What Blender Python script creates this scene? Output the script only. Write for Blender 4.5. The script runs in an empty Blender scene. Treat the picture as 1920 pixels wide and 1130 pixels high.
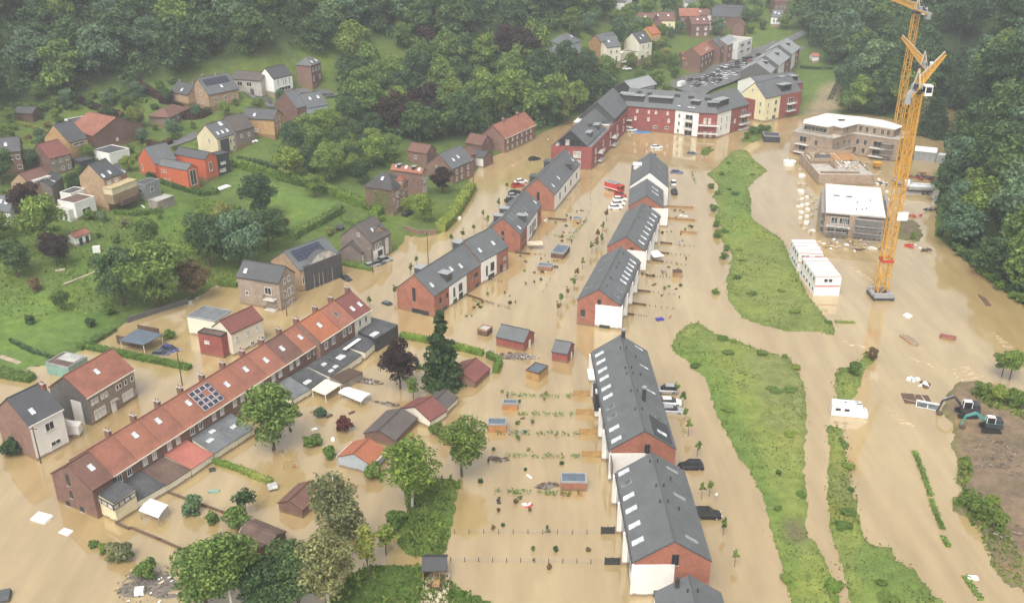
import bpy, math, random
import numpy as np
from mathutils import Vector, Matrix
random.seed(7)
RNG = np.random.default_rng(11)
R = math.radians
SC = bpy.context.scene
COL = SC.collection

# ------------------------------------------------------------------ camera
F_PX, PITCH, CAM_H = 1802.0, R(24.6), 95.0
cd = bpy.data.cameras.new('camera'); cam = bpy.data.objects.new('camera', cd); COL.objects.link(cam)
cam.location = (0, 0, CAM_H); cam.rotation_euler = (R(90) - PITCH, 0, 0)
cd.sensor_width = 36; cd.lens = F_PX / 1920 * 36; cd.clip_start = 1; cd.clip_end = 6000
SC.camera = cam
# ------------------------------------------------------------------ sky and sun (overcast, rain haze)
SUN_EL, SUN_AZ = R(58), R(200)
w = bpy.data.worlds.new('World'); SC.world = w; w.use_nodes = True
nt = w.node_tree; bg = nt.nodes['Background']
sky = nt.nodes.new('ShaderNodeTexSky'); sky.sky_type = 'NISHITA'; sky.sun_disc = False
sky.sun_elevation = SUN_EL; sky.sun_rotation = SUN_AZ; sky.dust_density = 6; sky.ozone_density = 0.3; sky.air_density = 1.2
hs = nt.nodes.new('ShaderNodeHueSaturation'); hs.inputs['Saturation'].default_value = 0.3
nt.links.new(sky.outputs[0], hs.inputs['Color']); nt.links.new(hs.outputs[0], bg.inputs[0])
bg.inputs[1].default_value = 0.15
sl = bpy.data.lights.new('sun', 'SUN'); so = bpy.data.objects.new('sun', sl); COL.objects.link(so)
sl.energy = .7; sl.angle = R(25); sl.color = (1, .95, .88)
so.rotation_euler = Vector((math.sin(SUN_AZ) * math.cos(SUN_EL), math.cos(SUN_AZ) * math.cos(SUN_EL), math.sin(SUN_EL))).to_track_quat('Z', 'Y').to_euler()
so.location = (0, 0, 400)
SC.view_settings.view_transform = 'Standard'; SC.view_settings.look = 'None'
SC.view_settings.gamma = 1; SC.view_settings.use_curve_mapping = False
SC.view_settings.exposure = 0.78

# ------------------------------------------------------------------ projection of photo points onto real ground
CP, SP = math.cos(PITCH), math.sin(PITCH)
def ray(px, py):
    u, v = (px - 960) / F_PX, (py - 565) / F_PX
    return np.array([u, CP - v * SP, -SP - v * CP])
def at(px, py, z=0.0):
    d = ray(px, py); t = (z - CAM_H) / d[2]
    return Vector((d[0] * t, d[1] * t, z))
def atd(px, py, y):
    d = ray(px, py); t = y / d[1]
    return Vector((d[0] * t, y, CAM_H + d[2] * t))
def px_of(p):
    x, y, z = p[0], p[1], p[2] - CAM_H
    depth = y * CP - z * SP; v = -(z * CP + y * SP) / depth
    return 960 + F_PX * x / depth, 565 + F_PX * v

# ------------------------------------------------------------------ materials
M = {}
def base_mat(name):
    m = bpy.data.materials.new(name); m.use_nodes = True
    n = m.node_tree.nodes; b = n['Principled BSDF']; M[name] = m
    return m, m.node_tree, n, b
def ramp(t, fac, stops):
    r = t.nodes.new('ShaderNodeValToRGB'); e = r.color_ramp.elements
    while len(e) < len(stops): e.new(0.5)
    for i, (p, c) in enumerate(stops): e[i].position = p; e[i].color = (*c, 1)
    t.links.new(fac, r.inputs[0]); return r.outputs[0]
def noise(t, vec, scale, detail=4, rough=.6):
    n = t.nodes.new('ShaderNodeTexNoise'); n.inputs['Scale'].default_value = scale
    n.inputs['Detail'].default_value = detail; n.inputs['Roughness'].default_value = rough
    t.links.new(vec, n.inputs['Vector']); return n.outputs['Fac']
def mul(c, k): return tuple(min(1, x * k) for x in c)
def mixc(t, a, b, fac, mode='MIX'):
    x = t.nodes.new('ShaderNodeMix'); x.data_type = 'RGBA'; x.blend_type = mode
    for s, i in ((fac, 0), (a, 6), (b, 7)):
        if hasattr(s, 'links'): t.links.new(s, x.inputs[i])
        elif i == 0: x.inputs[0].default_value = s
        else: x.inputs[i].default_value = (*s, 1)
    return x.outputs[2]
def simple(name, c, rough=.8, var=.25, scale=.9, metal=0, spec=.4, bump=0.0, fine=6.0, wall=False):
    m, t, n, b = base_mat(name)
    tc = n.new('ShaderNodeTexCoord').outputs['Object']
    f1 = noise(t, tc, scale, 5); f2 = noise(t, tc, scale * fine, 3)
    a = ramp(t, f1, [(.3, mul(c, 1 - var)), (.7, mul(c, 1 + var))])
    k = ramp(t, f2, [(.3, (1 - var * .7,) * 3), (.7, (1 + var * .4,) * 3)])
    cc = mixc(t, a, k, 1.0, 'MULTIPLY'); t.links.new(splash(t, n, tc, cc) if wall else cc, b.inputs['Base Color'])
    b.inputs['Roughness'].default_value = rough; b.inputs['Metallic'].default_value = metal
    b.inputs['Specular IOR Level'].default_value = spec
    if bump:
        bp = n.new('ShaderNodeBump'); bp.inputs['Strength'].default_value = bump; bp.inputs['Distance'].default_value = .05
        t.links.new(f2, bp.inputs['Height']); t.links.new(bp.outputs[0], b.inputs['Normal'])
    return m
def splash(t, n, tc, col, top=.55):
    sx = n.new('ShaderNodeSeparateXYZ'); t.links.new(tc, sx.inputs[0])
    a = n.new('ShaderNodeMath'); a.operation = 'MULTIPLY_ADD'; t.links.new(noise(t, tc, 1.1, 4), a.inputs[0]); a.inputs[1].default_value = -.8; t.links.new(sx.outputs[2], a.inputs[2])
    return mixc(t, col, (.22, .145, .075), ramp(t, a.outputs[0], [(0, (.85, .85, .85)), (max(.01, top - .4), (0, 0, 0))]))
def brick(name, c, c2=None, mortar=None, wd=.22, hh=.075, rough=.85, grime=.25):
    m, t, n, b = base_mat(name); c2 = c2 or mul(c, .75); mortar = mortar or mul(c, .7)
    tc = n.new('ShaderNodeTexCoord').outputs['Object']
    sx = n.new('ShaderNodeSeparateXYZ'); t.links.new(tc, sx.inputs[0])
    ad = n.new('ShaderNodeMath'); t.links.new(sx.outputs[0], ad.inputs[0]); t.links.new(sx.outputs[1], ad.inputs[1])
    cb = n.new('ShaderNodeCombineXYZ'); t.links.new(ad.outputs[0], cb.inputs[0]); t.links.new(sx.outputs[2], cb.inputs[1])
    br = n.new('ShaderNodeTexBrick'); br.inputs['Scale'].default_value = 1
    br.inputs['Brick Width'].default_value = wd; br.inputs['Row Height'].default_value = hh; br.inputs['Mortar Size'].default_value = .008
    for k, v in (('Color1', c), ('Color2', c2), ('Mortar', mortar)): br.inputs[k].default_value = (*v, 1)
    t.links.new(cb.outputs[0], br.inputs['Vector'])
    g = ramp(t, noise(t, tc, .6, 5), [(.3, (1 - grime,) * 3), (.65, (1.08,) * 3)])
    st = ramp(t, noise(t, tc, 1.7, 6, .7), [(.35, (.86, .86, .86)), (.6, (1.04, 1.04, 1.04))])
    t.links.new(splash(t, n, tc, mixc(t, mixc(t, br.outputs['Color'], g, 1.0, 'MULTIPLY'), st, 1.0, 'MULTIPLY')), b.inputs['Base Color'])
    b.inputs['Roughness'].default_value = rough
    return m
def tiles(name, c, c2, w_=.3, h_=.34, rough=.75, patch=.3, moss=None, spec=.4):
    m, t, n, b = base_mat(name)
    tcn = n.new('ShaderNodeTexCoord'); tc = tcn.outputs['Object']
    br = n.new('ShaderNodeTexBrick'); br.inputs['Scale'].default_value = 1
    br.inputs['Brick Width'].default_value = w_; br.inputs['Row Height'].default_value = h_; br.inputs['Mortar Size'].default_value = .02
    for k, v in (('Color1', c), ('Color2', c2), ('Mortar', mul(c, .55))): br.inputs[k].default_value = (*v, 1)
    t.links.new(tcn.outputs['UV'], br.inputs['Vector'])
    g = ramp(t, noise(t, tc, .35, 6, .7), [(.3, (1 - patch,) * 3), (.7, (1 + patch * .5,) * 3)])
    col = mixc(t, br.outputs['Color'], g, 1.0, 'MULTIPLY')
    if moss:
        col = mixc(t, col, moss, ramp(t, noise(t, tc, 1.3, 6, .7), [(.5, (0, 0, 0)), (.75, (.7, .7, .7))]))
    t.links.new(col, b.inputs['Base Color']); b.inputs['Roughness'].default_value = rough
    b.inputs['Specular IOR Level'].default_value = spec
    bp = n.new('ShaderNodeBump'); bp.inputs['Strength'].default_value = .35; bp.inputs['Distance'].default_value = .03
    t.links.new(br.outputs['Fac'], bp.inputs['Height']); bp.invert = True
    t.links.new(bp.outputs[0], b.inputs['Normal'])
    return m
brick('brick_orange', (.37, .145, .09), (.315, .12, .08), (.33, .16, .11))
brick('brick_red', (.32, .085, .07), (.27, .07, .06), (.28, .11, .09))
brick('brick_dark', (.20, .10, .075), (.16, .085, .065), (.22, .15, .12))
brick('brick_brown', (.25, .135, .10), (.20, .11, .085), (.26, .19, .15))
brick('brick_tan', (.46, .31, .18), (.40, .27, .16), (.40, .30, .2))
brick('brick_ochre', (.52, .31, .13), (.46, .28, .12), (.42, .3, .18))
brick('brick_beige', (.36, .28, .21), (.31, .24, .185), (.34, .29, .23))
brick('brick_grey', (.21, .17, .145), (.18, .145, .125), (.24, .2, .17))
brick('stone', (.33, .27, .20), (.23, .19, .15), (.3, .27, .23), .5, .25)
brick('quoin_brick', (.55, .46, .38), (.22, .10, .075), (.35, .28, .24), 1.2, .38)
brick('block_wall', (.40, .30, .215), (.36, .275, .20), (.32, .25, .18), 3.0, 1.4, grime=.3)
simple('red_render', (.52, .13, .06), .85, .1, wall=True)
simple('white', (.80, .79, .74), .8, .06, .3)
simple('white_wall', (.80, .79, .74), .8, .07, .3, wall=True)
simple('cream', (.66, .58, .38), .8, .08, .4, wall=True)
simple('cream_white', (.72, .68, .54), .8, .08, .4, wall=True)
simple('grey_render', (.36, .40, .42), .8, .08, wall=True)
simple('yellow_render', (.75, .5, .1), .8, .08, wall=True)
simple('ochre_render', (.62, .36, .10), .8, .08, wall=True)
simple('pale_yellow', (.74, .68, .42), .8, .06, .3, wall=True)
simple('dark_clad', (.045, .045, .05), .55, .2)
simple('zinc', (.07, .07, .075), .45, .2, .5)
simple('slate_wall', (.12, .115, .11), .7, .2)
simple('concrete', (.42, .39, .34), .9, .2, .5, bump=.2)
simple('concrete_pale', (.66, .65, .6), .85, .12, .25)
simple('asphalt', (.13, .13, .127), .8, .25, .3)
simple('path', (.38, .30, .22), .9, .25, .5)
simple('wood', (.33, .19, .09), .8, .3, .8)
simple('wood_orange', (.42, .20, .075), .8, .25, .8)
simple('wood_tan', (.40, .25, .10), .8, .25, .8)
simple('wood_dark', (.12, .075, .05), .85, .3, .8)
simple('wood_grey', (.30, .26, .22), .85, .3, .8)
simple('plank_pale', (.55, .45, .33), .85, .25, .8)
simple('green_panel', (.20, .34, .27), .7, .2)
simple('flat_roof', (.075, .078, .08), .75, .35, .5)
simple('flat_roof_grey', (.15, .16, .165), .7, .3, .5)
simple('flat_brown', (.13, .085, .065), .8, .3, .5)
simple('salmon', (.38, .135, .10), .75, .15, .5)
simple('blue_slate', (.11, .14, .17), .55, .2, .7)
simple('metal_grey', (.30, .31, .31), .5, .2)
simple('dark_metal', (.05, .05, .052), .5, .25)
simple('frame_white', (.75, .74, .70), .6, .05)
simple('frame_dark', (.06, .06, .062), .5, .1)
simple('awning', (.70, .66, .50), .75, .06, .4)
simple('white_sheet', (.82, .82, .80), .55, .05, .4)
simple('slab_roof', (.70, .70, .66), .8, .28, .35, fine=4)
simple('stain_roof', (.40, .40, .37), .8, .35, .4)
simple('crane_yellow', (.62, .33, .05), .5, .12, .5)
simple('crane_pale', (.62, .52, .36), .5, .1)
simple('red_paint', (.5, .05, .035), .45, .1)
simple('teal_paint', (.06, .33, .28), .45, .12)
simple('rubber', (.025, .025, .025), .8, .2)
simple('car_black', (.02, .02, .022), .25, .1)
simple('car_grey', (.14, .145, .15), .3, .1, metal=.3)
simple('car_silver', (.45, .46, .47), .3, .08, metal=.4)
simple('car_white', (.78, .78, .77), .3, .04)
simple('car_red', (.4, .03, .025), .3, .1)
simple('car_blue', (.05, .06, .18), .3, .1)
simple('blue_sheet', (.05, .20, .42), .45, .15)
simple('purple_sheet', (.05, .04, .28), .5, .15)
simple('mud', (.20, .15, .11), .95, .3, .25, bump=.5)
simple('debris', (.17, .145, .12), .95, .5, 1.5, bump=.6)
simple('bark', (.11, .085, .06), .9, .3, 2)
simple('birch_bark', (.55, .52, .46), .8, .3, 2)
simple('foam_board', (.85, .86, .86), .6, .03)
simple('bag_white', (.70, .67, .60), .8, .12, .8)
simple('pallet_tan', (.50, .42, .30), .85, .2, .8)
simple('straw', (.45, .36, .2), .9, .2)
tiles('slate', (.15, .158, .16), (.132, .14, .142), .3, .2, .62, .2)
tiles('slate_dark', (.10, .102, .106), (.085, .088, .092), .3, .2, .6, .25)
tiles('slate_pale', (.34, .355, .355), (.32, .335, .335), .3, .2, .6, .12)
tiles('slate_worn', (.065, .063, .062), (.09, .085, .08), .35, .25, .75, .4)
tiles('tile_red', (.345, .138, .09), (.285, .118, .08), patch=.35, moss=(.17, .095, .065))
tiles('tile_orange', (.42, .15, .075), (.36, .13, .068), patch=.18)
tiles('tile_brown', (.20, .10, .075), (.17, .09, .07), patch=.3, moss=(.12, .085, .06))
tiles('tile_maroon', (.23, .085, .07), (.20, .075, .065), patch=.2)
tiles('tile_rust', (.36, .148, .092), (.30, .125, .082), patch=.3)
tiles('tile_grey', (.13, .11, .10), (.11, .098, .09), patch=.3, moss=(.10, .085, .06))
tiles('corrugated', (.17, .11, .07), (.14, .095, .065), .18, 6, patch=.3)
def glassy(name, c, rough, spec):
    m, t, n, b = base_mat(name); b.inputs['Base Color'].default_value = (*c, 1)
    b.inputs['Roughness'].default_value = rough; b.inputs['Specular IOR Level'].default_value = spec
    tc = n.new('ShaderNodeTexCoord').outputs['Object']
    t.links.new(ramp(t, noise(t, tc, .7, 2), [(.35, mul(c, .6)), (.65, mul(c, 1.5))]), b.inputs['Base Color'])
glassy('glass', (.03, .034, .038), .12, .6)
glassy('skylight_glass', (.62, .65, .66), .2, .6)  # pale base colour paints in the bright sky reflection on roof windows
glassy('skylight_dark', (.10, .11, .11), .2, .5)
glassy('solar', (.035, .04, .07), .2, .6)
glassy('curtain', (.42, .40, .36), .4, .5)
def leaf_mat(name, dark, light, hue=.04):
    m, t, n, b = base_mat(name)
    ge = n.new('ShaderNodeNewGeometry'); oi = n.new('ShaderNodeObjectInfo')
    tc = n.new('ShaderNodeTexCoord').outputs['Object']
    mid = tuple((a + c) / 2 for a, c in zip(dark, light))
    isl = ramp(t, ge.outputs['Random Per Island'], [(0, dark), (.55, mid), (1, light)])
    cl = ramp(t, noise(t, tc, .35, 3), [(.3, (.65, .68, .65)), (.7, (1.25, 1.2, 1.1))])
    obr = ramp(t, oi.outputs['Random'], [(0, (.72, .78, .80)), (.5, (1, 1, 1)), (1, (1.25, 1.18, .95))])
    col = mixc(t, mixc(t, isl, cl, 1.0, 'MULTIPLY'), obr, 1.0, 'MULTIPLY')
    t.links.new(col, b.inputs['Base Color']); b.inputs['Roughness'].default_value = .75
    b.inputs['Specular IOR Level'].default_value = .15
    tr = n.new('ShaderNodeBsdfTranslucent'); t.links.new(col, tr.inputs[0])
    ms = n.new('ShaderNodeMixShader'); ms.inputs[0].default_value = .32
    t.links.new(b.outputs[0], ms.inputs[1]); t.links.new(tr.outputs[0], ms.inputs[2])
    t.links.new(ms.outputs[0], n['Material Output'].inputs[0])
leaf_mat('leaf_forest', (0.039, 0.078, 0.035), (0.130, 0.216, 0.087))
leaf_mat('leaf_mid', (0.081, 0.152, 0.042), (0.274, 0.380, 0.103))
leaf_mat('leaf_bright', (0.104, 0.206, 0.036), (0.334, 0.380, 0.110))
leaf_mat('leaf_yellow', (0.144, 0.208, 0.040), (0.360, 0.360, 0.128))
leaf_mat('leaf_grey', (0.115, 0.152, 0.079), (0.380, 0.380, 0.204))
leaf_mat('leaf_conifer', (0.025, 0.062, 0.032), (0.098, 0.156, 0.069))
leaf_mat('leaf_copper', (0.030, 0.022, 0.024), (0.083, 0.053, 0.055))
leaf_mat('leaf_purple', (0.072, 0.023, 0.029), (0.172, 0.057, 0.064))
leaf_mat('leaf_maroon', (.05, .03, .03), (.12, .068, .062))
leaf_mat('leaf_russet', (0.151, 0.113, 0.056), (0.339, 0.226, 0.113))
leaf_mat('leaf_hedge', (0.063, 0.125, 0.032), (0.216, 0.338, 0.073))
leaf_mat('meadow_blade', (.15, .185, .056), (.225, .26, .085))
leaf_mat('grass_blade', (0.094, 0.170, 0.029), (0.320, 0.360, 0.104))
leaf_mat('leaf_bluish', (0.073, 0.136, 0.083), (0.221, 0.338, 0.187))

# ------------------------------------------------------------------ mesh helpers
class MB:
    def __init__(s): s.v, s.f, s.m, s.uv, s.mats = [], [], [], [], []
    def mi(s, m):
        if m not in s.mats: s.mats.append(m)
        return s.mats.index(m)
    def face(s, pts, m, uv=None):
        i = len(s.v); s.v += [tuple(p) for p in pts]; s.f.append(tuple(range(i, i + len(pts))))
        s.m.append(s.mi(m)); s.uv.append(uv or [(0, 0)] * len(pts))
    def prism(s, bot, top, m, mtop=None, bottom=True, uvtop=None):
        n = len(bot)
        for i in range(n):
            j = (i + 1) % n; s.face([bot[i], bot[j], top[j], top[i]], m[i] if isinstance(m, (list, tuple)) else m)
        m0 = m[0] if isinstance(m, (list, tuple)) else m
        s.face(top, mtop or m0, uvtop)
        if bottom: s.face(bot[::-1], m0)
    def box(s, c, d, m, rz=0, mtop=None, taper=1.0):
        x, y, z = c; a, b, h = d[0] / 2, d[1] / 2, d[2] / 2; cs, sn = math.cos(rz), math.sin(rz)
        q = [(-a, -b), (a, -b), (a, b), (-a, b)]
        lo = [(x + p * cs - r * sn, y + p * sn + r * cs, z - h) for p, r in q]
        hi = [(x + (p * cs - r * sn) * taper, y + (p * sn + r * cs) * taper, z + h) for p, r in q]
        s.prism(lo, hi, m, mtop)
    def bar(s, p, q, r, m, n=4, r2=None):
        p, q = Vector(p), Vector(q); d = q - p
        if d.length < 1e-6: return
        d.normalize(); u = d.orthogonal().normalized()
        if n == 4 and abs(d.z) < .99: u = Vector((0, 0, 1)).cross(d).normalized()
        w_ = d.cross(u); r2 = r if r2 is None else r2; o = math.pi / n
        A = [p + (u * math.cos(2 * math.pi * i / n + o) + w_ * math.sin(2 * math.pi * i / n + o)) * r for i in range(n)]
        B = [q + (u * math.cos(2 * math.pi * i / n + o) + w_ * math.sin(2 * math.pi * i / n + o)) * r2 for i in range(n)]
        s.prism(A, B, m)
    def cyl(s, c, r, h, m, n=12, r2=None): s.bar(c, (c[0], c[1], c[2] + h), r, m, n, r2)
    def mesh(s, name):
        me = bpy.data.meshes.new(name); me.from_pydata(s.v, [], s.f)
        for m in s.mats: me.materials.append(M[m])
        me.polygons.foreach_set('material_index', s.m)
        if any(any(u != (0, 0) for u in q) for q in s.uv):
            ul = me.uv_layers.new(name='UVMap'); ul.data.foreach_set('uv', [c for q in s.uv for u in q for c in u])
        me.update(); return me
    def build(s, name, parent=None, loc=(0, 0, 0), rz=0):
        return link(name, s.mesh(name), parent, loc, rz)
def link(name, me, parent=None, loc=(0, 0, 0), rz=0):
    o = bpy.data.objects.new(name, me); COL.objects.link(o); o.location = loc; o.rotation_euler = (0, 0, rz)
    if parent: o.parent = parent
    return o
def tag(o, label, cat, group=None, kind=None):
    if label: o['label'] = label
    if cat: o['category'] = cat
    if group: o['group'] = group
    if kind: o['kind'] = kind
    return o
def thing(name, label, cat, loc=(0, 0, 0), rz=0, group=None):
    o = bpy.data.objects.new(name, None); COL.objects.link(o); o.empty_display_size = .5
    o.location = loc; o.rotation_euler = (0, 0, rz)
    return tag(o, label, cat, group)
def copy_tree(o, parent=None):
    c = o.copy(); COL.objects.link(c)
    if parent: c.parent = parent
    for ch in list(o.children): copy_tree(ch, c)
    return c
def place(src, loc, rz, label=None, group=None, scale=None):
    c = copy_tree(src); c.location = loc; c.rotation_euler = (0, 0, rz)
    if label: c['label'] = label
    if group: c['group'] = group
    if scale: c.scale = scale if hasattr(scale, '__len__') else (scale,) * 3
    return c

# ------------------------------------------------------------------ terrain model: shore polygons (read from the photo's water line) and hill heights
def poly(pts, tail=()): return np.array([tuple(at(*p))[:2] for p in pts] + list(tail))
MAINLAND = poly([(-300, 640), (-120, 690), (0, 712), (62, 716), (66, 702), (40, 696), (60, 690), (85, 686), (150, 660), (165, 655), (185, 640), (215, 622),
    (225, 613), (250, 600), (340, 571), (390, 548), (398, 538), (440, 530), (446, 520), (500, 498), (560, 478), (625, 470), (632, 490), (662, 500), (697, 507), (700, 494),
    (735, 474), (757, 455), (761, 441), (790, 447), (818, 440), (832, 436), (850, 415), (878, 375), (884, 350), (880, 338), (905, 306), (950, 281), (987, 262),
    (1040, 239), (1110, 205), (1170, 185), (1270, 190), (1345, 208), (1400, 222), (1432, 226), (1513, 217), (1536, 214), (1548, 222), (1600, 214), (1640, 217), (1690, 228),
    (1712, 248), (1770, 262), (1774, 235), (1772, 190), (1794, 190), (1797, 235), (1788, 270), (1775, 295), (1763, 340), (1753, 400), (1752, 442), (1790, 475), (1830, 505), (1880, 545), (1920, 575), (2100, 680)],
    [(260, 140), (500, 300), (1000, 2000), (-1000, 2000), (-600, 260)])
ISLES = [poly(p) for p in (
    [(1385, 279), (1402, 284), (1416, 300), (1441, 320), (1421, 335), (1405, 350), (1408, 385), (1412, 410), (1440, 430), (1470, 450), (1478, 470), (1490, 500), (1500, 520), (1520, 560), (1545, 590), (1570, 617), (1565, 630), (1530, 622), (1480, 622), (1430, 612), (1390, 595), (1365, 565), (1360, 540), (1367, 500), (1372, 480), (1358, 460), (1345, 440), (1352, 425), (1338, 412), (1348, 385), (1333, 370), (1347, 350), (1325, 326), (1347, 310), (1367, 286)],
    [(1285, 608), (1310, 604), (1340, 624), (1390, 640), (1440, 660), (1478, 667), (1500, 700), (1512, 725), (1512, 800), (1508, 870), (1512, 950), (1515, 990), (1530, 1020), (1555, 1060), (1575, 1140), (1490, 1140), (1470, 1080), (1450, 1010), (1435, 960), (1415, 900), (1380, 850), (1350, 790), (1320, 710), (1290, 680), (1257, 655), (1265, 630)],
    [(1553, 797), (1575, 797), (1580, 815), (1590, 860), (1600, 920), (1612, 970), (1620, 1000), (1635, 1020), (1672, 1025), (1685, 1050), (1710, 1062), (1740, 1100), (1790, 1145), (1600, 1145), (1585, 1090), (1565, 1030), (1555, 990), (1550, 930), (1552, 860)],
    [(1563, 700), (1575, 690), (1610, 680), (1625, 658), (1645, 660), (1640, 680), (1622, 690), (1615, 710), (1605, 748), (1565, 750)],
    [(1387, 266), (1398, 250), (1428, 238), (1450, 238), (1442, 254), (1412, 269)],
    [(1311, 292), (1318, 278), (1333, 274), (1337, 282), (1326, 295)],
    [(757, 903), (800, 897), (867, 900), (852, 955), (842, 1000), (833, 1042), (775, 1046), (750, 1030), (740, 1000), (762, 955)],
    [(655, 1075), (700, 1060), (790, 1058), (803, 1072), (845, 1086), (868, 1108), (900, 1118), (960, 1145), (600, 1145)])]
MUDLAND = poly([(1792, 716), (1835, 712), (1870, 724), (1920, 735), (2040, 740), (2700, 780), (2900, 1140), (1935, 1130), (1914, 1104), (1880, 1096), (1860, 1060), (1840, 1000), (1815, 970), (1788, 958), (1786, 940), (1806, 920), (1790, 900), (1800, 885), (1793, 860), (1784, 830), (1790, 800), (1764, 772), (1775, 745)])
SPOIL = poly([(1683, 450), (1681, 425), (1690, 412), (1712, 411), (1727, 422), (1730, 442), (1722, 455)])
ALL = [MAINLAND] + ISLES + [MUDLAND, SPOIL]
SEG = np.concatenate([np.stack([p, np.roll(p, -1, 0)], 1) for p in ALL])
def inside(P, poly_):
    x, y = P[:, 0], P[:, 1]; c = np.zeros(len(P), bool)
    for (x1, y1), (x2, y2) in zip(poly_, np.roll(poly_, -1, 0)):
        if y1 == y2: continue
        c ^= ((y1 > y) != (y2 > y)) & (x < (x2 - x1) * (y - y1) / (y2 - y1) + x1)
    return c
def sdist(P):
    out = np.empty(len(P))
    for i in range(0, len(P), 3000):
        q = P[i:i + 3000]; a, b = SEG[:, 0], SEG[:, 1]; ab = b - a
        ap = q[:, None] - a[None]; t = np.clip((ap * ab).sum(2) / ((ab ** 2).sum(1) + 1e-9), 0, 1)
        out[i:i + 3000] = np.sqrt(((ap - t[..., None] * ab) ** 2).sum(2).min(1))
    ins = np.zeros(len(P), bool)
    for p in ALL: ins |= inside(P, p)
    return np.where(ins, out, -out)
HILL = [(-100, 600, 2), (0, 620, 1.2), (100, 600, 1.5), (0, 520, 3), (180, 560, 1.5), (330, 540, 1.2), (250, 450, 4.5), (100, 470, 5), (400, 440, 3), (180, 400, 6.5), (330, 380, 5.5), (0, 400, 8), (0, 330, 10), (110, 300, 11), (300, 330, 8), (430, 300, 8),
    (200, 250, 13.5), (0, 230, 15), (350, 220, 14.5), (440, 200, 16), (500, 250, 12.5), (580, 230, 12.5), (0, 190, 18), (200, 190, 17.5), (540, 165, 18.5), (600, 150, 20), (430, 160, 20), (330, 160, 21),
    (560, 390, 3), (500, 400, 3.5), (640, 340, 4), (700, 280, 6), (620, 290, 7), (800, 230, 8), (900, 220, 5), (740, 400, 1.5), (800, 420, .7), (690, 380, 3), (850, 300, 2.5), (950, 250, 2), (1000, 200, 7),
    (730, 110, 24), (680, 140, 20), (850, 100, 23), (930, 90, 23), (1060, 95, 20), (1080, 150, 11), (1135, 120, 14), (1200, 112, 13), (1160, 180, 4), (1240, 170, 3), (1300, 165, 4), (1350, 140, 5), (1420, 110, 7), (1480, 90, 9), (1300, 130, 6.5), (1350, 118, 7.5), (1390, 105, 8.5),
    (1340, 60, 15), (1270, 60, 16), (1210, 70, 16), (1440, 40, 17), (1380, 30, 19), (1300, 20, 22), (1200, 20, 25), (1480, 5, 24), (1450, 180, 2.5), (1500, 150, 4),
    (0, 100, 32), (300, 100, 31), (600, 90, 29), (900, 60, 29), (0, 0, 50), (500, 0, 48), (1000, 0, 38), (1100, 30, 30), (-200, 0, 54),
    (1560, 190, 1), (1545, 140, 3), (1610, 120, 8), (1530, 80, 12), (1640, 200, 2), (1720, 230, 1), (1850, 490, 1.5), (1900, 500, 3), (1800, 400, 2), (1920, 400, 8), (1850, 300, 9), (1920, 250, 20), (1830, 180, 14), (1740, 120, 17), (1920, 120, 32), (1650, 50, 24), (1780, 40, 30), (1920, 20, 44), (1540, 10, 25),
    (1850, 800, 1.2), (1900, 950, 1.3), (1900, 760, 1.0), (1450, 500, .6), (1430, 800, .8), (1420, 450, .6), (1600, 1080, .6)]
HP = np.array([tuple(at(a, b, h))[:2] for a, b, h in HILL] + [(0, 900), (-500, 900), (500, 900), (-450, 400), (450, 350), (0, 1500)])
HH = np.array([h for _, _, h in HILL] + [85, 110, 105, 45, 50, 160], float)
def _k(r): return r
HA = np.zeros((len(HP) + 3,) * 2); HA[:-3, :-3] = _k(np.linalg.norm(HP[:, None] - HP[None], axis=2)) - np.eye(len(HP)) * 6
HA[:-3, -3:-1] = HP / 100; HA[:-3, -1] = 1; HA[-3:, :-3] = HA[:-3, -3:].T
HW = np.linalg.solve(HA, np.concatenate([HH, [0, 0, 0]]))
def terrain(P):
    P = np.atleast_2d(np.asarray(P, float)); out = np.empty(len(P))
    sd = sdist(P)
    for i in range(0, len(P), 8000):
        q = P[i:i + 8000]
        out[i:i + 8000] = _k(np.linalg.norm(q[:, None] - HP[None], axis=2)) @ HW[:-3] + q @ HW[-3:-1] / 100 + HW[-1]
    sd = sd + (np.sin(P[:, 0] * 1.3 + 2 * np.sin(P[:, 1] * .8)) * np.sin(P[:, 1] * 1.05 + 1.5 * np.sin(P[:, 0] * .6)) + .6 * np.sin(P[:, 0] * 3.1 + P[:, 1] * 2.3) * np.sin(P[:, 1] * 2.7 - P[:, 0])) * .42
    hill = np.maximum(out, .3); s = np.clip((sd - .6) / 14, 0, 1); s = s * s * (3 - 2 * s)
    bank = np.clip(sd * .22, 0, .3)
    return np.where(sd > 0, bank + s * (hill - .3), np.maximum(sd * .5, -1.4))
def tz(x, y): return float(terrain([(x, y)])[0])
def ground(px, py):
    d = ray(px, py); ys = np.linspace(60, 900, 560); t = ys / d[1]
    xs, zs = d[0] * t, CAM_H + d[2] * t
    h = np.maximum(terrain(np.stack([xs, ys], 1)), 0)
    i = int(np.argmax(zs <= h)) if (zs <= h).any() else len(ys) - 1
    a = max(i - 1, 0); da, db = zs[a] - h[a], zs[i] - h[i]
    k = da / (da - db) if da != db else 0
    y = ys[a] + (ys[i] - ys[a]) * k; t = y / d[1]
    return Vector((d[0] * t, y, max(0, CAM_H + d[2] * t)))

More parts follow.
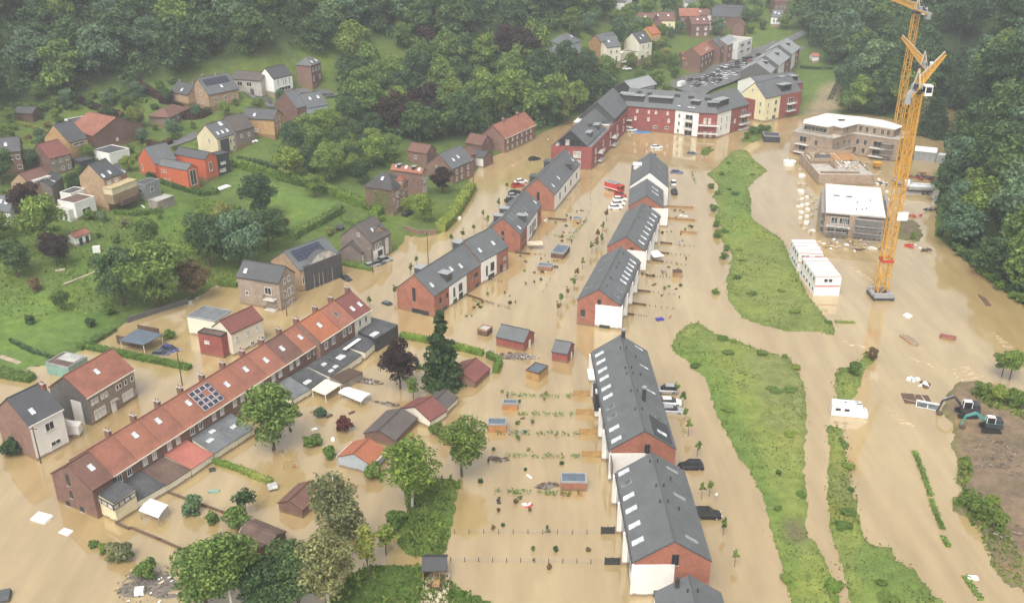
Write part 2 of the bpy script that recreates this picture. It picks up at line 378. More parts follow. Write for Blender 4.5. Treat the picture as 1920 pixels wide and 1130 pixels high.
# ------------------------------------------------------------------ windows, roofs and houses
WC = {}
def window(parent, side, t, z, w_, h_, dims, frame='frame_white', pane='glass', bars=1, name='window'):
    L, D = dims; key = (round(w_, 2), round(h_, 2), frame, pane, bars)
    if key not in WC:
        a = MB(); g = .09
        a.box((0, -.02, h_ / 2 - g / 2), (w_, .12, g), frame); a.box((0, -.02, -h_ / 2 + g / 2), (w_, .12, g), frame)
        for s in (-1, 1): a.box((s * (w_ / 2 - g / 2), -.02, 0), (g, .12, h_ - 2 * g), frame)
        for i in range(bars): a.box((-w_ / 2 + w_ * (i + 1) / (bars + 1), -.02, 0), (g * .8, .1, h_ - 2 * g), frame)
        a.box((0, -.06, -h_ / 2 - .05), (w_ + .16, .18, .08), 'concrete')
        p = MB(); p.box((0, .0, 0), (w_ - .14, .07, h_ - .14), pane)
        WC[key] = (a.mesh(name), p.mesh('pane'))
    rz = {'S': 0, 'E': R(90), 'N': R(180), 'W': R(270)}[side]
    loc = {'S': (-L / 2 + t * L, -D / 2, z), 'E': (L / 2, -D / 2 + t * D, z), 'N': (L / 2 - t * L, D / 2, z), 'W': (-L / 2, D / 2 - t * D, z)}[side]
    o = link(name, WC[key][0], parent, loc, rz); link('pane', WC[key][1], o); return o
def house(label, A, B, C=None, W=None, eh=5.5, ridge='y', pitch=38, wall='brick_brown', roof='tile_red', cat='house', name='house', group=None, zb=None,
          hip=0, flat=False, wins=(), sky=(), chim=(), over=.3, trim=None, sink=2.5, solar=None, dorm=(), vgap=.0, doors=(), base=None, frame='frame_white', thick=.2, FL=None):
    def sited(z0):
        z = z0 + eh
        if A is not None:
            a, b = at(*A, z), at(*B, z); c = at(*C, z) if C else None
            ex = (b - a).normalized(); ey = Vector((-ex.y, ex.x, 0))
            L = (b - a).length; D = (c - b).dot(ey) if c else W
            if FL:      # far left corner known too: run the long axis through the middles of both gables
                q = (at(*FL, z) + c) / 2 - (a + b) / 2; D = q.length; ey = q / D; ex = Vector((ey.y, -ey.x, 0)); return ex, ey, L, D, (a + b) / 2 + q / 2
        else:
            b, c = at(*B, z), at(*C, z); ey = (c - b).normalized(); ex = Vector((ey.y, -ey.x, 0)); L = W; D = (c - b).length; a = b - ex * L
        return ex, ey, L, D, (a + b) / 2 + ey * D / 2
    z0 = zb
    if zb is None:      # height of the hillside under the house: first crossing of the sight line with the terrain
        zs = np.linspace(0, 62, 125); cs = [sited(q)[4] for q in zs]; g_ = np.maximum(terrain([(c.x, c.y) for c in cs]), 0) - zs
        i = int(np.max(np.nonzero(g_ >= 0)[0])) if (g_ >= 0).any() else 0
        z0 = zs[i] if i + 1 >= len(zs) else zs[i] + .5 * g_[i] / max(1e-6, g_[i] - g_[i + 1])
    ex, ey, L, D, ctr = sited(z0)
    rz = math.atan2(ex.y, ex.x); ph = R(pitch)
    t = thing(name, label, cat, (ctr.x, ctr.y, z0), rz, group); dims = (L, D)
    wm = wall if isinstance(wall, dict) else {'*': wall}
    wk = lambda s: wm.get(s, wm['*'])
    q = [(-L / 2, -D / 2), (L / 2, -D / 2), (L / 2, D / 2), (-L / 2, D / 2)]
    mb = MB(); sides = 'SENW'
    for i in range(4):
        p, r = q[i], q[(i + 1) % 4]
        mb.face([(*p, -sink), (*r, -sink), (*r, eh), (*p, eh)], wk(sides[i]))
    s_ = D if ridge == 'x' else L; rh = eh + math.tan(ph) * s_ / 2
    if flat or hip:
        mb.face([(*p, eh) for p in q], wk('*'))
    elif ridge == 'x':
        mb.face([(L / 2, -D / 2, eh), (L / 2, D / 2, eh), (L / 2, 0, rh)], wk('E')); mb.face([(-L / 2, D / 2, eh), (-L / 2, -D / 2, eh), (-L / 2, 0, rh)], wk('W'))
    else:
        mb.face([(-L / 2, -D / 2, eh), (L / 2, -D / 2, eh), (0, -D / 2, rh)], wk('S')); mb.face([(L / 2, D / 2, eh), (-L / 2, D / 2, eh), (0, D / 2, rh)], wk('N'))
    mb.build('wall', t)
    if base:
        bb = MB()
        for s in (-1, 1):
            bb.box((0, s * (D / 2 + .02), .3), (L + .08, .06, .6), base); bb.box((s * (L / 2 + .02), 0, .3), (.06, D - .06, .6), base)
        bb.build('plinth', t)
    rb = MB(); o = over
    if flat:
        rb.box((0, 0, eh + .08), (L - .36, D - .36, .14), roof)
        e = trim or wk('*')
        for s in (-1, 1):
            rb.box((0, s * (D / 2 - .09), eh + .14), (L + .1, .22, .34), e); rb.box((s * (L / 2 - .09), 0, eh + .14), (.22, D - .4, .34), e)
    elif hip:
        lr, s = (L, D) if ridge == 'x' else (D, L); k = math.tan(ph); e = -o * k
        rl = max(.3, lr - s * hip) / 2; hh = k * s / 2
        def mp(a_, b_, c_): return (a_, b_, c_) if ridge == 'x' else (-b_, a_, c_)
        cs = [mp(-lr / 2 - o, -s / 2 - o, eh + e), mp(lr / 2 + o, -s / 2 - o, eh + e), mp(lr / 2 + o, s / 2 + o, eh + e), mp(-lr / 2 - o, s / 2 + o, eh + e)]
        r0, r1 = mp(-rl, 0, eh + hh), mp(rl, 0, eh + hh); sl_ = (s / 2) / math.cos(ph)
        up = lambda p: (p[0], p[1], p[2] + .15)
        tops = [up(x) for x in cs]
        for pts in ([0, 1, 'b', 'a'], [2, 3, 'a', 'b']):
            rb.face([tops[x] if isinstance(x, int) else up(r1 if x == 'b' else r0) for x in pts], roof, [(0, 0), (lr, 0), (lr / 2 + rl, sl_), (lr / 2 - rl, sl_)])
        for pts in ([1, 2, 'b'], [3, 0, 'a']):
            rb.face([tops[x] if isinstance(x, int) else up(r1 if x == 'b' else r0) for x in pts], roof, [(0, 0), (s, 0), (s / 2, sl_)])
        for i in range(4): rb.face([cs[i], cs[(i + 1) % 4], tops[(i + 1) % 4], tops[i]], trim or 'wood_dark')
        rb.face(cs[::-1], trim or 'wood_dark')
    else:
        lr, s = (L, D) if ridge == 'x' else (D, L); k = math.tan(ph); g = thick / math.cos(ph); la = lr / 2 + (o * .6 if vgap == 0 else -vgap)
        def mp(a_, b_, c_): return (a_, b_, c_) if ridge == 'x' else (-b_, a_, c_)
        sl_ = (s / 2 + o) / math.cos(ph)
        for sd_ in (-1, 1):
            b0, b1 = sd_ * (s / 2 + o), 0; z0_, z1_ = eh - o * k + .01, eh + k * s / 2 + .01
            lo = [mp(-la, b0, z0_), mp(la, b0, z0_), mp(la, b1, z1_), mp(-la, b1, z1_)]
            if sd_ > 0: lo = lo[::-1]
            hi = [(x, y, z_ + g) for x, y, z_ in lo]
            uv = [(0, 0), (2 * la, 0), (2 * la, sl_), (0, sl_)]
            if sd_ > 0: uv = uv[::-1]
            rb.prism(lo, hi, roof, roof, uvtop=uv)
        mid = mp(0, 0, eh + k * s / 2 + g + .02); rb.box(mid, (2 * la, .28, .1) if ridge == 'x' else (.28, 2 * la, .1), roof)
        if trim:
            tb = MB()
            for sd_ in (-1, 1):
                c_ = mp(0, sd_ * (s / 2 + o + .07), eh - o * k + .06); tb.box(c_, (2 * la, .14, .2) if ridge == 'x' else (.14, 2 * la, .2), trim)
            tb.build('gutter', t)
    ro = rb.build('roof', t)
    def rp(side, u, v):
        lr, s = (L, D) if ridge == 'x' else (D, L); a_ = -lr / 2 + u * lr; b_ = side * (s / 2) * (1 - v); z_ = eh + math.tan(ph) * (s / 2) * v
        return (a_, b_, z_) if ridge == 'x' else (-b_, a_, z_)
    g = thick / math.cos(ph) if not flat else .12
    def on_slope(nm, side, u, v, w__, h__, m1, m2, lift):
        p = rp(side, u, v); a = MB(); a.box((0, 0, 0), (w__, h__, .16), m1); a.box((0, 0, .085), (w__ - .16, h__ - .16, .03), m2)
        ob = a.build(nm, ro, (p[0], p[1], p[2] + g + lift))
        # slope frame: local x along the ridge, local y up the slope
        if ridge == 'x': X = Vector((1, 0, 0)) * (-side); Y = Vector((0, -side * math.cos(ph), math.sin(ph)))
        else: X = Vector((0, 1, 0)) * (-side); Y = Vector((side * math.cos(ph), 0, math.sin(ph)))
        Z = X.cross(Y)
        ob.rotation_euler = Matrix((X, Y, Z)).transposed().to_euler(); return ob
    for sk in sky:
        side, u, v = sk[:3]; ww, hh_ = (sk[3], sk[4]) if len(sk) > 4 else (.9, 1.3); dk = sk[5] if len(sk) > 5 else 'skylight_glass'
        if flat:
            a = MB(); a.box((0, 0, .12), (ww, hh_, .3), 'frame_white'); a.box((0, 0, .29), (ww - .2, hh_ - .2, .06), dk); a.build('skylight', ro, (-L / 2 + u * L, -D / 2 + v * D, eh + .1))
        else: on_slope('skylight', side, u, v, ww, hh_, 'metal_grey', dk, .02)
    if solar:
        side, u0, u1, v0, v1, nx, ny = solar; lr, s = (L, D) if ridge == 'x' else (D, L)
        sw, sh = lr * (u1 - u0) / nx, (s / 2 / math.cos(ph)) * (v1 - v0) / ny
        for i in range(nx):
            for j in range(ny):
                on_slope('solar_panel', side, u0 + (u1 - u0) * (i + .5) / nx, v0 + (v1 - v0) * (j + .5) / ny, sw * .96, sh * .96, 'frame_white' if ny < 4 else 'dark_metal', 'solar', .05)
    for ch in chim:
        side, u, v = ch[:3]; m = ch[3] if len(ch) > 3 else 'brick_dark'; cw, cdp, hh_ = ch[4] if len(ch) > 4 else (.55, 1.0, 1.3)
        p = rp(side, u, v); a = MB(); a.box((0, 0, hh_ / 2 - .5), (cw, cdp, hh_ + 1.0), m); a.box((0, 0, hh_ + .05), (cw + .14, cdp + .14, .1), 'concrete')
        for k in (-.25, .25): a.cyl((0, k * cdp, hh_ + .1), .11, .35, 'brick_orange', 8)
        a.build('chimney', ro, (p[0], p[1], p[2]), 0 if ridge == 'x' else R(90))
    for dm in dorm:   # side, u, v at its front foot, width, depth into the roof, height, material, window material
        side, u, v, dw, dd, dh, m = dm[:7]; p = rp(side, u, v); a = MB()
        sg = 1 if dd > 0 else -1
        a.box((0, dd / 2, dh / 2 - .6), (dw, abs(dd), dh + 1.2), m); a.box((0, dd / 2 - .12, dh + .06), (dw + .3, abs(dd) + .3, .12), dm[7] if len(dm) > 7 else 'metal_grey')
        rot = {('x', -1): 0, ('x', 1): R(180), ('y', 1): R(270), ('y', -1): R(90)}[(ridge, side)]
        ob = a.build('dormer', ro, (p[0], p[1], p[2] + g), rot)
        p_ = MB(); p_.box((0, 0, 0), (dw * .75, .08, dh * .6), 'glass'); p_.build('pane', ob, (0, -.02, dh * .5))
    for wn in wins:   # side, [positions], z, w, h (, pane)
        for tt in wn[1]:
            window(t, wn[0], tt, wn[2], wn[3], wn[4], dims, frame, wn[5] if len(wn) > 5 else 'glass', bars=1 if wn[3] > .7 else 0)
    for dr in doors:
        side, tt, ww, hh_, m = dr; a = MB(); a.box((0, 0, hh_ / 2), (ww, .14, hh_), m); a.box((ww * .35, -.1, hh_ * .5), (.05, .08, .2), 'metal_grey')
        rzz = {'S': 0, 'E': R(90), 'N': R(180), 'W': R(270)}[side]
        loc = {'S': (-L / 2 + tt * L, -D / 2 - .03, 0), 'E': (L / 2 + .03, -D / 2 + tt * D, 0), 'N': (L / 2 - tt * L, D / 2 + .03, 0), 'W': (-L / 2 - .03, D / 2 - tt * D, 0)}[side]
        a.build('door', t, loc, rzz)
    t['_d'] = (L, D, eh, rh)
    return t
def part(t, name, fn, loc=(0, 0, 0), rz=0):
    a = MB(); fn(a); return a.build(name, t, loc, rz)
def loc_in(t, p):
    """world point to a thing's own frame"""
    c, s = math.cos(-t.rotation_euler.z), math.sin(-t.rotation_euler.z); x, y = p[0] - t.location.x, p[1] - t.location.y
    return (x * c - y * s, x * s + y * c, p[2] - t.location.z)
def quad_roof(t, name, px, z, wall, roof, sink=2.5, skyl=(), wname=None, pitchdz=0.0, thick=.16, over=.1, walls=(0, 1, 2, 3), skm='skylight_glass'):
    """flat or lean-to extension of a house: four roof corners read from the photo at height z (a part with its own roof)"""
    z4 = z if hasattr(z, '__len__') else [z] * 4
    P = [Vector(loc_in(t, at(*p, zz))) for p, zz in zip(px, z4)]
    area = sum(P[i].x * P[(i + 1) % 4].y - P[(i + 1) % 4].x * P[i].y for i in range(4))
    if area < 0: P = P[::-1]
    c = sum(P, Vector()) / 4; a = MB()
    lo = [Vector((p.x, p.y, -sink)) for p in P]
    a.prism(lo, P, wall); o = a.build(name, t)
    b = MB(); Q = [c + (p - c) * (1 + over / max(1, (p - c).length)) for p in P]
    b.prism([q + Vector((0, 0, .012)) for q in Q], [q + Vector((0, 0, thick)) for q in Q], roof); r = b.build('flat_roof', o)
    for (u, v, w_, h_) in skyl:
        p = P[0] * (1 - u) * (1 - v) + P[1] * u * (1 - v) + P[2] * u * v + P[3] * (1 - u) * v
        e = (P[1] - P[0]); k = MB(); k.box((0, 0, .1), (w_, h_, .26), 'frame_white'); k.box((0, 0, .25), (w_ - .2, h_ - .2, .06), skm)
        k.build('skylight', o, (p.x, p.y, p.z + thick), math.atan2(e.y, e.x))
    return o
def bent(label, front, depth, eh, rh, wall, roof, cat='apartments', name='apartment_block', flat=False, zb=0, wins=(), sink=2.5, parap=None, trimm='metal_grey', setback=0, closed_back=None):
    """building that follows a bent front line: front eave points read from the photo; walls per bay, roof slopes to a bent ridge"""
    z = zb + eh; F = [at(*p, z) for p in front]; n = len(F)
    nrm = []
    for i in range(n):
        v = Vector((0, 0, 0))
        for j in (i - 1, i):
            if 0 <= j < n - 1:
                e = (F[j + 1] - F[j]).normalized(); v += Vector((-e.y, e.x, 0))
        v.normalize(); e = (F[min(i, n - 2) + 1] - F[min(i, n - 2)]).normalized(); k = max(.5, v.dot(Vector((-e.y, e.x, 0)))); nrm.append(v / k)
    o = F[0].copy(); o.z = zb; t = thing(name, label, cat, o)
    Fl = [f - o for f in F]; Bk = [f + nn * depth for f, nn in zip(Fl, nrm)]; Rd = [f + nn * depth / 2 + Vector((0, 0, rh)) for f, nn in zip(Fl, nrm)]
    dn = lambda p: Vector((p.x, p.y, -sink))
    wm = wall if isinstance(wall, (list, tuple)) else [wall] * (n - 1)
    for i in range(n - 1):
        a = MB(); a.face([dn(Fl[i]), dn(Fl[i + 1]), Fl[i + 1], Fl[i]], wm[i])
        if i == 0: a.face([dn(Bk[0]), dn(Fl[0]), Fl[0], Bk[0]] if flat else [dn(Bk[0]), dn(Fl[0]), Fl[0], Rd[0], Bk[0]], wm[0])
        if i == n - 2: a.face([dn(Fl[-1]), dn(Bk[-1]), Bk[-1], Fl[-1]] if flat else [dn(Fl[-1]), dn(Bk[-1]), Bk[-1], Rd[-1], Fl[-1]], wm[-1])
        a.face([dn(Bk[i + 1]), dn(Bk[i]), Bk[i], Bk[i + 1]], wm[i]); a.face([Fl[i], Fl[i + 1], Bk[i + 1], Bk[i]], wm[i]); a.build('wall', t)
    r = MB(); up = Vector((0, 0, .22))
    for i in range(n - 1):
        if flat:
            r.prism([Fl[i] - nrm[i] * .15 + Vector((0, 0, .01)), Fl[i + 1] - nrm[i + 1] * .15 + Vector((0, 0, .01)), Bk[i + 1] + Vector((0, 0, .01)), Bk[i] + Vector((0, 0, .01))],
                    [Fl[i] - nrm[i] * .15 + up, Fl[i + 1] - nrm[i + 1] * .15 + up, Bk[i + 1] + up, Bk[i] + up], trimm, roof)
        else:
            L = (Fl[i + 1] - Fl[i]).length; s = (Rd[i] - Fl[i]).length
            ov = [(Fl[i] - Rd[i]).normalized() * .4, (Fl[i + 1] - Rd[i + 1]).normalized() * .4]
            lo = [Fl[i] + ov[0] + Vector((0, 0, .01)), Fl[i + 1] + ov[1] + Vector((0, 0, .01)), Rd[i + 1], Rd[i]]
            r.prism(lo, [p + up for p in lo], roof, roof, uvtop=[(0, 0), (L, 0), (L, s), (0, s)])
            lo = [Rd[i], Rd[i + 1], Bk[i + 1], Bk[i]]
            r.prism(lo, [p + up for p in lo], roof, roof, uvtop=[(0, s), (L, s), (L, 0), (0, 0)])
    ro = r.build('roof', t)
    t['_seg'] = n - 1
    frames = []
    for i in range(n - 1):
        e = Fl[i + 1] - Fl[i]; frames.append((Fl[i], e, math.atan2(e.y, e.x), nrm[i], Rd[i], Rd[i + 1], Fl[i + 1]))
    for (i, ts, zc, w_, h_, *pn) in wins:
        f0, e, rz, *_ = frames[i]
        for tt in ts:
            key = (round(w_, 2), round(h_, 2), 'frame_white', pn[0] if pn else 'glass', 1)
            window_at(t, (f0.x + e.x * tt, f0.y + e.y * tt, zc), rz, w_, h_, pn[0] if pn else 'glass', pn[1] if len(pn) > 1 else 'frame_white')
    return t, ro, frames
def window_at(t, loc, rz, w_, h_, pane='glass', frame='frame_white', name='window'):
    o = window(t, 'S', 0, 0, w_, h_, (0, 0), frame, pane, bars=1 if w_ > .7 else 0, name=name); o.location = loc; o.rotation_euler = (0, 0, rz); return o
def balcony(t, loc, rz, w_, d=1.3, rail='metal_grey'):
    a = MB(); a.box((0, -d / 2, 0), (w_, d, .2), 'concrete_pale')
    o = a.build('balcony', t, loc, rz); b = MB()
    b.box((0, -d + .04, .95), (w_, .06, .06), rail)
    for s in (-1, 1): b.box((s * (w_ / 2 - .04), -d / 2, .95), (.06, d - .1, .06), rail)
    n = max(3, int(w_ / .35))
    for i in range(n + 1): b.box((-w_ / 2 + .04 + (w_ - .08) * i / n, -d + .04, .5), (.05, .05, .86), rail)
    for s in (-1, 1):
        for k in (.35, .75): b.box((s * (w_ / 2 - .04), -d * k, .5), (.05, .05, .86), rail)
    b.build('railing', o); return o

# ------------------------------------------------------------------ ground sheet, flood water
WOOD_L = [(-120, 215), (0, 187), (120, 182), (185, 172), (240, 160), (290, 152), (330, 138), (420, 128), (440, 116), (500, 112), (560, 100), (632, 100), (650, 82), (700, 72), (800, 66), (850, 78), (880, 70), (940, 78), (1000, 66), (1050, 55), (1120, 40), (1150, 12), (1160, -30), (900, -60), (400, -70), (-120, -50)]
WOOD_R = [(2060, 680), (1925, 572), (1880, 538), (1832, 498), (1795, 468), (1762, 437), (1763, 400), (1770, 340), (1782, 295), (1800, 262), (1806, 190), (1760, 180), (1720, 232), (1690, 222), (1640, 212), (1592, 205), (1580, 165), (1592, 128), (1545, 108), (1512, 84), (1490, 50), (1500, 10), (1500, -40), (1700, -60), (2060, -40)]
WOOD_M = [(648, 200), (640, 150), (660, 118), (700, 128), (708, 165), (760, 165), (790, 130), (830, 112), (880, 100), (930, 100), (1000, 108), (1060, 118), (1100, 136), (1150, 150), (1150, 186), (1100, 202), (1040, 232), (985, 250), (940, 250), (870, 258), (800, 268), (740, 262), (690, 250)]
WOODS = [WOOD_L, WOOD_R, WOOD_M]
def build_ground():
    tn = 380; ts = np.linspace(-.86, .86, tn)
    ys = [70.0]
    while ys[-1] < 560: ys.append(ys[-1] * 1.0085)
    while ys[-1] < 1600: ys.append(ys[-1] * 1.03)
    ys = np.array(ys); X = ts[None, :] * ys[:, None]; Y = np.repeat(ys[:, None], tn, 1)
    P = np.stack([X.ravel(), Y.ravel()], 1); Z = terrain(P)
    nr = len(ys); i = np.arange(nr * tn).reshape(nr, tn)
    F = np.stack([i[:-1, :-1], i[:-1, 1:], i[1:, 1:], i[1:, :-1]], -1).reshape(-1, 4)
    # surface kind per vertex: lawn, rough meadow, wood floor, mud, spoil
    K = np.tile(np.array([.105, .15, .041]), (len(P), 1))
    for pl in ISLES[:4]: K[inside(P, pl)] = (.19, .23, .068)
    for pl in ISLES[4:]: K[inside(P, pl)] = (.11, .16, .04)
    K[inside(P, ISLES[7])] = (.08, .13, .035)
    K[inside(P, MUDLAND)] = (.21, .155, .11); K[inside(P, SPOIL)] = (.17, .135, .10)
    for pts, c in (([(1260, 650), (1300, 690), (1345, 790), (1390, 860), (1440, 960), (1465, 1020), (1480, 1090), (1500, 1130), (1500, 1060), (1470, 970), (1420, 850), (1380, 750), (1345, 690), (1310, 640)], (.14, .205, .055)), ([(1400, 655), (1480, 672), (1510, 730), (1510, 870), (1450, 820), (1415, 720)], (.20, .22, .08)), ([(1462, 985), (1485, 972), (1517, 1002), (1505, 1022), (1478, 1012)], (.15, .12, .085)),
                   ([(1390, 480), (1480, 490), (1560, 610), (1480, 618), (1400, 590)], (.185, .22, .07)), ([(1355, 300), (1400, 300), (1405, 400), (1420, 440), (1370, 450), (1355, 390)], (.15, .215, .058)), ([(1555, 850), (1590, 860), (1610, 980), (1560, 970)], (.175, .19, .068)), ([(1600, 1030), (1680, 1040), (1760, 1130), (1620, 1130)], (.14, .20, .055))):
        K[inside(P, poly(pts))] = c
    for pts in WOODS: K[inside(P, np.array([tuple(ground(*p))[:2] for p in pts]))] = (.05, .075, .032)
    for pts, c in (([(425, 320), (500, 330), (640, 385), (560, 425), (500, 410)], (.125, .195, .052)), ([(0, 540), (100, 545), (225, 600), (130, 650), (0, 640)], (.125, .195, .052)), ([(0, 640), (120, 655), (60, 700), (0, 690)], (.125, .195, .052)),
                   ([(1500, 130), (1580, 125), (1560, 195), (1512, 195)], (.11, .17, .045)), ([(340, 360), (300, 370), (250, 395), (310, 450), (350, 440)], (.11, .18, .04)), ([(120, 470), (200, 465), (240, 520), (130, 560), (80, 530)], (.10, .16, .04)),
                   ([(1545, 160), (1575, 150), (1580, 200), (1530, 225), (1500, 222)], (.33, .26, .18)), ([(560, 70), (560, 100), (820, 130), (700, 80)], (.12, .16, .04))):
        q = np.array([tuple(ground(*p))[:2] for p in pts]); K[inside(P, q)] = c
    K = K.reshape(nr, tn, 3)
    for _ in range(5): K[1:-1, 1:-1] = (K[1:-1, 1:-1] * 2 + K[:-2, 1:-1] + K[2:, 1:-1] + K[1:-1, :-2] + K[1:-1, 2:]) / 6
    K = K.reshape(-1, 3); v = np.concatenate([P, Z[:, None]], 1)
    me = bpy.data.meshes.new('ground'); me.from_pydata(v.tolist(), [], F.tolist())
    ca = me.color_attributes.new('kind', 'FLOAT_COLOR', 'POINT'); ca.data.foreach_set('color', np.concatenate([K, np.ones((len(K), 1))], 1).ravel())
    me.polygons.foreach_set('use_smooth', [True] * len(F))
    m, t, n, b = base_mat('ground')
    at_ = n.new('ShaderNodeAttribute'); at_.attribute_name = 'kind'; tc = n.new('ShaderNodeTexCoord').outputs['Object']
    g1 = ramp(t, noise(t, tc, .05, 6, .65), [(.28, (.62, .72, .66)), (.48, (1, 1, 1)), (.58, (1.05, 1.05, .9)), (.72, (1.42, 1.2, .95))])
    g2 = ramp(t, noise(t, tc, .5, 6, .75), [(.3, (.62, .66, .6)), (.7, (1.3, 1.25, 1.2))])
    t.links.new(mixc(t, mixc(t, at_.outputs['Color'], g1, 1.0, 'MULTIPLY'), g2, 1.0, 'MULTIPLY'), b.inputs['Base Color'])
    b.inputs['Roughness'].default_value = .95; b.inputs['Specular IOR Level'].default_value = .1
    bp = n.new('ShaderNodeBump'); bp.inputs['Strength'].default_value = .8; bp.inputs['Distance'].default_value = .25
    t.links.new(noise(t, tc, 1.6, 5, .7), bp.inputs['Height']); t.links.new(bp.outputs[0], b.inputs['Normal'])
    me.materials.append(m)
    tag(link('ground', me), 'green hillside, meadows and muddy banks around the flooded valley', 'ground', None, 'structure')
build_ground()
def build_water():
    m, t, n, b = base_mat('water'); tc = n.new('ShaderNodeTexCoord').outputs['Object']
    mp = n.new('ShaderNodeMapping'); mp.inputs['Scale'].default_value = (1, .45, 1); mp.inputs['Rotation'].default_value = (0, 0, R(18)); t.links.new(tc, mp.inputs[0])
    c = ramp(t, noise(t, mp.outputs[0], .028, 6, .6), [(.28, (.31, .218, .098)), (.5, (.365, .268, .126)), (.74, (.415, .318, .16))])
    st = n.new('ShaderNodeTexWave'); st.inputs['Scale'].default_value = .05; st.inputs['Distortion'].default_value = 12; st.inputs['Detail'].default_value = 5; st.inputs['Detail Scale'].default_value = 1.2
    t.links.new(mp.outputs[0], st.inputs['Vector'])
    c = mixc(t, c, ramp(t, st.outputs['Fac'], [(.2, (.97, .965, .955)), (.8, (1.03, 1.03, 1.03))]), 1.0, 'MULTIPLY')
    m3 = n.new('ShaderNodeMapping'); m3.inputs['Scale'].default_value = (1, .14, 1); m3.inputs['Rotation'].default_value = (0, 0, R(-14)); t.links.new(tc, m3.inputs[0])
    c = mixc(t, c, ramp(t, noise(t, m3.outputs[0], .35, 7, .65), [(.32, (.90, .885, .86)), (.5, (1, 1, 1)), (.68, (1.10, 1.11, 1.12))]), 1.0, 'MULTIPLY')
    t.links.new(c, b.inputs['Base Color']); b.inputs['Roughness'].default_value = .07; b.inputs['IOR'].default_value = 2.3
    b.inputs['Specular IOR Level'].default_value = .5
    bp = n.new('ShaderNodeBump'); bp.inputs['Strength'].default_value = .10; bp.inputs['Distance'].default_value = .04
    t.links.new(noise(t, mp.outputs[0], 1.4, 3, .5), bp.inputs['Height']); t.links.new(bp.outputs[0], b.inputs['Normal'])
    me = bpy.data.meshes.new('flood_water'); v = [(-500, 40, 0), (500, 40, 0), (620, 700, 0), (-620, 700, 0)]; me.from_pydata(v, [], [(0, 1, 2, 3)]); me.materials.append(m)
    tag(link('flood_water', me), 'brown muddy flood water covering streets and gardens', 'water', None, 'structure')
build_water()
def strip(name, label, pts, wd, mat, cat='road', z=.06):
    P = [ground(*p) for p in pts]; V, q = [], []
    for i in range(len(P) - 1):
        k = max(1, int((P[i + 1] - P[i]).length / 3)); q += [P[i].lerp(P[i + 1], j / k) for j in range(k)]
    q.append(P[-1]); a = MB(); L, Rr = [], []
    for i, p in enumerate(q):
        d = (q[min(i + 1, len(q) - 1)] - q[max(i - 1, 0)]).normalized(); nn = Vector((-d.y, d.x, 0)).normalized()
        for s, l in ((1, L), (-1, Rr)):
            r = p + nn * wd / 2 * s; r.z = max(tz(r.x, r.y), tz(p.x, p.y)) + z; l.append(r)
    for i in range(len(q) - 1): a.face([Rr[i], Rr[i + 1], L[i + 1], L[i]], mat)
    tag(a.build(name), label, cat, None, 'structure')

# ------------------------------------------------------------------ foliage: many leaf-sized faces through the crown's volume
def leaf_mesh(name, centers, rads, nleaf, size, rng, squash=.8, droop=0, sub=True):
    centers = np.array(centers); rads = np.array(rads); pw = rads ** 2; k = rng.choice(len(rads), nleaf, p=pw / pw.sum())
    d = rng.normal(size=(nleaf, 3)); d /= np.linalg.norm(d, axis=1)[:, None]
    d[:, 2] = np.where(d[:, 2] < -.3, d[:, 2] * -.6, d[:, 2]); d /= np.linalg.norm(d, axis=1)[:, None]
    rr = rads[k] * (1 - .45 * rng.random(nleaf) ** 2.2) * np.where(rng.random(nleaf) < .14, rng.uniform(1.0, 1.4, nleaf), 1)
    p = centers[k] + d * rr[:, None] * np.array([1, 1, squash])
    nrm = d + rng.normal(size=(nleaf, 3)) * .55; nrm[:, 2] += .25 - droop; nrm /= np.linalg.norm(nrm, axis=1)[:, None]
    up = rng.normal(size=(nleaf, 3)); u = np.cross(nrm, up); u /= np.linalg.norm(u, axis=1)[:, None]; v = np.cross(nrm, u)
    s = size * (.55 + .9 * rng.random(nleaf))[:, None]; a = s * (.45 + .3 * rng.random(nleaf))[:, None]
    V = np.stack([p - u * s * .6, p - v * a * .6 + nrm * s * .08, p + u * s * .6, p + v * a * .6 + nrm * s * .08], 1).reshape(-1, 3)
    Fq = np.arange(nleaf * 4).reshape(-1, 4)
    me = bpy.data.meshes.new(name); me.vertices.add(len(V)); me.vertices.foreach_set('co', V.ravel())
    me.loops.add(nleaf * 4); me.loops.foreach_set('vertex_index', Fq.ravel().astype(np.int32)); me.polygons.add(nleaf)
    me.polygons.foreach_set('loop_start', np.arange(0, nleaf * 4, 4, dtype=np.int32)); me.update(calc_edges=True); me.validate()
    return me
def broad_crown(seed, r, h, ncl, nleaf, size, squash=.8, low=.25, mat='leaf_mid', droop=0):
    """crown of radius r from low*h to h: lumpy clumps with gaps"""
    g = np.random.default_rng(seed); C, Q = [], []; hc = h * (1 + low) / 2; hv = h * (1 - low) / 2
    for i in range(ncl):
        d = g.normal(size=3); d /= np.linalg.norm(d); f = g.random() ** .45 * .78
        taper = 1 - .28 * max(0, d[2])
        C.append((d[0] * r * f * taper, d[1] * r * f * taper, hc + d[2] * hv * f)); Q.append(r * g.uniform(.26, .44) * (1 - .15 * f))
    C.append((0, 0, hc)); Q.append(r * .5)
    me = leaf_mesh('crown', C, Q, nleaf, size, g, squash, droop); me.materials.append(M[mat]); return me
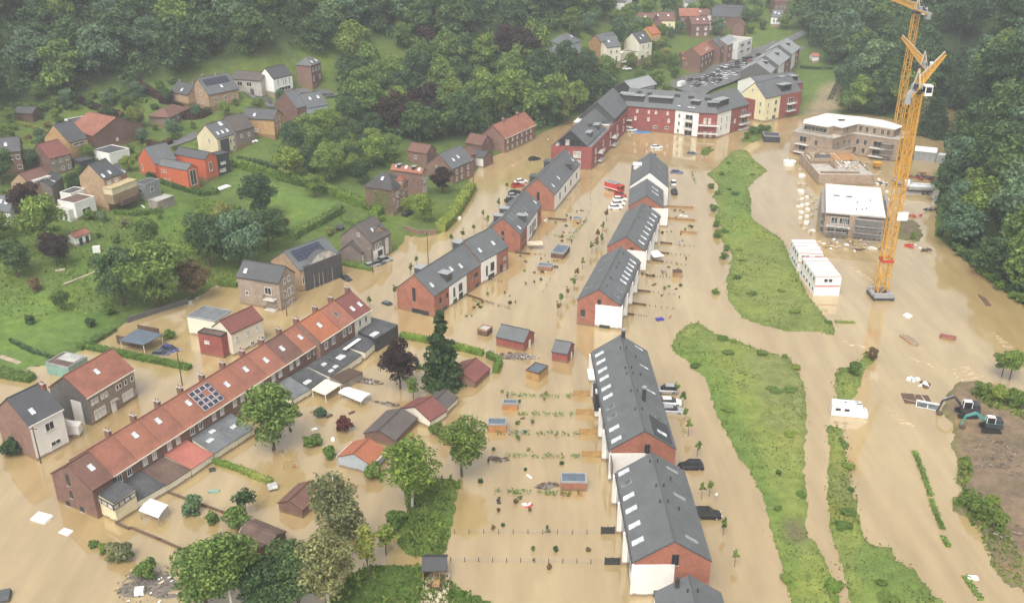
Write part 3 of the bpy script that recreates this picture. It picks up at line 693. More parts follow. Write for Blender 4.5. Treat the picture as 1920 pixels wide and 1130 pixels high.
def cone_crown(seed, r, h, tiers, per, nleaf, size, mat, low=.1):
    g = np.random.default_rng(seed); C, Q = [], []
    for i in range(tiers):
        f = i / (tiers - 1); z = h * (low + (1 - low - .04) * f); rr = r * (1 - f) ** .85 + .12
        for j in range(max(3, int(per * (1 - f) + 2))):
            a = g.random() * 6.283; q = rr * g.uniform(.55, 1)
            for s in (.35, .7, 1.0): C.append((math.cos(a) * q * s, math.sin(a) * q * s, z - .22 * q * s)); Q.append(.16 * r + .10 * rr)
    me = leaf_mesh('crown', C, Q, nleaf, size, g, .5, .3); me.materials.append(M[mat]); return me
def column_crown(seed, r, h, nleaf, size, mat, low=.05):
    g = np.random.default_rng(seed); C, Q = [], []
    for i in range(14):
        f = (i + .5) / 14; z = h * (low + (1 - low) * f); rr = r * math.sin(math.pi * min(.95, .25 + f * .72)) ** .7
        for j in range(3): a = g.random() * 6.28; C.append((math.cos(a) * rr * .5, math.sin(a) * rr * .5, z)); Q.append(rr * .6 + .05)
    me = leaf_mesh('crown', C, Q, nleaf, size, g, .9); me.materials.append(M[mat]); return me
def trunk_mesh(seed, h, r, crown_r, mat='bark', limbs=5, top=.75):
    g = random.Random(seed); a = MB(); p = Vector((0, 0, -1.6)); rr = r; n = 5
    for i in range(n):
        q = Vector((g.uniform(-.12, .12) * h * .1, g.uniform(-.12, .12) * h * .1, h * top * (i + 1) / n)); r2 = r * (1 - .8 * (i + 1) / n); a.bar(p, q, rr, mat, 7, r2); p, rr = q, r2
    for i in range(limbs):
        an = g.random() * 6.28; z = h * g.uniform(.3, .6); e = Vector((math.cos(an), math.sin(an), 0)) * crown_r * g.uniform(.5, .8)
        a.bar((0, 0, z), (e.x, e.y, z + h * g.uniform(.12, .3)), r * .42, mat, 5, r * .1)
    return a.mesh('trunk')
TREES = {}
def kind(name, crowns, trunk): TREES[name] = (crowns, trunk)
kind('forest', [broad_crown(100 + i, 6.5, 15, 38, 4600, .78, .85, .02, 'leaf_forest') for i in range(6)], trunk_mesh(1, 15, .35, 5))
kind('garden', [broad_crown(200 + i, 5, 11, 36, 7500, .42, .85, .1, 'leaf_mid') for i in range(4)], trunk_mesh(2, 11, .28, 4))
kind('open', [broad_crown(300 + i, 5, 12.5, 28, 6000, .42, .8, .2, 'leaf_bright') for i in range(3)], trunk_mesh(3, 12.5, .28, 4.2, limbs=8))
kind('birch', [broad_crown(400 + i, 4.2, 15, 40, 7500, .36, 1.1, .18, 'leaf_grey', .5) for i in range(2)], trunk_mesh(4, 15, .2, 3.4, 'birch_bark', limbs=9, top=.95))
kind('spruce', [cone_crown(500, 4.2, 16, 15, 9, 8500, .62, 'leaf_conifer', .06), cone_crown(501, 4.0, 16, 14, 9, 8000, .62, 'leaf_conifer', .06)], trunk_mesh(5, 16, .28, .5, limbs=0, top=.97))
kind('poplar', [column_crown(600, 2.0, 14, 2600, .6, 'leaf_mid')], trunk_mesh(6, 14, .2, 1, limbs=2, top=.9))
kind('slim', [broad_crown(700 + i, 1.5, 6.5, 14, 900, .32, 1.2, .25, 'leaf_mid') for i in range(3)], trunk_mesh(7, 6.5, .08, 1, limbs=4, top=.9))
kind('sapling', [broad_crown(800 + i, .55, 3.4, 9, 190, .26, 1.3, .35, 'leaf_mid') for i in range(4)], trunk_mesh(8, 3.4, .045, .4, limbs=2, top=.9))
kind('shrub', [broad_crown(900 + i, 2.0, 3.2, 18, 1900, .32, .8, .0, 'leaf_mid') for i in range(4)], trunk_mesh(9, 2.2, .12, 1.4, limbs=5))
def tree(knd, p, label, cat='tree', group=None, s=1.0, sz=None, leaf=None, rz=None, name=None, dip=.0):
    crowns, trunk = TREES[knd]; rz = random.random() * 6.28 if rz is None else rz
    nm = name or {'shrub': 'shrub', 'spruce': 'spruce_tree', 'birch': 'birch_tree', 'sapling': 'young_tree', 'poplar': 'poplar_tree', 'forest': 'forest_tree'}.get(knd, 'garden_tree')
    t = thing(nm, label, cat, (p[0], p[1], p[2] - dip), rz, group); t.scale = (s, s, sz or s)
    link('trunk', trunk, t); c = link('crown', random.choice(crowns), t)
    if leaf: c.material_slots[0].link = 'OBJECT'; c.material_slots[0].material = M[leaf]
    return t
def hedge(pts, label, wd=1.4, ht=1.5, leaf='leaf_hedge', dens=16, size=.34, group=None, on=None, cat='hedge'):
    P = [ground(*p) if on is None else at(*p, on) for p in pts]; o = P[0].copy(); C, Q = [], []; ln = 0
    V = []; g = RNG
    for a, b in zip(P, P[1:]):
        l = (b - a).length; ln += l; k = int(l * dens * (wd + 2 * ht)); u = (b - a).normalized(); nn = Vector((-u.y, u.x, 0))
        for _ in range(k):
            f = g.random()
            if dens < 8 and math.sin(f * l * 1.1 + a.x) + math.sin(f * l * 2.7 + a.y) < -1.05: continue
            side = g.random() * (wd + 2 * ht)
            if side < ht: y, z = -wd / 2, side
            elif side < 2 * ht: y, z = wd / 2, side - ht
            else: y, z = (side - 2 * ht) - wd / 2, ht
            p = a.lerp(b, f) - o + nn * (y + g.normal() * .1); V.append((p.x, p.y, p.z + z + g.normal() * .12 - .1))
    V = np.array(V); n = len(V); d = g.normal(size=(n, 3)); d[:, 2] += .8; d /= np.linalg.norm(d, axis=1)[:, None]
    u = np.cross(d, g.normal(size=(n, 3))); u /= np.linalg.norm(u, axis=1)[:, None]; v = np.cross(d, u); s = size * (.6 + .8 * g.random(n))[:, None]
    W_ = np.stack([V - u * s * .6, V - v * s * .4, V + u * s * .6, V + v * s * .4], 1).reshape(-1, 3).tolist(); Fq = np.arange(n * 4).reshape(-1, 4).tolist()
    a_ = MB(); core = []
    for a, b in (zip(P, P[1:]) if dens >= 8 else ()):
        u_ = (b - a).normalized(); nn = Vector((-u_.y, u_.x, 0)) * (wd / 2 - .12); lo = [a - o - nn, b - o - nn, b - o + nn, a - o + nn]
        i = len(W_); W_ += [(q.x, q.y, q.z - .8) for q in lo] + [(q.x, q.y, q.z + ht - .2) for q in lo]
        Fq += [[i, i + 1, i + 5, i + 4], [i + 1, i + 2, i + 6, i + 5], [i + 2, i + 3, i + 7, i + 6], [i + 3, i, i + 4, i + 7], [i + 4, i + 5, i + 6, i + 7]]
    me = bpy.data.meshes.new('hedge'); me.from_pydata(W_, [], Fq); me.materials.append(M[leaf])
    return tag(link('hedge', me, None, o), label, cat, group)
def tufts(name, label, polys, n, size, leaf, hmax=.5, kindcat='grass', edge=None):
    g = RNG; out = []
    for pl in polys:
        ar = 0.5 * abs(sum(pl[i][0] * pl[i - 1][1] - pl[i - 1][0] * pl[i][1] for i in range(len(pl))))
        k = int(n * ar); lo, hi = pl.min(0), pl.max(0); q = lo + g.random((int(k * (np.prod(hi - lo) / ar)) + 10, 2)) * (hi - lo); q = q[inside(q, pl)]
        q = q[q[:, 1] > 75] + (g.normal(size=(int((q[:, 1] > 75).sum()), 2)) * .55 if kindcat == 'grass' else 0); out.append(q)
    q = np.concatenate(out); z = np.maximum(terrain(q), -.06); n = len(q); an = g.random(n) * 6.283
    cl = np.sin(q[:, 0] * .35 + np.sin(q[:, 1] * .21) * 2) * .5 + .5
    hh = hmax * (.25 + g.random(n) ** 2) * (.5 + cl); s = size * (.5 + g.random(n))
    u = np.stack([np.cos(an), np.sin(an), np.zeros(n)], 1) * s[:, None]; b = np.concatenate([q, z[:, None] - .05], 1); lean = g.normal(size=(n, 3)) * .35 * hh[:, None]; lean[:, 2] = hh
    V = np.stack([b - u * .5, b + u * .5, b + u * .35 + lean, b - u * .35 + lean], 1).reshape(-1, 3)
    me = bpy.data.meshes.new(name); me.from_pydata(V.tolist(), [], np.arange(n * 4).reshape(-1, 4).tolist()); me.materials.append(M[leaf])
    tag(link(name, me), label, kindcat, None, 'stuff')

# ------------------------------------------------------------------ building extras
def panel(t, side, t0, t1, z0, z1, m, name='render_panel', proud=.12):
    L, D = t['_d'][0], t['_d'][1]; ln = L if side in 'SN' else D; a = MB(); a.box((0, 0, (z0 + z1) / 2), ((t1 - t0) * ln, proud * 2, z1 - z0), m)
    tm = (t0 + t1) / 2
    rz = {'S': 0, 'E': R(90), 'N': R(180), 'W': R(270)}[side]
    loc = {'S': (-L / 2 + tm * L, -D / 2, 0), 'E': (L / 2, -D / 2 + tm * D, 0), 'N': (L / 2 - tm * L, D / 2, 0), 'W': (-L / 2, D / 2 - tm * D, 0)}[side]
    return a.build(name, t, loc, rz)
def pwin(p, x, z, w_, h_, pane='glass', frame='frame_dark', off=.13):
    o = window_at(p, (x, -off, z), 0, w_, h_, pane, frame); return o
def pipes(t, side, us, v, m='dark_metal'):
    """small roof vents"""
    L, D, eh, rh = t['_d'];
    for u in us:
        a = MB(); a.cyl((0, 0, -.2), .09, .75, m, 8); a.cyl((0, 0, .5), .14, .12, m, 8)
        x = -side * (L / 2) * (1 - v); a.build('vent_pipe', t, (x, -D / 2 + u * D, eh + (rh - eh) * v + .2))

# ------------------------------------------------------------------ new brick and white terraces along the flooded street (left row)
EH = 5.2
t = house('three-gabled brick and white terrace with grey roofs nearest the brick-walled street, largest of its row', (743.5, 540.3), (813.6, 556.2), (900.4, 495), eh=EH, ridge='y', pitch=40, wall='brick_orange', roof='slate', cat='terrace', name='terraced_block', over=.12,
    wins=[('S', [.47], 4.6, .8, 3.4, 'glass'), ('E', [.12, .26], 3.2, .7, 1.5), ('S', [.62], .5, 4.6, 1.3), ('E', [.88], 3.4, 1.6, 1.2), ('E', [.80], 3.4, .5, 1.4, 'curtain'), ('E', [.2], .4, 1.8, 1.1), ('E', [.9], .5, 1.6, 1.0)],
    sky=[(-1, .09, .35), (-1, .52, .45), (-1, .68, .35)], dorm=[(-1, .36, .12, 2.2, 3.2, 2.0, 'zinc'), (1, .3, .3, 2.4, 2.6, 1.9, 'zinc')], frame='frame_dark')
p = panel(t, 'E', .30, .66, -1, EH - .1, 'white_wall'); pwin(p, -1.9, 3.0, .7, 2.3); pwin(p, 1.0, 3.2, 1.5, 1.9); pwin(p, 1.1, .8, 1.7, 1.7); pwin(p, -1.6, .5, 1.6, 1.3)
F1W = t['_d'][0]
t = house('taller end house of the first brick and white terrace, its grey roof stepped up', None, (901.5, 492), (953, 463.8), W=F1W, eh=EH + .6, ridge='y', pitch=40, wall='brick_orange', roof='slate', cat='terrace', name='terraced_block', over=.12,
    wins=[('E', [.72], 1.2, .8, 2.2), ('E', [.86], 3.6, 1.6, 1.2, 'curtain'), ('E', [.86], 1.0, 1.5, 1.9, 'curtain')], sky=[(-1, .2, .4), (-1, .68, .4)], dorm=[(1, .1, .3, 2.2, 2.4, 1.9, 'zinc')], frame='frame_dark')
p = panel(t, 'E', .0, .55, -1, EH + .5, 'white_wall'); pwin(p, -1.0, 2.8, .7, 2.6); pwin(p, 1.4, 3.2, 1.5, 2.2); pwin(p, .9, .6, 2.6, 1.5)
t = house('brick and white terrace with one dark dormer, middle of the left new row', (910, 434), (975.6, 440), (1027.6, 386), eh=EH, ridge='y', pitch=40, wall='brick_orange', roof='slate', cat='terrace', name='terraced_block', over=.12,
    wins=[('S', [.5], 5.2, .8, 1.2), ('S', [.5], 3.2, .8, 1.2), ('E', [.1, .2], 3.0, .7, 1.8), ('E', [.9], 3.2, .9, 1.2)], sky=[(-1, .1, .2), (-1, .5, .3), (-1, .6, .5, .6, 1.6, 'skylight_dark'), (-1, .25, .7, .6, 1.8, 'skylight_dark'), (-1, .15, .75, .6, 1.8, 'skylight_dark'), (-1, .92, .3)],
    dorm=[(-1, .33, .12, 1.9, 3.0, 1.9, 'zinc'), (1, .2, .25, 2, 2.5, 1.9, 'zinc'), (1, .45, .25, 2, 2.5, 1.9, 'zinc')], frame='frame_dark')
p = panel(t, 'E', .30, .78, -1, EH - .1, 'white_wall'); [pwin(p, x, 2.7, .7, 2.4) for x in (-2.6, -.6, .9)]; pwin(p, 2.9, 2.9, 1.2, 2.2); pwin(p, 1.6, .4, 3.0, 1.2)
t = house('brick terrace with a white side wall, farthest of the left new row', (976.6, 360), (1039.8, 366), (1055, 306), eh=EH, ridge='y', pitch=41, wall={'*': 'brick_orange', 'E': 'white_wall'}, roof='slate', cat='terrace', name='terraced_block', over=.12,
    wins=[('S', [.52], 4.4, .8, 2.6), ('E', [.2, .4, .62, .85], 3.0, 1.0, 1.8)], sky=[(-1, .12, .3), (-1, .34, .35), (-1, .93, .4)], dorm=[(-1, .74, .1, 3.0, 3.2, 2.0, 'zinc', 'slate'), (1, .22, .2, 3, 3, 2, 'zinc', 'slate'), (1, .72, .2, 3, 3, 2, 'zinc', 'slate')], frame='frame_dark')
# right row, far to near
t = house('white-gabled terrace with dark grey roof at the far head of the right new row', (1181, 351), (1252.7, 351), (1251, 316), FL=(1186.4, 309), eh=6, ridge='y', pitch=38, wall='white_wall', roof='slate', cat='terrace', name='terraced_block', over=.1, sky=[(-1, .6, .5, .9, 1.2, 'skylight_dark'), (-1, .35, .5, .9, 1.2, 'skylight_dark')], wins=[('E', [.2, .5, .8], 3.2, 1.4, 1.4)], dorm=[(1, .7, .12, 3.0, 3.0, 1.8, 'white_wall', 'white_wall')], frame='frame_dark')
t = house('small brick-gabled terrace tucked in front of the white gable, with two roof windows', (1179, 390), (1243, 388), (1242, 357), FL=(1182, 356), eh=5.6, ridge='y', pitch=34, wall='brick_orange', roof='slate', cat='terrace', name='terraced_block', over=.1, sky=[(-1, .45, .5, .8, 2.4), (-1, .7, .5, .8, 2.4), (1, .4, .4, .5, 1.8, 'skylight_dark')], wins=[('S', [.6], 5.6, 1.2, .8)], frame='frame_dark')
panel(t, 'S', .55, 1.14, -1, 5.5, 'white_wall')
def new_terrace(label, A, B, C, FL, eh, sk, west=(), wflip=False, extra=None, gw=(.55, 6.2, .9, 1.4), white=(.42, 1.0), wtop=None):
    t = house(label, A, B, C, FL=FL, eh=eh, ridge='y', pitch=33, wall={'*': 'brick_orange', 'E': 'white_wall', 'W': 'white_wall'} if not wflip else {'*': 'brick_orange', 'W': 'white_wall'}, roof='slate', cat='terrace', name='terraced_block', over=.12, sky=sk, frame='frame_dark',
        wins=[('S', [gw[0]], gw[1], gw[2], gw[3])] + list(west))
    p = panel(t, 'S', white[0], white[1], -1.2, wtop or eh - .2, 'white_wall'); L, D = t['_d'][0], t['_d'][1]
    side = -1 if not wflip else 1; s = 'E' if not wflip else 'W'
    n = max(3, int(D / 6.2))
    for i in range(n):   # white party fins and glazed recesses of the garden front
        x0 = i / n; q = panel(t, s, x0 + .005, x0 + .03, -1.2, eh - .3, 'white_wall', 'fin', .7)
        q = panel(t, s, x0 + .05, x0 + .16, -1.2, eh - 1.4, 'glass', 'window', .06); q = panel(t, s, x0 + .2, x0 + .3, 2.6, eh - .9, 'glass', 'window', .06)
    g = MB(); g.box((0, 0, 0), (.28, D - .1, .26), 'zinc'); g.build('gutter', t, (-side * (L / 2 + .3), 0, eh - .2))
    return t, p
sk = [(-1, .10 + .08 * i, .26, .8, 1.9, 'skylight_dark' if i < 0 else 'skylight_glass') for i in range(9)]
t, p = new_terrace('right row terrace with seven white roof windows in one straight line', (1138.6, 463), (1207.6, 469.4), (1237.7, 402), (1173, 400), 5.8, [(-1, .1 + .13 * i, .25, .8, 1.9) for i in range(7)] + [(1, .3, .5, .6, 1.5, 'skylight_dark'), (1, .55, .5, .6, 1.5, 'skylight_dark')], gw=(.66, 5.8, .9, .9), white=(.55, 1.02))
pipes(t, -1, [.55, .75, .9], .85)
t, p = new_terrace('right row terrace whose half brick, half white end gable stands free in the water', (1082, 564), (1161.8, 571), (1200.7, 487.8), (1126.4, 483.4), 6, [(-1, .40 + .095 * i, .25, .8, 1.9) for i in range(6)] + [(-1, .22, .22, 1.1, 1.4, 'skylight_dark'), (-1, .1, .22, 1.1, 1.4, 'skylight_dark'), (1, .8, .5, .5, 1.6, 'skylight_dark'), (1, .55, .5, .5, 1.6, 'skylight_dark'), (1, .2, .3, .5, 1.6, 'skylight_dark')], west=[('S', [.14], 3.0, 1.0, 1.6)], gw=(.52, 6.2, .8, 1.3), white=(.44, 1.0), wtop=5.6)
pwin(p, -.4, .3, 2.4, 1.0); pipes(t, -1, [.12, .3, .55, .65, .88], .75)
t, p = new_terrace('long grey-roofed terrace with a tall flue and two rows of roof windows', (1145, 839.7), (1267.7, 845), (1212.5, 660.3), (1111.7, 658.2), 6.2,
    [(1, .045, .2, 1.1, 2.0), (1, .145, .2, 1.1, 2.0), (1, .255, .2, 1.2, 1.8, 'skylight_dark'), (1, .345, .2, 1.2, 1.8, 'skylight_dark')] + [(1, u, .2, 1.1, 2.0) for u in (.45, .54, .645, .735, .83, .92)] + [(-1, u, .35, .5, 2.0) for u in (.47, .74, .96)] + [(-1, .2, .3, .9, 2.0, 'skylight_dark'), (-1, .07, .38, 1.0, 2.0)], wflip=True, gw=(.56, 6.3, .95, 1.8), white=(-.02, .54), wtop=5.5)
a = MB(); a.box((0, 0, 0), (3.8, 6.4, .05), 'slate_dark'); o_ = a.build('dark_roof_patch', t, (t['_d'][0] * .31, -t['_d'][1] / 2 + 3.5, 6.2 + math.tan(R(33)) * t['_d'][0] * .19 + .32)); o_.rotation_euler = (0, R(33), 0)
a = MB(); a.cyl((0, 0, -.5), .33, 3.2, 'dark_metal', 12); a.cyl((0, 0, 2.7), .42, .3, 'metal_grey', 12); a.build('flue', t, (t['_d'][0] * .13, -t['_d'][1] * .18, 8.8))
a = MB(); a.cyl((0, 0, -.5), .4, 2.2, 'dark_metal', 12); a.cyl((0, 0, 1.7), .48, .3, 'metal_grey', 12); a.build('flue', t, (t['_d'][0] * .04, t['_d'][1] * .48, 9.6))
pipes(t, -1, [.2, .38, .56, .62, .85], .9); pipes(t, 1, [.2, .38, .56, .62, .85], .88); pipes(t, -1, [.4, .6, .8], .6)
part(t, 'dormer', lambda a: a.box((0, 0, 0), (1.0, 4.2, 3.6), 'dark_clad'), (-t['_d'][0] / 2 - .35, t['_d'][1] * .12, 3.6)); part(t, 'awning', lambda a: a.box((0, 0, 0), (1.6, 4.4, .15), 'white_sheet'), (-t['_d'][0] / 2 - .7, t['_d'][1] * .29, 5.2))
t, p = new_terrace('nearest whole grey-roofed terrace, its big white and brick gable at the bottom', (1188.8, 1049.2), (1334.4, 1056.9), (1283.8, 888.8), (1156.7, 880.6), 6.0,
    [(1, u, .17, 1.1, 2.0) for u in (.16, .33, .50, .65, .945)] + [(1, .81, .17, 1.2, 1.8, 'skylight_dark')] + [(-1, u, .45, .7, 2.2, 'metal_grey') for u in (.12, .58, .9)], wflip=True, gw=(.53, 6.4, 1.0, 1.9), white=(-.03, .53), wtop=5.6)
pwin(p, 2.0, .3, 3.4, 1.6); pipes(t, -1, [.42, .6, .9], .9); pipes(t, 1, [.42, .6, .9], .88); pipes(t, -1, [.4, .75], .6)
f0, f1 = at(1227.3, 1112, 6), at(1350.5, 1112, 6); ex = (f1 - f0).normalized(); ey = Vector((ex.y, -ex.x, 0))
t = house('grey roof of the terrace cut off by the bottom edge of the picture', px_of(f0 + ey * 14), px_of(f1 + ey * 14), px_of(f1), eh=6, ridge='y', pitch=33, wall={'*': 'brick_orange', 'E': 'white_wall', 'W': 'white_wall'}, roof='slate', cat='terrace', name='terraced_block', over=.12)
pipes(t, -1, [.8], .85); pipes(t, 1, [.8], .85); a = MB(); a.cyl((0, 0, -.4), .3, 1.4, 'dark_metal', 10); a.build('flue', t, (-t['_d'][0] * .2, t['_d'][1] * .42, 8.6))

# ------------------------------------------------------------------ red brick apartment complex
t = house('red brick apartment wing with a slate attic and a glazed dark gable', (1033.5, 274.6), (1110, 278), (1176, 209), eh=7.6, wall='brick_red', roof='flat_roof_grey', flat=True, cat='apartments', name='apartment_block', trim='brick_red',
    wins=[('S', [.42], 5.4, .9, .9, 'curtain'), ('S', [.42], 2.6, .9, .9, 'curtain'), ('S', [.64], 5.2, 2.6, 2.2, 'curtain'), ('S', [.64], 2.2, 2.6, 2.2, 'curtain'), ('E', [.1, .3, .5, .7, .9], 5.2, 1.6, 1.8), ('E', [.1, .3, .5, .7, .9], 2.2, 1.6, 1.8)])
L, D = t['_d'][0], t['_d'][1]
def attic(t, x0, x1, y0, y1, z0, eh, pitch, nm='attic', wall='dark_clad', roof='slate', gablem=None):
    a = MB(); rh = eh + math.tan(R(pitch)) * (x1 - x0) / 2; xm = (x0 + x1) / 2
    for q in (((x0, y0), (x1, y0)), ((x1, y0), (x1, y1)), ((x1, y1), (x0, y1)), ((x0, y1), (x0, y0))): a.face([(*q[0], z0), (*q[1], z0), (*q[1], eh), (*q[0], eh)], wall)
    a.face([(x0, y0, eh), (x1, y0, eh), (xm, y0, rh)], gablem or wall); a.face([(x1, y1, eh), (x0, y1, eh), (xm, y1, rh)], wall); o = a.build(nm, t)
    r = MB(); e = .35; k = math.tan(R(pitch)); sl_ = (xm - x0 + e) / math.cos(R(pitch)); ly = y1 - y0 + .5
    for s in (-1, 1):
        lo = [(xm + s * (xm - x0 + e), y0 - .3, eh - e * k + .01), (xm + s * (xm - x0 + e), y1 + .3, eh - e * k + .01), (xm, y1 + .3, rh + .01), (xm, y0 - .3, rh + .01)]
        uv = [(0, 0), (ly, 0), (ly, sl_), (0, sl_)]
        if s < 0: lo, uv = lo[::-1], uv[::-1]
        r.prism(lo, [(x, y, z + .22) for x, y, z in lo], roof, roof, uvtop=uv)
    return o, r.build('roof', o)
o, r = attic(t, -L / 2 + 1.0, L / 2 - 2.0, -D / 2 + .8, D * .12, 7.5, 8.2, 42)
for x, m in ((-L * .33, 'curtain'), (-L * .2, 'glass'), (-L * .08, 'curtain'), (L * .05, 'glass'), (L * .18, 'glass')):
    b = MB(); b.box((0, 0, 0), (1.3, .08, 1.9 if abs(x) < L * .3 else 1.2), m); b.build('window', o, (x - .5, -D / 2 + .78, 8.9 if abs(x) < L * .3 else 8.3))
o2, r2 = attic(t, -L / 2 + .6, L / 2 - .4, D * .12, D / 2 + 4, 7.5, 9.6, 42, wall='slate')
for y in (-.32, -.12): part(t, 'dormer', lambda a: (a.box((0, 0, 0), (2.4, 3.4, 2.0), 'zinc'), a.box((0, 0, 1.1), (2.8, 3.8, .15), 'metal_grey')), (L * .22, D * y, 9.6))
part(t, 'dormer', lambda a: (a.box((0, 0, 0), (3.2, 2.2, 1.2), 'dark_metal'), ), (L * .06, -D * .2, 11.2)); part(t, 'roof_terrace', lambda a: (a.box((0, 0, 0), (2.6, 8, 1.4), 'white_wall'), a.box((0, 0, .75), (2.8, 8.2, .12), 'concrete_pale')), (-L / 2 + 1.2, D * .1, 8.3))
part(t, 'dormer', lambda a: (a.box((0, 0, 0), (3, 3, 2.2), 'white_wall'), a.box((0, 0, 1.15), (3.3, 3.3, .15), 'zinc')), (L / 2 - 1.6, D * .0, 8.6))
for y, z in ((-.3, 3.6), (-.3, .8), (.08, 3.6), (.08, .8)): balcony(t, (L / 2, D * y, z), R(90), 5, 1.6)
def shear(t, k, y0):
    """turn a right-angled plan into the slanted plan the wing really has"""
    for o in list(t.children):
        dx = k * (o.location.y - y0); o.location.x += dx
        if len(o.children) and o.data.users == 1 or o.data.users == 1:
            if abs(o.rotation_euler.z) < .01:
                for v in o.data.vertices: v.co.x += k * v.co.y
                for c in o.children:
                    c.location.x += k * c.location.y
                    if c.data.users == 1:
                        for v in c.data.vertices: v.co.x += k * v.co.y
        if abs(abs(o.rotation_euler.z) - R(90)) < .01: o.rotation_euler.z -= math.atan(k)
qc = loc_in(t, at(1176, 209, 7.6)); shear(t, (qc[0] - L / 2) / D, -D / 2)
t, ro, fr = bent('red, white and red bent apartment block with grey roof facing the flooded court', [(1172, 198), (1267, 205), (1311, 211), (1346, 212.5), (1372, 204), (1404, 194.7)], 13, 9.6, 5.2, ['brick_red', 'white_wall', 'brick_red', 'white_wall', 'brick_red'], 'slate',
    wins=[(0, [.25, .48, .62, .85], 7.8, .8, 1.2, 'curtain'), (0, [.22, .48, .88], 5.0, .9, 1.4, 'curtain'), (0, [.62, .85], 2.2, 1.6, 1.0), (1, [.18], 7.4, .9, 1.6), (1, [.18], 4.4, .9, 1.6), (1, [.16], 1.6, 1, 1.4), (1, [.6], 7.2, 3.0, 2.0), (1, [.6], 4.2, 3.0, 2.0), (1, [.6], 1.2, 3.0, 2.0),
          (2, [.35, .6], 6.4, 1.0, 2.2, 'curtain'), (2, [.4, .7], 1.4, 1.0, 2.0, 'curtain'), (3, [.3, .7], 6.6, .8, 1.8), (3, [.3, .7], 3.6, .8, 1.8), (4, [.25], 4.4, 1.2, 1.6, 'curtain'), (4, [.72], 6.8, 2.4, 2.0), (4, [.72], 3.6, 2.4, 2.0)])
for i, tt, zs, wd in ((0, .06, (4.2, 1.6), 4), (1, .6, (6, 3), 3.4), (2, .55, (4.9, 1.8), 8), (4, .75, (5.5, 2.4, .4), 6)):
    f0, e, rz, *_ = fr[i]
    for z in zs: balcony(t, (f0.x + e.x * tt, f0.y + e.y * tt, z), rz, wd, 1.6)
for i, tt, v, w_, h_ in ((0, .0, .35, 5, 2.2), (0, .14, .25, 8, 2.4), (0, .67, .25, 9, 2.4), (1, .75, .35, 3.4, 1.8), (2, .85, .3, 4, 2.0), (3, .6, .25, 7, 2.6), (0, .22, .8, 1.6, .8), (0, .42, .75, 1.8, .9), (0, .95, .75, 2, .9), (1, .5, .75, 2, .9), (2, .6, .75, 2.4, 1.0)):
    f0, e, rz, nn, r0, r1, f1 = fr[i]; p = f0 + e * tt; q = p + (r0 + (r1 - r0) * tt - p) * v; a = MB()
    if v < .5: a.box((0, 1.4, h_ / 2 - .7), (w_, 3, h_ + .6), 'dark_clad'); a.box((0, 1.3, h_ + .0), (w_ + .4, 3.5, .16), 'metal_grey')
    else: a.box((0, 0, .2), (w_, 1.3, h_), 'dark_metal')
    a.build('dormer' if v < .5 else 'roof_hatch', ro, q, rz)
for tt in (.1, .55, .72):
    f0, e, rz, nn, r0, r1, f1 = fr[1]; p = f0 + e * tt; q = p + (r0 - f0) * .18; a = MB(); a.box((0, 0, .3), (1.3, 1.0, .25), 'skylight_glass'); a.build('skylight', ro, q, rz)
t = house('cream-gabled apartment block with red brick balcony bay, right end of the apartments', (1391, 175), (1435.5, 185), (1514, 173.6), eh=9.4, ridge='y', pitch=40, wall={'*': 'pale_yellow', 'N': 'brick_red'}, roof='slate', cat='apartments', name='apartment_block', over=.2,
    wins=[('S', [.82], 6.8, .9, 1.6), ('S', [.82], 3.8, .9, 1.6), ('E', [.1], 6.6, .7, 1.5), ('E', [.1], 3.8, .7, 1.5), ('E', [.1], 1.0, .7, 1.4), ('E', [.3], 7, 1.6, 1.8), ('E', [.3], 4.0, 1.6, 1.8), ('E', [.28], 1, 2, 2.0), ('S', [.45], 11.8, .8, .8)], dorm=[(-1, .62, .15, 6, 3.5, 2.6, 'dark_clad')])
p = panel(t, 'E', .42, 1.0, -1, 9.5, 'brick_red', 'brick_bay', .25); pwin(p, 0, 6.6, 3, 2.2, 'glass', 'frame_white', .27); pwin(p, 0, 3.6, 3, 2.2, 'glass', 'frame_white', .27)
for z in (5.4, 2.5): balcony(p, (0, -.25, z), 0, 5.2, 1.5)
panel(t, 'S', .0, .6, -1, 8.0, 'brick_red', 'brick_bay', .2)
t = house('white-ended apartment block with red upper wall, behind the cream gable', (1384, 152), (1428, 165), (1474, 147), eh=9.0, ridge='y', pitch=22, wall={'*': 'brick_red', 'W': 'white_wall', 'S': 'white_wall'}, roof='slate', cat='apartments', name='apartment_block', over=.2, sky=[(-1, .1, .2), (-1, .2, .2), (-1, .3, .2)], dorm=[(-1, .6, .2, 3, 3, 2, 'zinc'), (-1, .85, .2, 3, 3, 2, 'zinc')])
for i, (a_, b_, lb) in enumerate((((1444, 138), (1458, 124), 'nearest of the three pale-roofed townhouses stepping up behind the cream gable, one dormer'), ((1460, 124), (1484, 105), 'middle of the three pale-roofed townhouses with a dark dormer beside the upper car park'), ((1485, 103), (1500, 89), 'farthest of the three pale-roofed townhouses above the green field, with a dark dormer'))):
    t = house(lb, a_, b_, W=13, eh=7.2, zb=3.5 + 1.2 * i, ridge='x', pitch=31, wall={'*': 'brick_red', 'W': 'slate_wall'}, roof='slate_pale', vgap=.25, dorm=[(-1, .5, .5, 2.2, 1.8, 1.4, 'dark_clad')], wins=[('S', [.3, .7], 4.8, 1.2, 1.4), ('S', [.3, .7], 1.8, 1.2, 1.4)])
    panel(t, 'S', .02, .45, -1, 7.0, 'white_wall'); panel(t, 'E', .05, .95, -1, 7, 'brick_red')
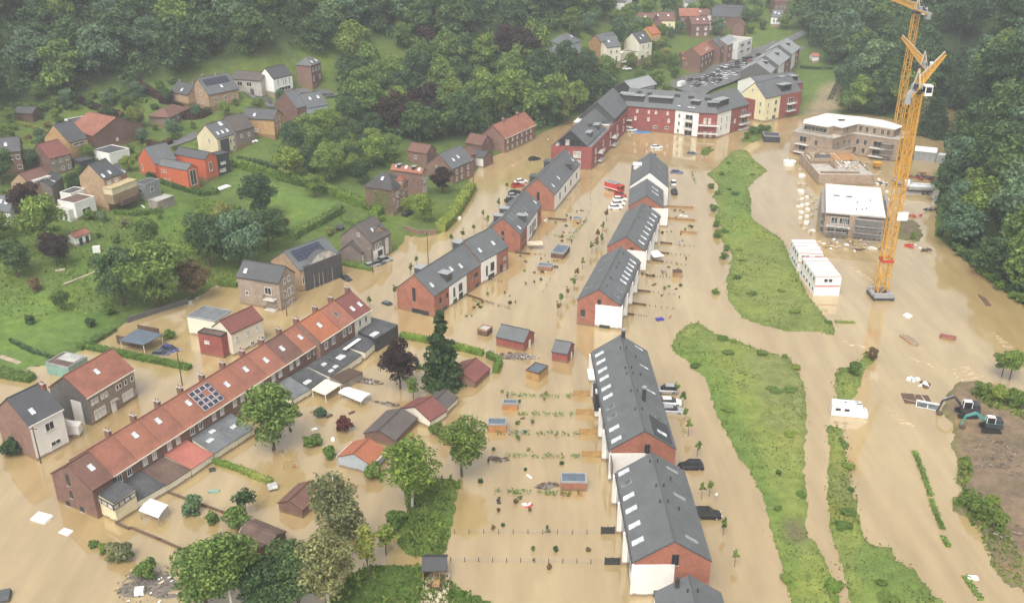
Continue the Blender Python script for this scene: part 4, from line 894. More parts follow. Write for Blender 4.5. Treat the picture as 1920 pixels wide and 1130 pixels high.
t = house('low grey-roofed row with a white end wall behind the apartment wing, against the trees', (1186, 169), (1231, 158), W=9, eh=5, zb=5, ridge='x', pitch=32, wall={'*': 'dark_clad', 'E': 'white_wall'}, roof='slate_pale', wins=[('S', [.45, .55, .65, .75, .85], 3.2, 1.4, 2.4)])

# ------------------------------------------------------------------ old brick terrace (its garden side faces the camera)
TEH = 5.4
ea, eb = at(206.6, 893.3, TEH), at(599, 641, TEH)
TW = (at(172.8, 919.6, TEH) - at(96.4, 888, TEH)).length
roofs = ['tile_red', 'tile_rust', 'tile_red', 'tile_rust', 'tile_red', 'tile_rust', 'tile_red', 'tile_rust', 'tile_brown', 'tile_rust']
lab = ['terraced house next to the brown end house, its red roof without a skylight', 'red-roofed terraced house with one open skylight, behind the brown lean-to roof', 'red-roofed terraced house behind the salmon-red flat roof', 'red-roofed terraced house just left of the one with solar panels',
       'red-roofed terraced house with twelve solar panels on its roof', 'red-roofed terraced house just right of the solar panels', 'red-roofed terraced house behind the big leafy garden tree', 'rust-roofed terraced house with a small grey skylight', 'brown-roofed terraced house with a white skylight between two redder roofs', 'rust-orange terraced house stepping down from the tall orange roof']
skyl = [(), ((-1, .55, .62),), ((-1, .5, .62),), ((-1, .8, .6),), (), ((-1, .45, .45),), ((-1, .5, .55),), ((-1, .45, .45),), ((-1, .4, .5),), ((-1, .45, .5),)]
TR = []
for i in range(10):
    b, c = ea.lerp(eb, i / 10 + .0004), ea.lerp(eb, (i + 1) / 10 - .0004)
    t = house(lab[i], None, px_of(b), px_of(c), W=TW, eh=TEH, zb=0, ridge='y', pitch=34, wall='brick_brown', roof=roofs[i], cat='terraced house', name='terraced_house', group='old brick terrace', over=.3, vgap=.004, trim='cream_white', sky=skyl[i],
        wins=[('E', [.3, .68], 4.1, .95, 1.35, 'curtain' if i % 3 else 'glass')], chim=[(1, .99, .82, 'brick_dark', (.5, 1.2, 1.5))])
    if i == 4:
        for k in range(4):
            for j in range(3):
                if (k, j) in ((2, 1),): continue
        lr, s = t['_d'][1], t['_d'][0]; ro = [c_ for c_ in t.children if c_.name.startswith('roof')][0]; ph = R(34)
        for k in range(4):
            for j in range(4):
                if (k, j) == (2, 2): continue
                u, v = .12 + k * .235, .18 + j * .2; a = MB(); a.box((0, 0, 0), (1.12, .96, .06), 'frame_white'); a.box((0, 0, .04), (1.0, .84, .03), 'solar')
                x = s / 2 * (1 - v); o = a.build('solar_panel', ro, (x + .14, -lr / 2 + u * lr, TEH + math.tan(ph) * s / 2 * v + .32))
                X = Vector((0, 1, 0)); Y = Vector((-math.cos(ph), 0, math.sin(ph))); o.rotation_euler = Matrix((X, Y, X.cross(Y))).transposed().to_euler()
    TR.append(t)
endh = house('brown brick end house with a dark-windowed gable, lower left end of the old terrace', (96.4, 888), (172.8, 919.6), (206, 893.6), eh=TEH, zb=0, ridge='y', pitch=34, wall='brick_dark', roof='tile_brown', cat='terraced house', name='terraced_house', over=.2, sky=[(-1, .62, .55)], wins=[('S', [.42], 5.6, .7, 2.2), ('S', [.42], 2.8, .7, 1.4), ('S', [.28, .62], .6, .9, 1.0)], frame='frame_dark')
T2 = []
for (b, c, rf, wl, lb, sk_) in (((599, 641), (635.5, 617.5), 'tile_orange', 'brick_brown', 'bright orange roofed house, first of the three taller houses in the old terrace', ((-1, .5, .5),)), ((636, 617), (664, 598.5), 'tile_rust', 'brick_brown', 'brownish orange roofed tall terraced house between the orange and maroon roofs', ((-1, .45, .5, .9, 1.3, 'skylight_dark'),)), ((664.5, 598.3), (694, 579.5), 'tile_maroon', 'cream_white', 'white-walled terraced house with maroon roof at the upper end of the old terrace', ((-1, .3, .35), (-1, .75, .35)))):
    T2.append(house(lb, None, b, c, W=TW, eh=6.5, zb=0, ridge='y', pitch=34, wall=wl, roof=rf, cat='terraced house', name='terraced_house', group='old brick terrace', over=.3, vgap=.004, trim='cream_white', sky=sk_, wins=[('E', [.3, .68], 4.9, .95, 1.5)], chim=[(1, .98, .8, 'brick_dark', (.5, 1.2, 1.5))]))
e = quad_roof(endh, 'extension', [(170, 919.6), (215, 897), (253, 917), (213, 943.4)], [4.2, 4.4, 4.0, 3.8], 'cream', 'flat_roof', wname='')
P = [Vector(loc_in(endh, at(*q, 3.2))) for q in ((170, 927), (213, 952), (253, 925.5))]
for a0, b0 in ((P[0], P[1]), (P[1], P[2])):
    d = b0 - a0; rz = math.atan2(d.y, d.x); k = MB(); k.box((0, 0, 0), (d.length + .1, .12, .95), 'frame_dark')
    for j in range(4): k.box((-d.length * .38 + d.length * .255 * j, -.05, 0), (d.length * .19, .1, .6), 'curtain')
    k.build('window_band', e, (a0 + b0) / 2, rz)
quad_roof(TR[0], 'extension', [(224, 903), (263, 884.6), (310.5, 909.6), (258, 939.6)], [3.0, 3.0, 1.6, 1.6], 'cream_white', 'flat_roof')
quad_roof(TR[1], 'extension', [(265, 883), (307, 858), (357, 881), (312, 910)], [3.0, 3.0, 1.5, 1.5], 'cream_white', 'flat_brown')
quad_roof(TR[2], 'extension', [(308, 853), (350, 826), (400, 852), (359, 880)], [3.0, 3.0, 1.5, 1.5], 'cream_white', 'salmon')
quad_roof(TR[3], 'extension', [(360, 822), (397, 798), (440, 826), (402, 851)], [2.8, 2.8, 1.5, 1.5], 'cream_white', 'flat_roof_grey', skyl=[(.35, .5, 1.2, .9), (.75, .75, 1.0, .9)])
quad_roof(TR[4], 'extension', [(398, 797), (433, 776), (476, 803), (441, 826)], [2.8, 2.8, 1.5, 1.5], 'cream_white', 'flat_roof_grey', skyl=[(.5, .45, 1.2, .9)])
quad_roof(TR[6], 'extension', [(515, 724), (545, 706), (582, 730), (548, 750)], [2.6, 2.6, 1.4, 1.4], 'cream_white', 'flat_roof_grey')
quad_roof(TR[7], 'extension', [(545, 706), (574, 689), (612, 709), (581, 729)], [2.8, 2.8, 1.5, 1.5], 'cream_white', 'flat_roof', skyl=[(.2, .3, 1.6, 1.0)])
quad_roof(TR[8], 'extension', [(576, 687), (604, 669), (644, 689), (618, 706)], [2.8, 2.8, 1.6, 1.6], 'cream_white', 'flat_roof', skyl=[(.35, .15, 1, .8), (.75, .2, 1, .8), (.55, .6, 1, .8)])
quad_roof(TR[8], 'canopy', [(622, 707), (655, 691), (680, 699), (643, 719)], [2.0, 2.0, 1.5, 1.5], 'wood_grey', 'corrugated')
quad_roof(TR[9], 'extension', [(605, 667), (640, 648.6), (678, 666), (645, 688.7)], [3.0, 3.0, 1.7, 1.7], 'cream_white', 'flat_roof', skyl=[(.35, .45, 1.8, 1.4)])
quad_roof(T2[0], 'extension', [(641, 647), (673, 629), (706, 641), (684, 661)], [3.2, 3.2, 1.8, 1.8], 'cream_white', 'flat_roof')
quad_roof(T2[2], 'extension', [(672, 624), (697, 597), (746, 611), (705, 637)], 2.9, 'dark_clad', 'flat_roof', thick=.35, over=.05, skyl=[(.15, .25, 2.0, 1.2)])
part(T2[1], 'awning', lambda a: a.box((0, 0, 0), (.8, 5.5, .12), 'white_sheet'), loc_in(T2[1], at(660, 645, 3.2)), R(0))
def canopy(nm, label, cat, px, z, roof, legm, curve=0, thick=.1, group=None):
    P = [at(*p, z) for p in px]; c = sum(P, Vector()) / 4; c.z = 0; t = thing(nm, label, cat, c, 0, group); Q = [p - c for p in P]
    r = MB(); n = 6
    for i in range(n):
        u0, u1 = i / n, (i + 1) / n; zz = lambda u: curve * 4 * u * (1 - u)
        A_, B_ = Q[0].lerp(Q[1], u0), Q[0].lerp(Q[1], u1); D_, C_ = Q[3].lerp(Q[2], u0), Q[3].lerp(Q[2], u1)
        lo = [A_ + Vector((0, 0, zz(u0))), B_ + Vector((0, 0, zz(u1))), C_ + Vector((0, 0, zz(u1))), D_ + Vector((0, 0, zz(u0)))]
        if (B_ - A_).cross(D_ - A_).z < 0: lo = lo[::-1]
        r.prism(lo, [p + Vector((0, 0, thick)) for p in lo], roof)
    r.build('roof', t)
    for q in Q:
        k = q * .93; l = MB(); l.box((0, 0, z / 2 - .6), (.12, .12, z + 1.15), legm); l.build('post', t, (k.x, k.y, 0))
    return t
canopy('canopy', 'cream awning over the flooded patio behind the old terrace', 'awning', [(584, 731), (610, 711), (640, 721), (610, 741)], 1.6, 'awning', 'frame_white')
canopy('carport', 'long white curved carport roof standing in the flooded gardens', 'carport', [(634, 736), (655, 726), (696.6, 738.8), (676.6, 753.8)], 1.3, 'white_sheet', 'metal_grey', .35)
canopy('garden_tent', 'tilted white garden tent roof beside the brown end house', 'tent', [(260, 957), (283, 934.6), (316, 947), (297, 971)], 1.7, 'white_sheet', 'metal_grey', .2)

# ------------------------------------------------------------------ old houses at the lower left
t = house('white and brick house with dark grey roof at the left edge of the flood', None, (53.8, 797.6), (116, 766), W=9.5, eh=7.2, zb=0, ridge='y', pitch=38, wall={'*': 'brick_brown', 'E': 'white_wall'}, roof='slate_dark', cat='house', over=.25, trim='frame_white', sky=[(-1, .3, .3)], wins=[('E', [.55], 5.2, 1.7, 1.6), ('E', [.62], 1.6, 1.9, .9)], chim=[(-1, .97, .8, 'brick_red', (.7, .9, 1.1))])
quad_roof(t, 'side_annex', [(118, 797), (122, 788), (152, 791), (146, 801)], [2.6, 3.4, 2.2, 2.0], 'white_wall', 'white_wall')
t = house('large red-tiled stone house with a slate gable across the street from the terrace', (92.6, 726), (161.5, 745), (249, 692.5), eh=6.0, zb=0, ridge='y', pitch=36, wall={'*': 'slate_wall', 'E': 'stone'}, roof='tile_red', over=.25, trim='cream_white', sky=[(-1, .47, .55)],
    wins=[('E', [.1, .18, .3, .38], 4.4, .7, 1.1, 'curtain'), ('E', [.62, .68, .8, .94], 4.4, .7, 1.1), ('E', [.12, .2, .28], 1.6, .8, 1.9, 'curtain'), ('E', [.72, .8, .88], 1.6, .8, 1.7, 'curtain')], doors=[('E', .48, 1.1, 2.3, 'frame_white')])
p = panel(t, 'E', .42, .56, 2.3, 2.6, 'concrete', 'porch_roof', .7); panel(t, 'S', .55, .82, -1, 4.6, 'concrete_pale')
house('cream house with brown-red roof facing the old terrace', (398, 613), (433, 626), (489, 597), eh=5.2, zb=0, ridge='y', pitch=36, wall='cream_white', roof='tile_maroon', over=.2, wins=[('E', [.15, .5, .8], 3.6, .8, 1.3, 'curtain'), ('E', [.2, .6, .92], .8, .9, 1.1)])
t = house('red brick box annex with pale debris caught against it', (370.6, 624), (414.4, 632.5), (430, 625), eh=5.0, zb=0, flat=True, wall='brick_red', roof='flat_brown', cat='annex', name='annex', trim='dark_clad', wins=[('S', [.35], 3.2, 1.2, .7, 'curtain')])
house('flat grey roofed cream building behind the red brick annex', (350.6, 594), (403, 604), (436, 584), eh=4.2, zb=0, flat=True, wall='cream_white', roof='flat_roof_grey', cat='building', trim='metal_grey')
t = canopy('carport', 'grey flat-roofed open carport beside two drowned cars', 'carport', [(223, 638.6), (269, 647.5), (305.5, 627), (258, 617)], 2.3, 'blue_slate', 'cream_white', 0, .14)
part(t, 'side_wall', lambda a: a.box((0, 0, .8), (5.6, .15, 2.6), 'wood_dark'), loc_in(t, at(240, 648, 0)), math.atan2((at(269, 647, 0) - at(223, 638, 0)).y, (at(269, 647, 0) - at(223, 638, 0)).x))
part(t, 'back_wall', lambda a: a.box((0, 0, .8), (5.8, .15, 2.6), 'wood_dark'), loc_in(t, at(280, 628, 0)), math.atan2((at(305, 626, 0) - at(258, 617, 0)).y, (at(305, 626, 0) - at(258, 617, 0)).x))
t = house('pale green shed with a patched grey roof behind the big red-tiled house', (85, 681), (128, 691), (162, 670), eh=2.4, zb=0, flat=True, wall='green_panel', roof='flat_brown', cat='shed', name='shed', trim='metal_grey')
part(t, 'roof_sheet', lambda a: a.box((0, 0, 0), (4.5, 2.6, .06), 'stain_roof'), (0, t['_d'][1] * .2, 2.56)); 

# ------------------------------------------------------------------ houses along the left bank
t = house('beige brick apartment house with a balcony gable at the left bank', (444.6, 518.4), (522.6, 531), (564, 513.4), eh=7.0, zb=0, ridge='x', pitch=40, wall='brick_beige', roof='slate_dark', over=.25, sky=[(-1, .15, .35)], wins=[('E', [.35, .62], 6.6, .9, 1.4), ('E', [.3, .55, .75], 3.4, .9, 2.0), ('E', [.3, .55, .75], .6, .9, 1.4), ('S', [.2], 3.2, .9, 1.2), ('S', [.72], 4.6, 1.8, 1.8)])
for z in (2.8, .2): balcony(t, (t['_d'][0] * .28, -t['_d'][1] / 2, z), 0, 3.0, 1.3, 'wood_dark')
t = house('modern beige and black-clad house with a solar roof beside the beige apartment house', (508, 488), (562, 508), (626, 475), eh=5.6, zb=0, ridge='y', pitch=33, wall='brick_tan', roof='slate', over=.2, wins=[('E', [.06], 2.8, .6, 2.0)])
p = panel(t, 'E', .10, 1.0, -1, 6.3, 'zinc', 'black_cladding', .5)
for x in (-3.4, -1.8, -.6, 2.4): pwin(p, x, 1.9, .4, 3.4, 'curtain', 'frame_dark', .52)
L, D, eh, rh = t['_d']; ro = [c for c in t.children if c.name.startswith('roof')][0]
for k in range(6):
    for j in range(3):
        u, v = .16 + k * .115, .45 + j * .18; a = MB(); a.box((0, 0, 0), (D * .112, 1.05, .05), 'dark_metal'); a.box((0, 0, .035), (D * .104, .97, .03), 'solar'); ph = R(33)
        o = a.build('solar_panel', ro, (L / 2 * (1 - v) + .14, -D / 2 + u * D, eh + math.tan(ph) * L / 2 * v + .30)); X = Vector((0, 1, 0)); Y = Vector((-math.cos(ph), 0, math.sin(ph))); o.rotation_euler = Matrix((X, Y, X.cross(Y))).transposed().to_euler()
a = MB(); n = 10
for i in range(n):
    y0, y1 = -4 + 8 * i / n, -4 + 8 * (i + 1) / n; z0_, z1_ = 1.9 * (1 - (y0 / 4) ** 2) + .3, 1.9 * (1 - (y1 / 4) ** 2) + .3
    lo = [(-1.6, y0, -1), (.5, y0, -1), (.5, y1, -1), (-1.6, y1, -1)]; a.prism(lo, [(-1.6, y0, z0_), (.5, y0, z0_), (.5, y1, z1_), (-1.6, y1, z1_)], 'curtain', 'slate')
a.build('curved_dormer', ro, (L / 2 - .3, D * .08, eh + .6))
t = house('grey-brown half of the semi-detached house at the flooded corner, with a white bay', (638, 443), (696.6, 456), (728, 437), eh=5.6, zb=0, ridge='y', pitch=37, wall='brick_grey', roof='tile_grey', over=.2, sky=[(-1, .45, .45)], wins=[('E', [.22, .42], 4.2, 1.0, 1.5), ('E', [.78], 2.8, 1.2, 4.2, 'curtain'), ('S', [.6], 7.2, .9, .9)])
p = panel(t, 'E', .06, .58, .4, 3.2, 'white_wall'); pwin(p, .6, 1.9, 1.9, 1.5)
t = house('small gabled garage wing with grey roof in front of the semi-detached house', (636.5, 471), (676.6, 476), (693, 468), eh=2.6, zb=0, ridge='y', pitch=38, wall='brick_grey', roof='tile_grey', cat='garage', name='garage', over=.2, doors=[('E', .5, 2.6, 2.1, 'frame_white')])
t = house('brick half of the semi-detached house with a darker grey roof', (690, 450), (729.6, 436), (755.4, 423), eh=5.6, zb=0, ridge='y', pitch=37, wall='brick_tan', roof='slate_dark', over=.2, sky=[(-1, .45, .6)], wins=[('E', [.1, .3, .7, .9], 4.2, .8, 1.4), ('E', [.3], 1.2, 1.6, 1.3), ('E', [.75], 1.2, .8, 1.6)])
t = house('black-roofed house with ivy on its wall and banded brick and stone corner', (684, 349), (735.4, 356), (763, 339), eh=7.4, ridge='x', pitch=36, hip=.75, wall={'*': 'brick_dark', 'E': 'quoin_brick'}, roof='slate_worn', over=.3, sky=[(-1, .5, .55)], wins=[('E', [.3, .7], 5.2, .8, 1.5), ('E', [.3, .7], 2.2, .8, 1.6)])
a = MB(); L, D = t['_d'][0], t['_d'][1]
me = leaf_mesh('ivy', [(x, 0, z) for x in np.linspace(-2.2, 3.2, 6) for z in np.linspace(.5, 6, 6)], [.75] * 36, 1500, .4, RNG, 1.0); me.materials.append(M['leaf_mid']); o = link('ivy', me, t, (0, -D / 2, 0)); o.scale = (1, .18, 1)
a = MB(); a.box((0, 0, 0), (2.2, 2.0, 2.6), 'quoin_brick'); [a.face([(-1.3, s * 1.2, 1.25), (1.3, s * 1.2, 1.25), (0, 0, 2.6)], 'tile_orange') for s in (-1, 1)]; a.face([(-1.3, -1.2, 1.25), (0, 0, 2.6), (-1.3, 1.2, 1.25)], 'tile_orange'); a.face([(1.3, -1.2, 1.25), (1.3, 1.2, 1.25), (0, 0, 2.6)], 'tile_orange'); a.build('orange_turret', t, (L / 2 - .2, D * .1, 7.6))
house('red-tiled brick house with a striped stone corner behind the copper bush', (733, 318), (790.5, 326), (803, 321), eh=7.0, ridge='x', pitch=36, wall={'*': 'brick_brown', 'E': 'quoin_brick'}, roof='tile_rust', over=.25, sky=[(-1, .15, .75), (-1, .45, .7), (-1, .88, .6)], wins=[('E', [.35, .7], 4.6, .8, 1.4), ('E', [.35, .7], 1.8, .8, 1.4)], dorm=[(-1, .22, .35, 1.2, 1.5, 1.0, 'wood_dark'), (-1, .7, .35, 1.2, 1.5, 1.0, 'wood_dark')])
house('brick house with a grey slate slope and skylights facing the water', (799, 308), (848, 317), (876, 298), eh=4.8, ridge='y', pitch=38, wall='brick_brown', roof='slate', over=.25, sky=[(-1, .3, .4), (-1, .55, .45)], wins=[('E', [.2, .45, .75], 3.2, .9, 1.5), ('E', [.2, .45, .75], .9, .9, 1.3), ('S', [.4], 4.6, .8, .9)])
house('brown-roofed brick house partly hidden behind the slate-sloped one', (845, 292), (870, 297), (884, 287), eh=5.0, ridge='y', pitch=38, wall='brick_brown', roof='tile_brown', over=.2, sky=[(-1, .4, .5)], wins=[('E', [.3, .7], 3.2, .9, 1.5)])
house('old red-roofed cottage behind the red-tiled house by the trees', (764, 283), (800, 289), (808, 280), eh=4.2, ridge='x', pitch=38, wall='brick_brown', roof='tile_brown', over=.2, wins=[('S', [.4], 2.5, .9, 1.2)])
house('grey-gabled garage with a white door by the road bend', (878, 292), (906, 297), (913, 287), eh=3.4, ridge='x', pitch=25, wall={'*': 'brick_dark', 'S': 'white_wall'}, roof='slate_dark', over=.2, cat='garage', name='garage')
t = house('long orange-roofed brick house with white verges at the forest edge by the water', (903, 253), (945.8, 259.5), (986, 231), eh=5.0, ridge='y', pitch=40, wall='brick_brown', roof='tile_rust', over=.35, trim='cream_white', wins=[('E', [.1, .25, .4, .55, .7, .85], 3.4, .8, 1.3, 'curtain'), ('E', [.1, .25, .4, .55, .7, .85], .9, .8, 1.3)], chim=[(-1, .3, .95, 'brick_brown'), (-1, .75, .95, 'brick_brown')])
house('low dark brick outbuilding joined to the long orange-roofed house', (872, 268), (903, 273), (912, 262), eh=3.2, ridge='x', pitch=34, wall='brick_dark', roof='tile_brown', over=.25, cat='outbuilding', name='outbuilding')

# ------------------------------------------------------------------ village on the left slope
W2 = lambda s, z=3.2, n=2, w_=.9, h_=1.3: (s, [(i + .5) / n for i in range(n)], z, w_, h_)
t = house('tan brick house with solar panels on its grey roof at the wood edge', (357, 170), (390, 178), (444.5, 166.5), eh=4.6, ridge='y', pitch=42, wall='brick_tan', roof='slate', sky=[(-1, .55, .3)], wins=[('E', [.22, .55, .85], 2.4, 1.0, 1.6), ('S', [.25, .6], 4.6, .7, 1.5), ('S', [.3, .6], 1.6, .7, 1.5)], solar=(-1, .1, .9, .45, .85, 6, 4), chim=[(1, .2, .9), (-1, .6, .97, 'metal_grey', (.4, .4, 1))])
house('low tan annex with a dark roof left of the solar-roofed tan house', (320, 172), (352, 178), (366, 168), eh=3.4, ridge='x', pitch=38, wall='brick_tan', roof='slate_dark', sky=[(-1, .55, .3)], cat='annex', name='annex', chim=[(-1, .15, .95, 'metal_grey', (.4, .4, 1)), (-1, .9, .95, 'metal_grey', (.4, .4, 1))])
house('wide brown-roofed bungalow behind a dark red hedge', (279, 217), (317, 219), (352, 203), eh=2.8, ridge='y', pitch=28, hip=.9, wall='brick_grey', roof='tile_brown', wins=[('E', [.2, .45], 1.7, 1.2, 1.3)], over=.5)
house('long low grey barn left of the white modern house', (432, 148), (489, 152), W=9, eh=3.0, ridge='x', pitch=24, wall='concrete', roof='tile_grey', cat='barn', name='barn', wins=[('S', [.3, .6], 1.5, 2.2, 1.6)])
t = house('white modern house with slim windows and a plain grey roof', (485, 145), (512.5, 149.5), (556, 142.7), eh=5.0, ridge='y', pitch=42, wall='white_wall', roof='slate_dark', over=.08, wins=[('E', [.22, .5, .62, .82], 3.6, .5, 2.0), ('E', [.4, .7], 1.0, 3.0, 1.4)])
house('tall square dark brick house with a hipped grey roof', (555, 121), (582.7, 123), (622.7, 118), eh=7.2, ridge='y', pitch=36, hip=.8, wall={'*': 'brick_brown', 'E': 'brick_dark'}, roof='slate', sky=[(-1, .3, .3), (-1, .75, .3)], wins=[('E', [.2, .5, .8], 5.4, 1.0, 1.5), ('E', [.2, .8], 2.2, 1.0, 1.6)], doors=[('E', .5, 1.1, 2.4, 'wood_dark')])
house('plain red-brown brick house joined to a grey one, gable to the viewer', (515, 195), (556, 204), (573, 200), eh=5.8, ridge='y', pitch=40, wall='brick_dark', roof='slate', wins=[('E', [.3, .75], 2.8, .9, 1.1)], over=.1)
house('pale grey rendered house with two bright skylights', None, (577, 204), (615, 197), W=9.5, eh=5.4, ridge='y', pitch=40, wall='grey_render', roof='slate', sky=[(-1, .35, .6), (-1, .75, .6)], wins=[('E', [.3, .7], 3.0, 1.0, .9, 'curtain')], over=.1)
house('ochre brick house with dark roof and a stone-framed gable', (455, 221), (513, 224.5), (536, 216), eh=5.6, ridge='x', pitch=36, wall='brick_ochre', roof='slate_dark', sky=[(-1, .35, .3)], wins=[('E', [.3, .65], 5.2, .7, 1.2), ('E', [.3, .65], 2.6, .8, 1.4), ('S', [.25, .4], 1.6, 1.6, 1.2, 'curtain')])
t = house('cream house with three small skylights and a glazed dark bay', (369, 255.4), (407, 262), (438, 248.5), eh=5.2, ridge='y', pitch=42, wall='cream', roof='slate', sky=[(-1, .2, .3), (-1, .42, .3), (-1, .65, .3), (-1, .6, .8, 1.4, 1.6)], wins=[('S', [.6], 4.4, .6, 1.4), ('E', [.62, .78], 3.4, .7, 1.3), ('E', [.75], .8, 1.0, 1.8)], over=.1)
p = panel(t, 'E', .12, .5, .5, 4.8, 'zinc', 'dark_bay', .4)
house('grey-brown neighbour joined to the cream skylight house', None, (441, 247.5), (476, 239), W=9.5, eh=5.0, ridge='y', pitch=40, wall='brick_grey', roof='tile_grey', wins=[('E', [.3, .7], 3.2, .8, 1.2)], over=.1)
t = house('brown brick house under a long red-tiled roof with its gable to the right', (124, 244), (175, 255.4), (234, 226), eh=4.4, ridge='x', pitch=23, wall='brick_dark', roof='tile_red', over=.2, wins=[('E', [.45], 1.6, .8, 1.0, 'curtain')])
house('white-sided flat box with a dark roof left of the long red roof', (121, 225), (157, 239), (187, 224), eh=4.4, flat=True, wall='white_wall', roof='flat_roof', cat='house', wins=[('S', [.75], 3.0, .8, .8), ('E', [.3], 3.0, .8, .8)])
t = house('ochre gabled house with a dark roof above a black garage', (82.6, 260), (130, 269), (165, 260), eh=5.8, ridge='y', pitch=40, wall='brick_ochre', roof='slate_dark', over=.1, wins=[('E', [.75], 2.6, .8, 1.2), ('E', [.5], 5.0, 4.2, .8)], chim=[(1, .3, .7, 'metal_grey', (.7, .7, 1.2))])
house('black flat-roofed garage below the ochre gabled house', (132, 300), (150, 305), (175, 297), eh=2.8, flat=True, wall='dark_clad', roof='flat_roof', cat='garage', name='garage')
house('brown-roofed stone-fronted house below the ochre gable', (57, 289), (93, 298.5), (129, 288), eh=4.6, ridge='y', pitch=36, wall={'*': 'brick_dark', 'E': 'stone'}, roof='tile_maroon', over=.2, wins=[('E', [.15, .5, .82], 3.6, .8, 1.3), ('E', [.55, .85], 1.0, .8, 1.3)])
house('brick house with dark grey roof cut by the left picture edge', (-28, 290), (38, 284), W=9, eh=5.8, ridge='x', pitch=36, wall='brick_brown', roof='slate_dark', sky=[(-1, .6, .5)], wins=[('S', [.45, .7, .9], 4.2, 1.0, 1.3), ('S', [.55, .9], 1.2, 1.2, 1.2)], over=.2)
t = house('tan house with a brown roof and a white dormer wall', (20, 343.5), (61, 352), (100, 339), eh=5.0, ridge='y', pitch=36, wall='brick_tan', roof='tile_brown', over=.1)
part(t, 'dormer', lambda a: (a.box((0, 0, 0), (3.0, 5.2, 1.7), 'white_wall'), a.box((0, 0, .95), (3.4, 5.6, .2), 'stain_roof'), a.box((1.52, -1, .1), (.06, .8, .8), 'glass'), a.box((1.52, 1, .1), (.06, .8, .8), 'glass')), (t['_d'][0] * .3, t['_d'][1] * .05, 5.5))
house('dark-roofed house with one skylight between the two tan gables', (62, 352), (97, 351), (148, 332), eh=4.6, ridge='y', pitch=34, wall='brick_grey', roof='slate_dark', over=.1, sky=[(-1, .4, .3)])
t = house('white flat-roofed extension with a red-tiled terrace, below the dark-roofed houses', (108, 377), (140, 383), (164, 367), eh=4.4, flat=True, wall='white_wall', roof='flat_brown', cat='house', wins=[('S', [.4], 1.6, 2.4, 1.8), ('E', [.5], 1.4, 2.8, 2.0)])
house('small white flat block in front of the white terraced extension', (101, 391), (128, 396), (140, 386), eh=2.8, flat=True, wall='concrete_pale', roof='concrete', cat='annex', name='annex', wins=[('S', [.3], 1.4, 1.0, .8), ('S', [.8], 1.0, .8, 1.8)])
house('black slate roofed wing with white fascia beside the copper tree', (112, 362), (133, 365), (150, 353), eh=4.6, flat=True, wall='white_wall', roof='flat_roof', cat='annex', name='annex')
t = house('big tan brick house with two bright skylights and a cream bay', (148, 331), (195, 338.5), (233, 328), eh=8.4, ridge='y', pitch=40, wall='brick_tan', roof='slate_dark', over=.1, sky=[(-1, .12, .2), (-1, .55, .25)], wins=[('E', [.25, .7], 7.4, 1.4, 1.0, 'curtain')])
part(t, 'cream_bay', lambda a: (a.box((0, 0, 0), (3.2, 9.2, 4.4), 'cream'), a.box((0, 0, 2.3), (3.5, 9.5, .2), 'straw')), (t['_d'][0] / 2 + 1.5, t['_d'][1] * .12, 4.3))
part(t, 'balcony', lambda a: (a.box((0, 0, 0), (1.4, 6.4, 1.5), 'wood_dark'),), (t['_d'][0] / 2 + 3.7, t['_d'][1] * .2, 2.2))
t = house('grey-roofed neighbour sharing the wall of the big tan house', (200, 331), (235, 328), (273, 317), eh=7.8, ridge='y', pitch=38, wall='brick_brown', roof='slate', over=.1, sky=[(-1, .3, .2), (-1, .45, .2)])
house('grey flat-roofed back extension with decking beside the red modern house', (252, 345), (272, 348), (297, 337), eh=4.4, flat=True, wall='metal_grey', roof='flat_roof', cat='annex', name='annex', wins=[('E', [.4], 2.6, 1.2, 1.4), ('S', [.5], 2.6, 1.2, 1.4)])
house('weathered wooden deck shed below the grey back extension', (277, 376), (295, 380), (324, 368), eh=2.4, flat=True, wall='wood_grey', roof='stain_roof', cat='shed', name='shed')
t = house('red rendered modern house with a tall glazed gable, front volume', (297, 310.5), (350.6, 321), (376, 315.6), eh=5.8, ridge='x', pitch=36, wall='red_render', roof='slate', over=.06, wins=[('E', [.5], 3.4, 2.4, 4.6), ('S', [.12, .22], 4.4, .7, .9), ('S', [.18, .3], 1.8, .7, .7)])
house('red rendered modern house, left rear volume with its gable to the left', (259, 297), (290, 309), (322, 296), eh=5.0, ridge='y', pitch=40, wall='red_render', roof='slate', over=.06, wins=[('S', [.2], 2.6, .7, 2.0)])
house('red rendered modern house, right rear volume behind the glazed gable', (326, 290), (384, 301), (402, 293), eh=6.0, ridge='x', pitch=36, wall='red_render', roof='slate_dark', over=.06, wins=[('E', [.4], 3.6, 1.2, 2.8)])
house('black box-like modern house beside the red rendered one', (392, 289), (404, 293), (428, 287), eh=6.0, flat=True, wall='dark_clad', roof='flat_roof', cat='house', wins=[('S', [.5], 3.6, .5, 3.6, 'curtain'), ('E', [.5], 3.4, 1.8, .8, 'curtain'), ('E', [.4], 1.2, 2.2, 1.0, 'curtain')])
house('flat black-roofed building with a white fascia behind the tan house', (173, 283), (205, 290), (244, 280), eh=3.6, flat=True, wall='white_wall', roof='flat_roof', cat='building', name='building')
t = house('tiny white summer house with a rust roof and two dark doors in the garden', (140, 446), (168, 437), W=3.5, eh=2.3, ridge='x', pitch=26, wall='white_wall', roof='tile_rust', cat='summer house', name='summer_house', over=.2, doors=[('S', .35, .9, 1.9, 'dark_clad'), ('S', .78, .9, 1.9, 'dark_clad')])
house('grey-roofed house with a white gable wall at the left picture edge above the gardens', (-40, 398), (18, 398), W=9, eh=3.8, ridge='x', pitch=34, wall='white_wall', roof='slate', over=.2, sky=[(-1, .6, .6), (-1, .8, .55)])
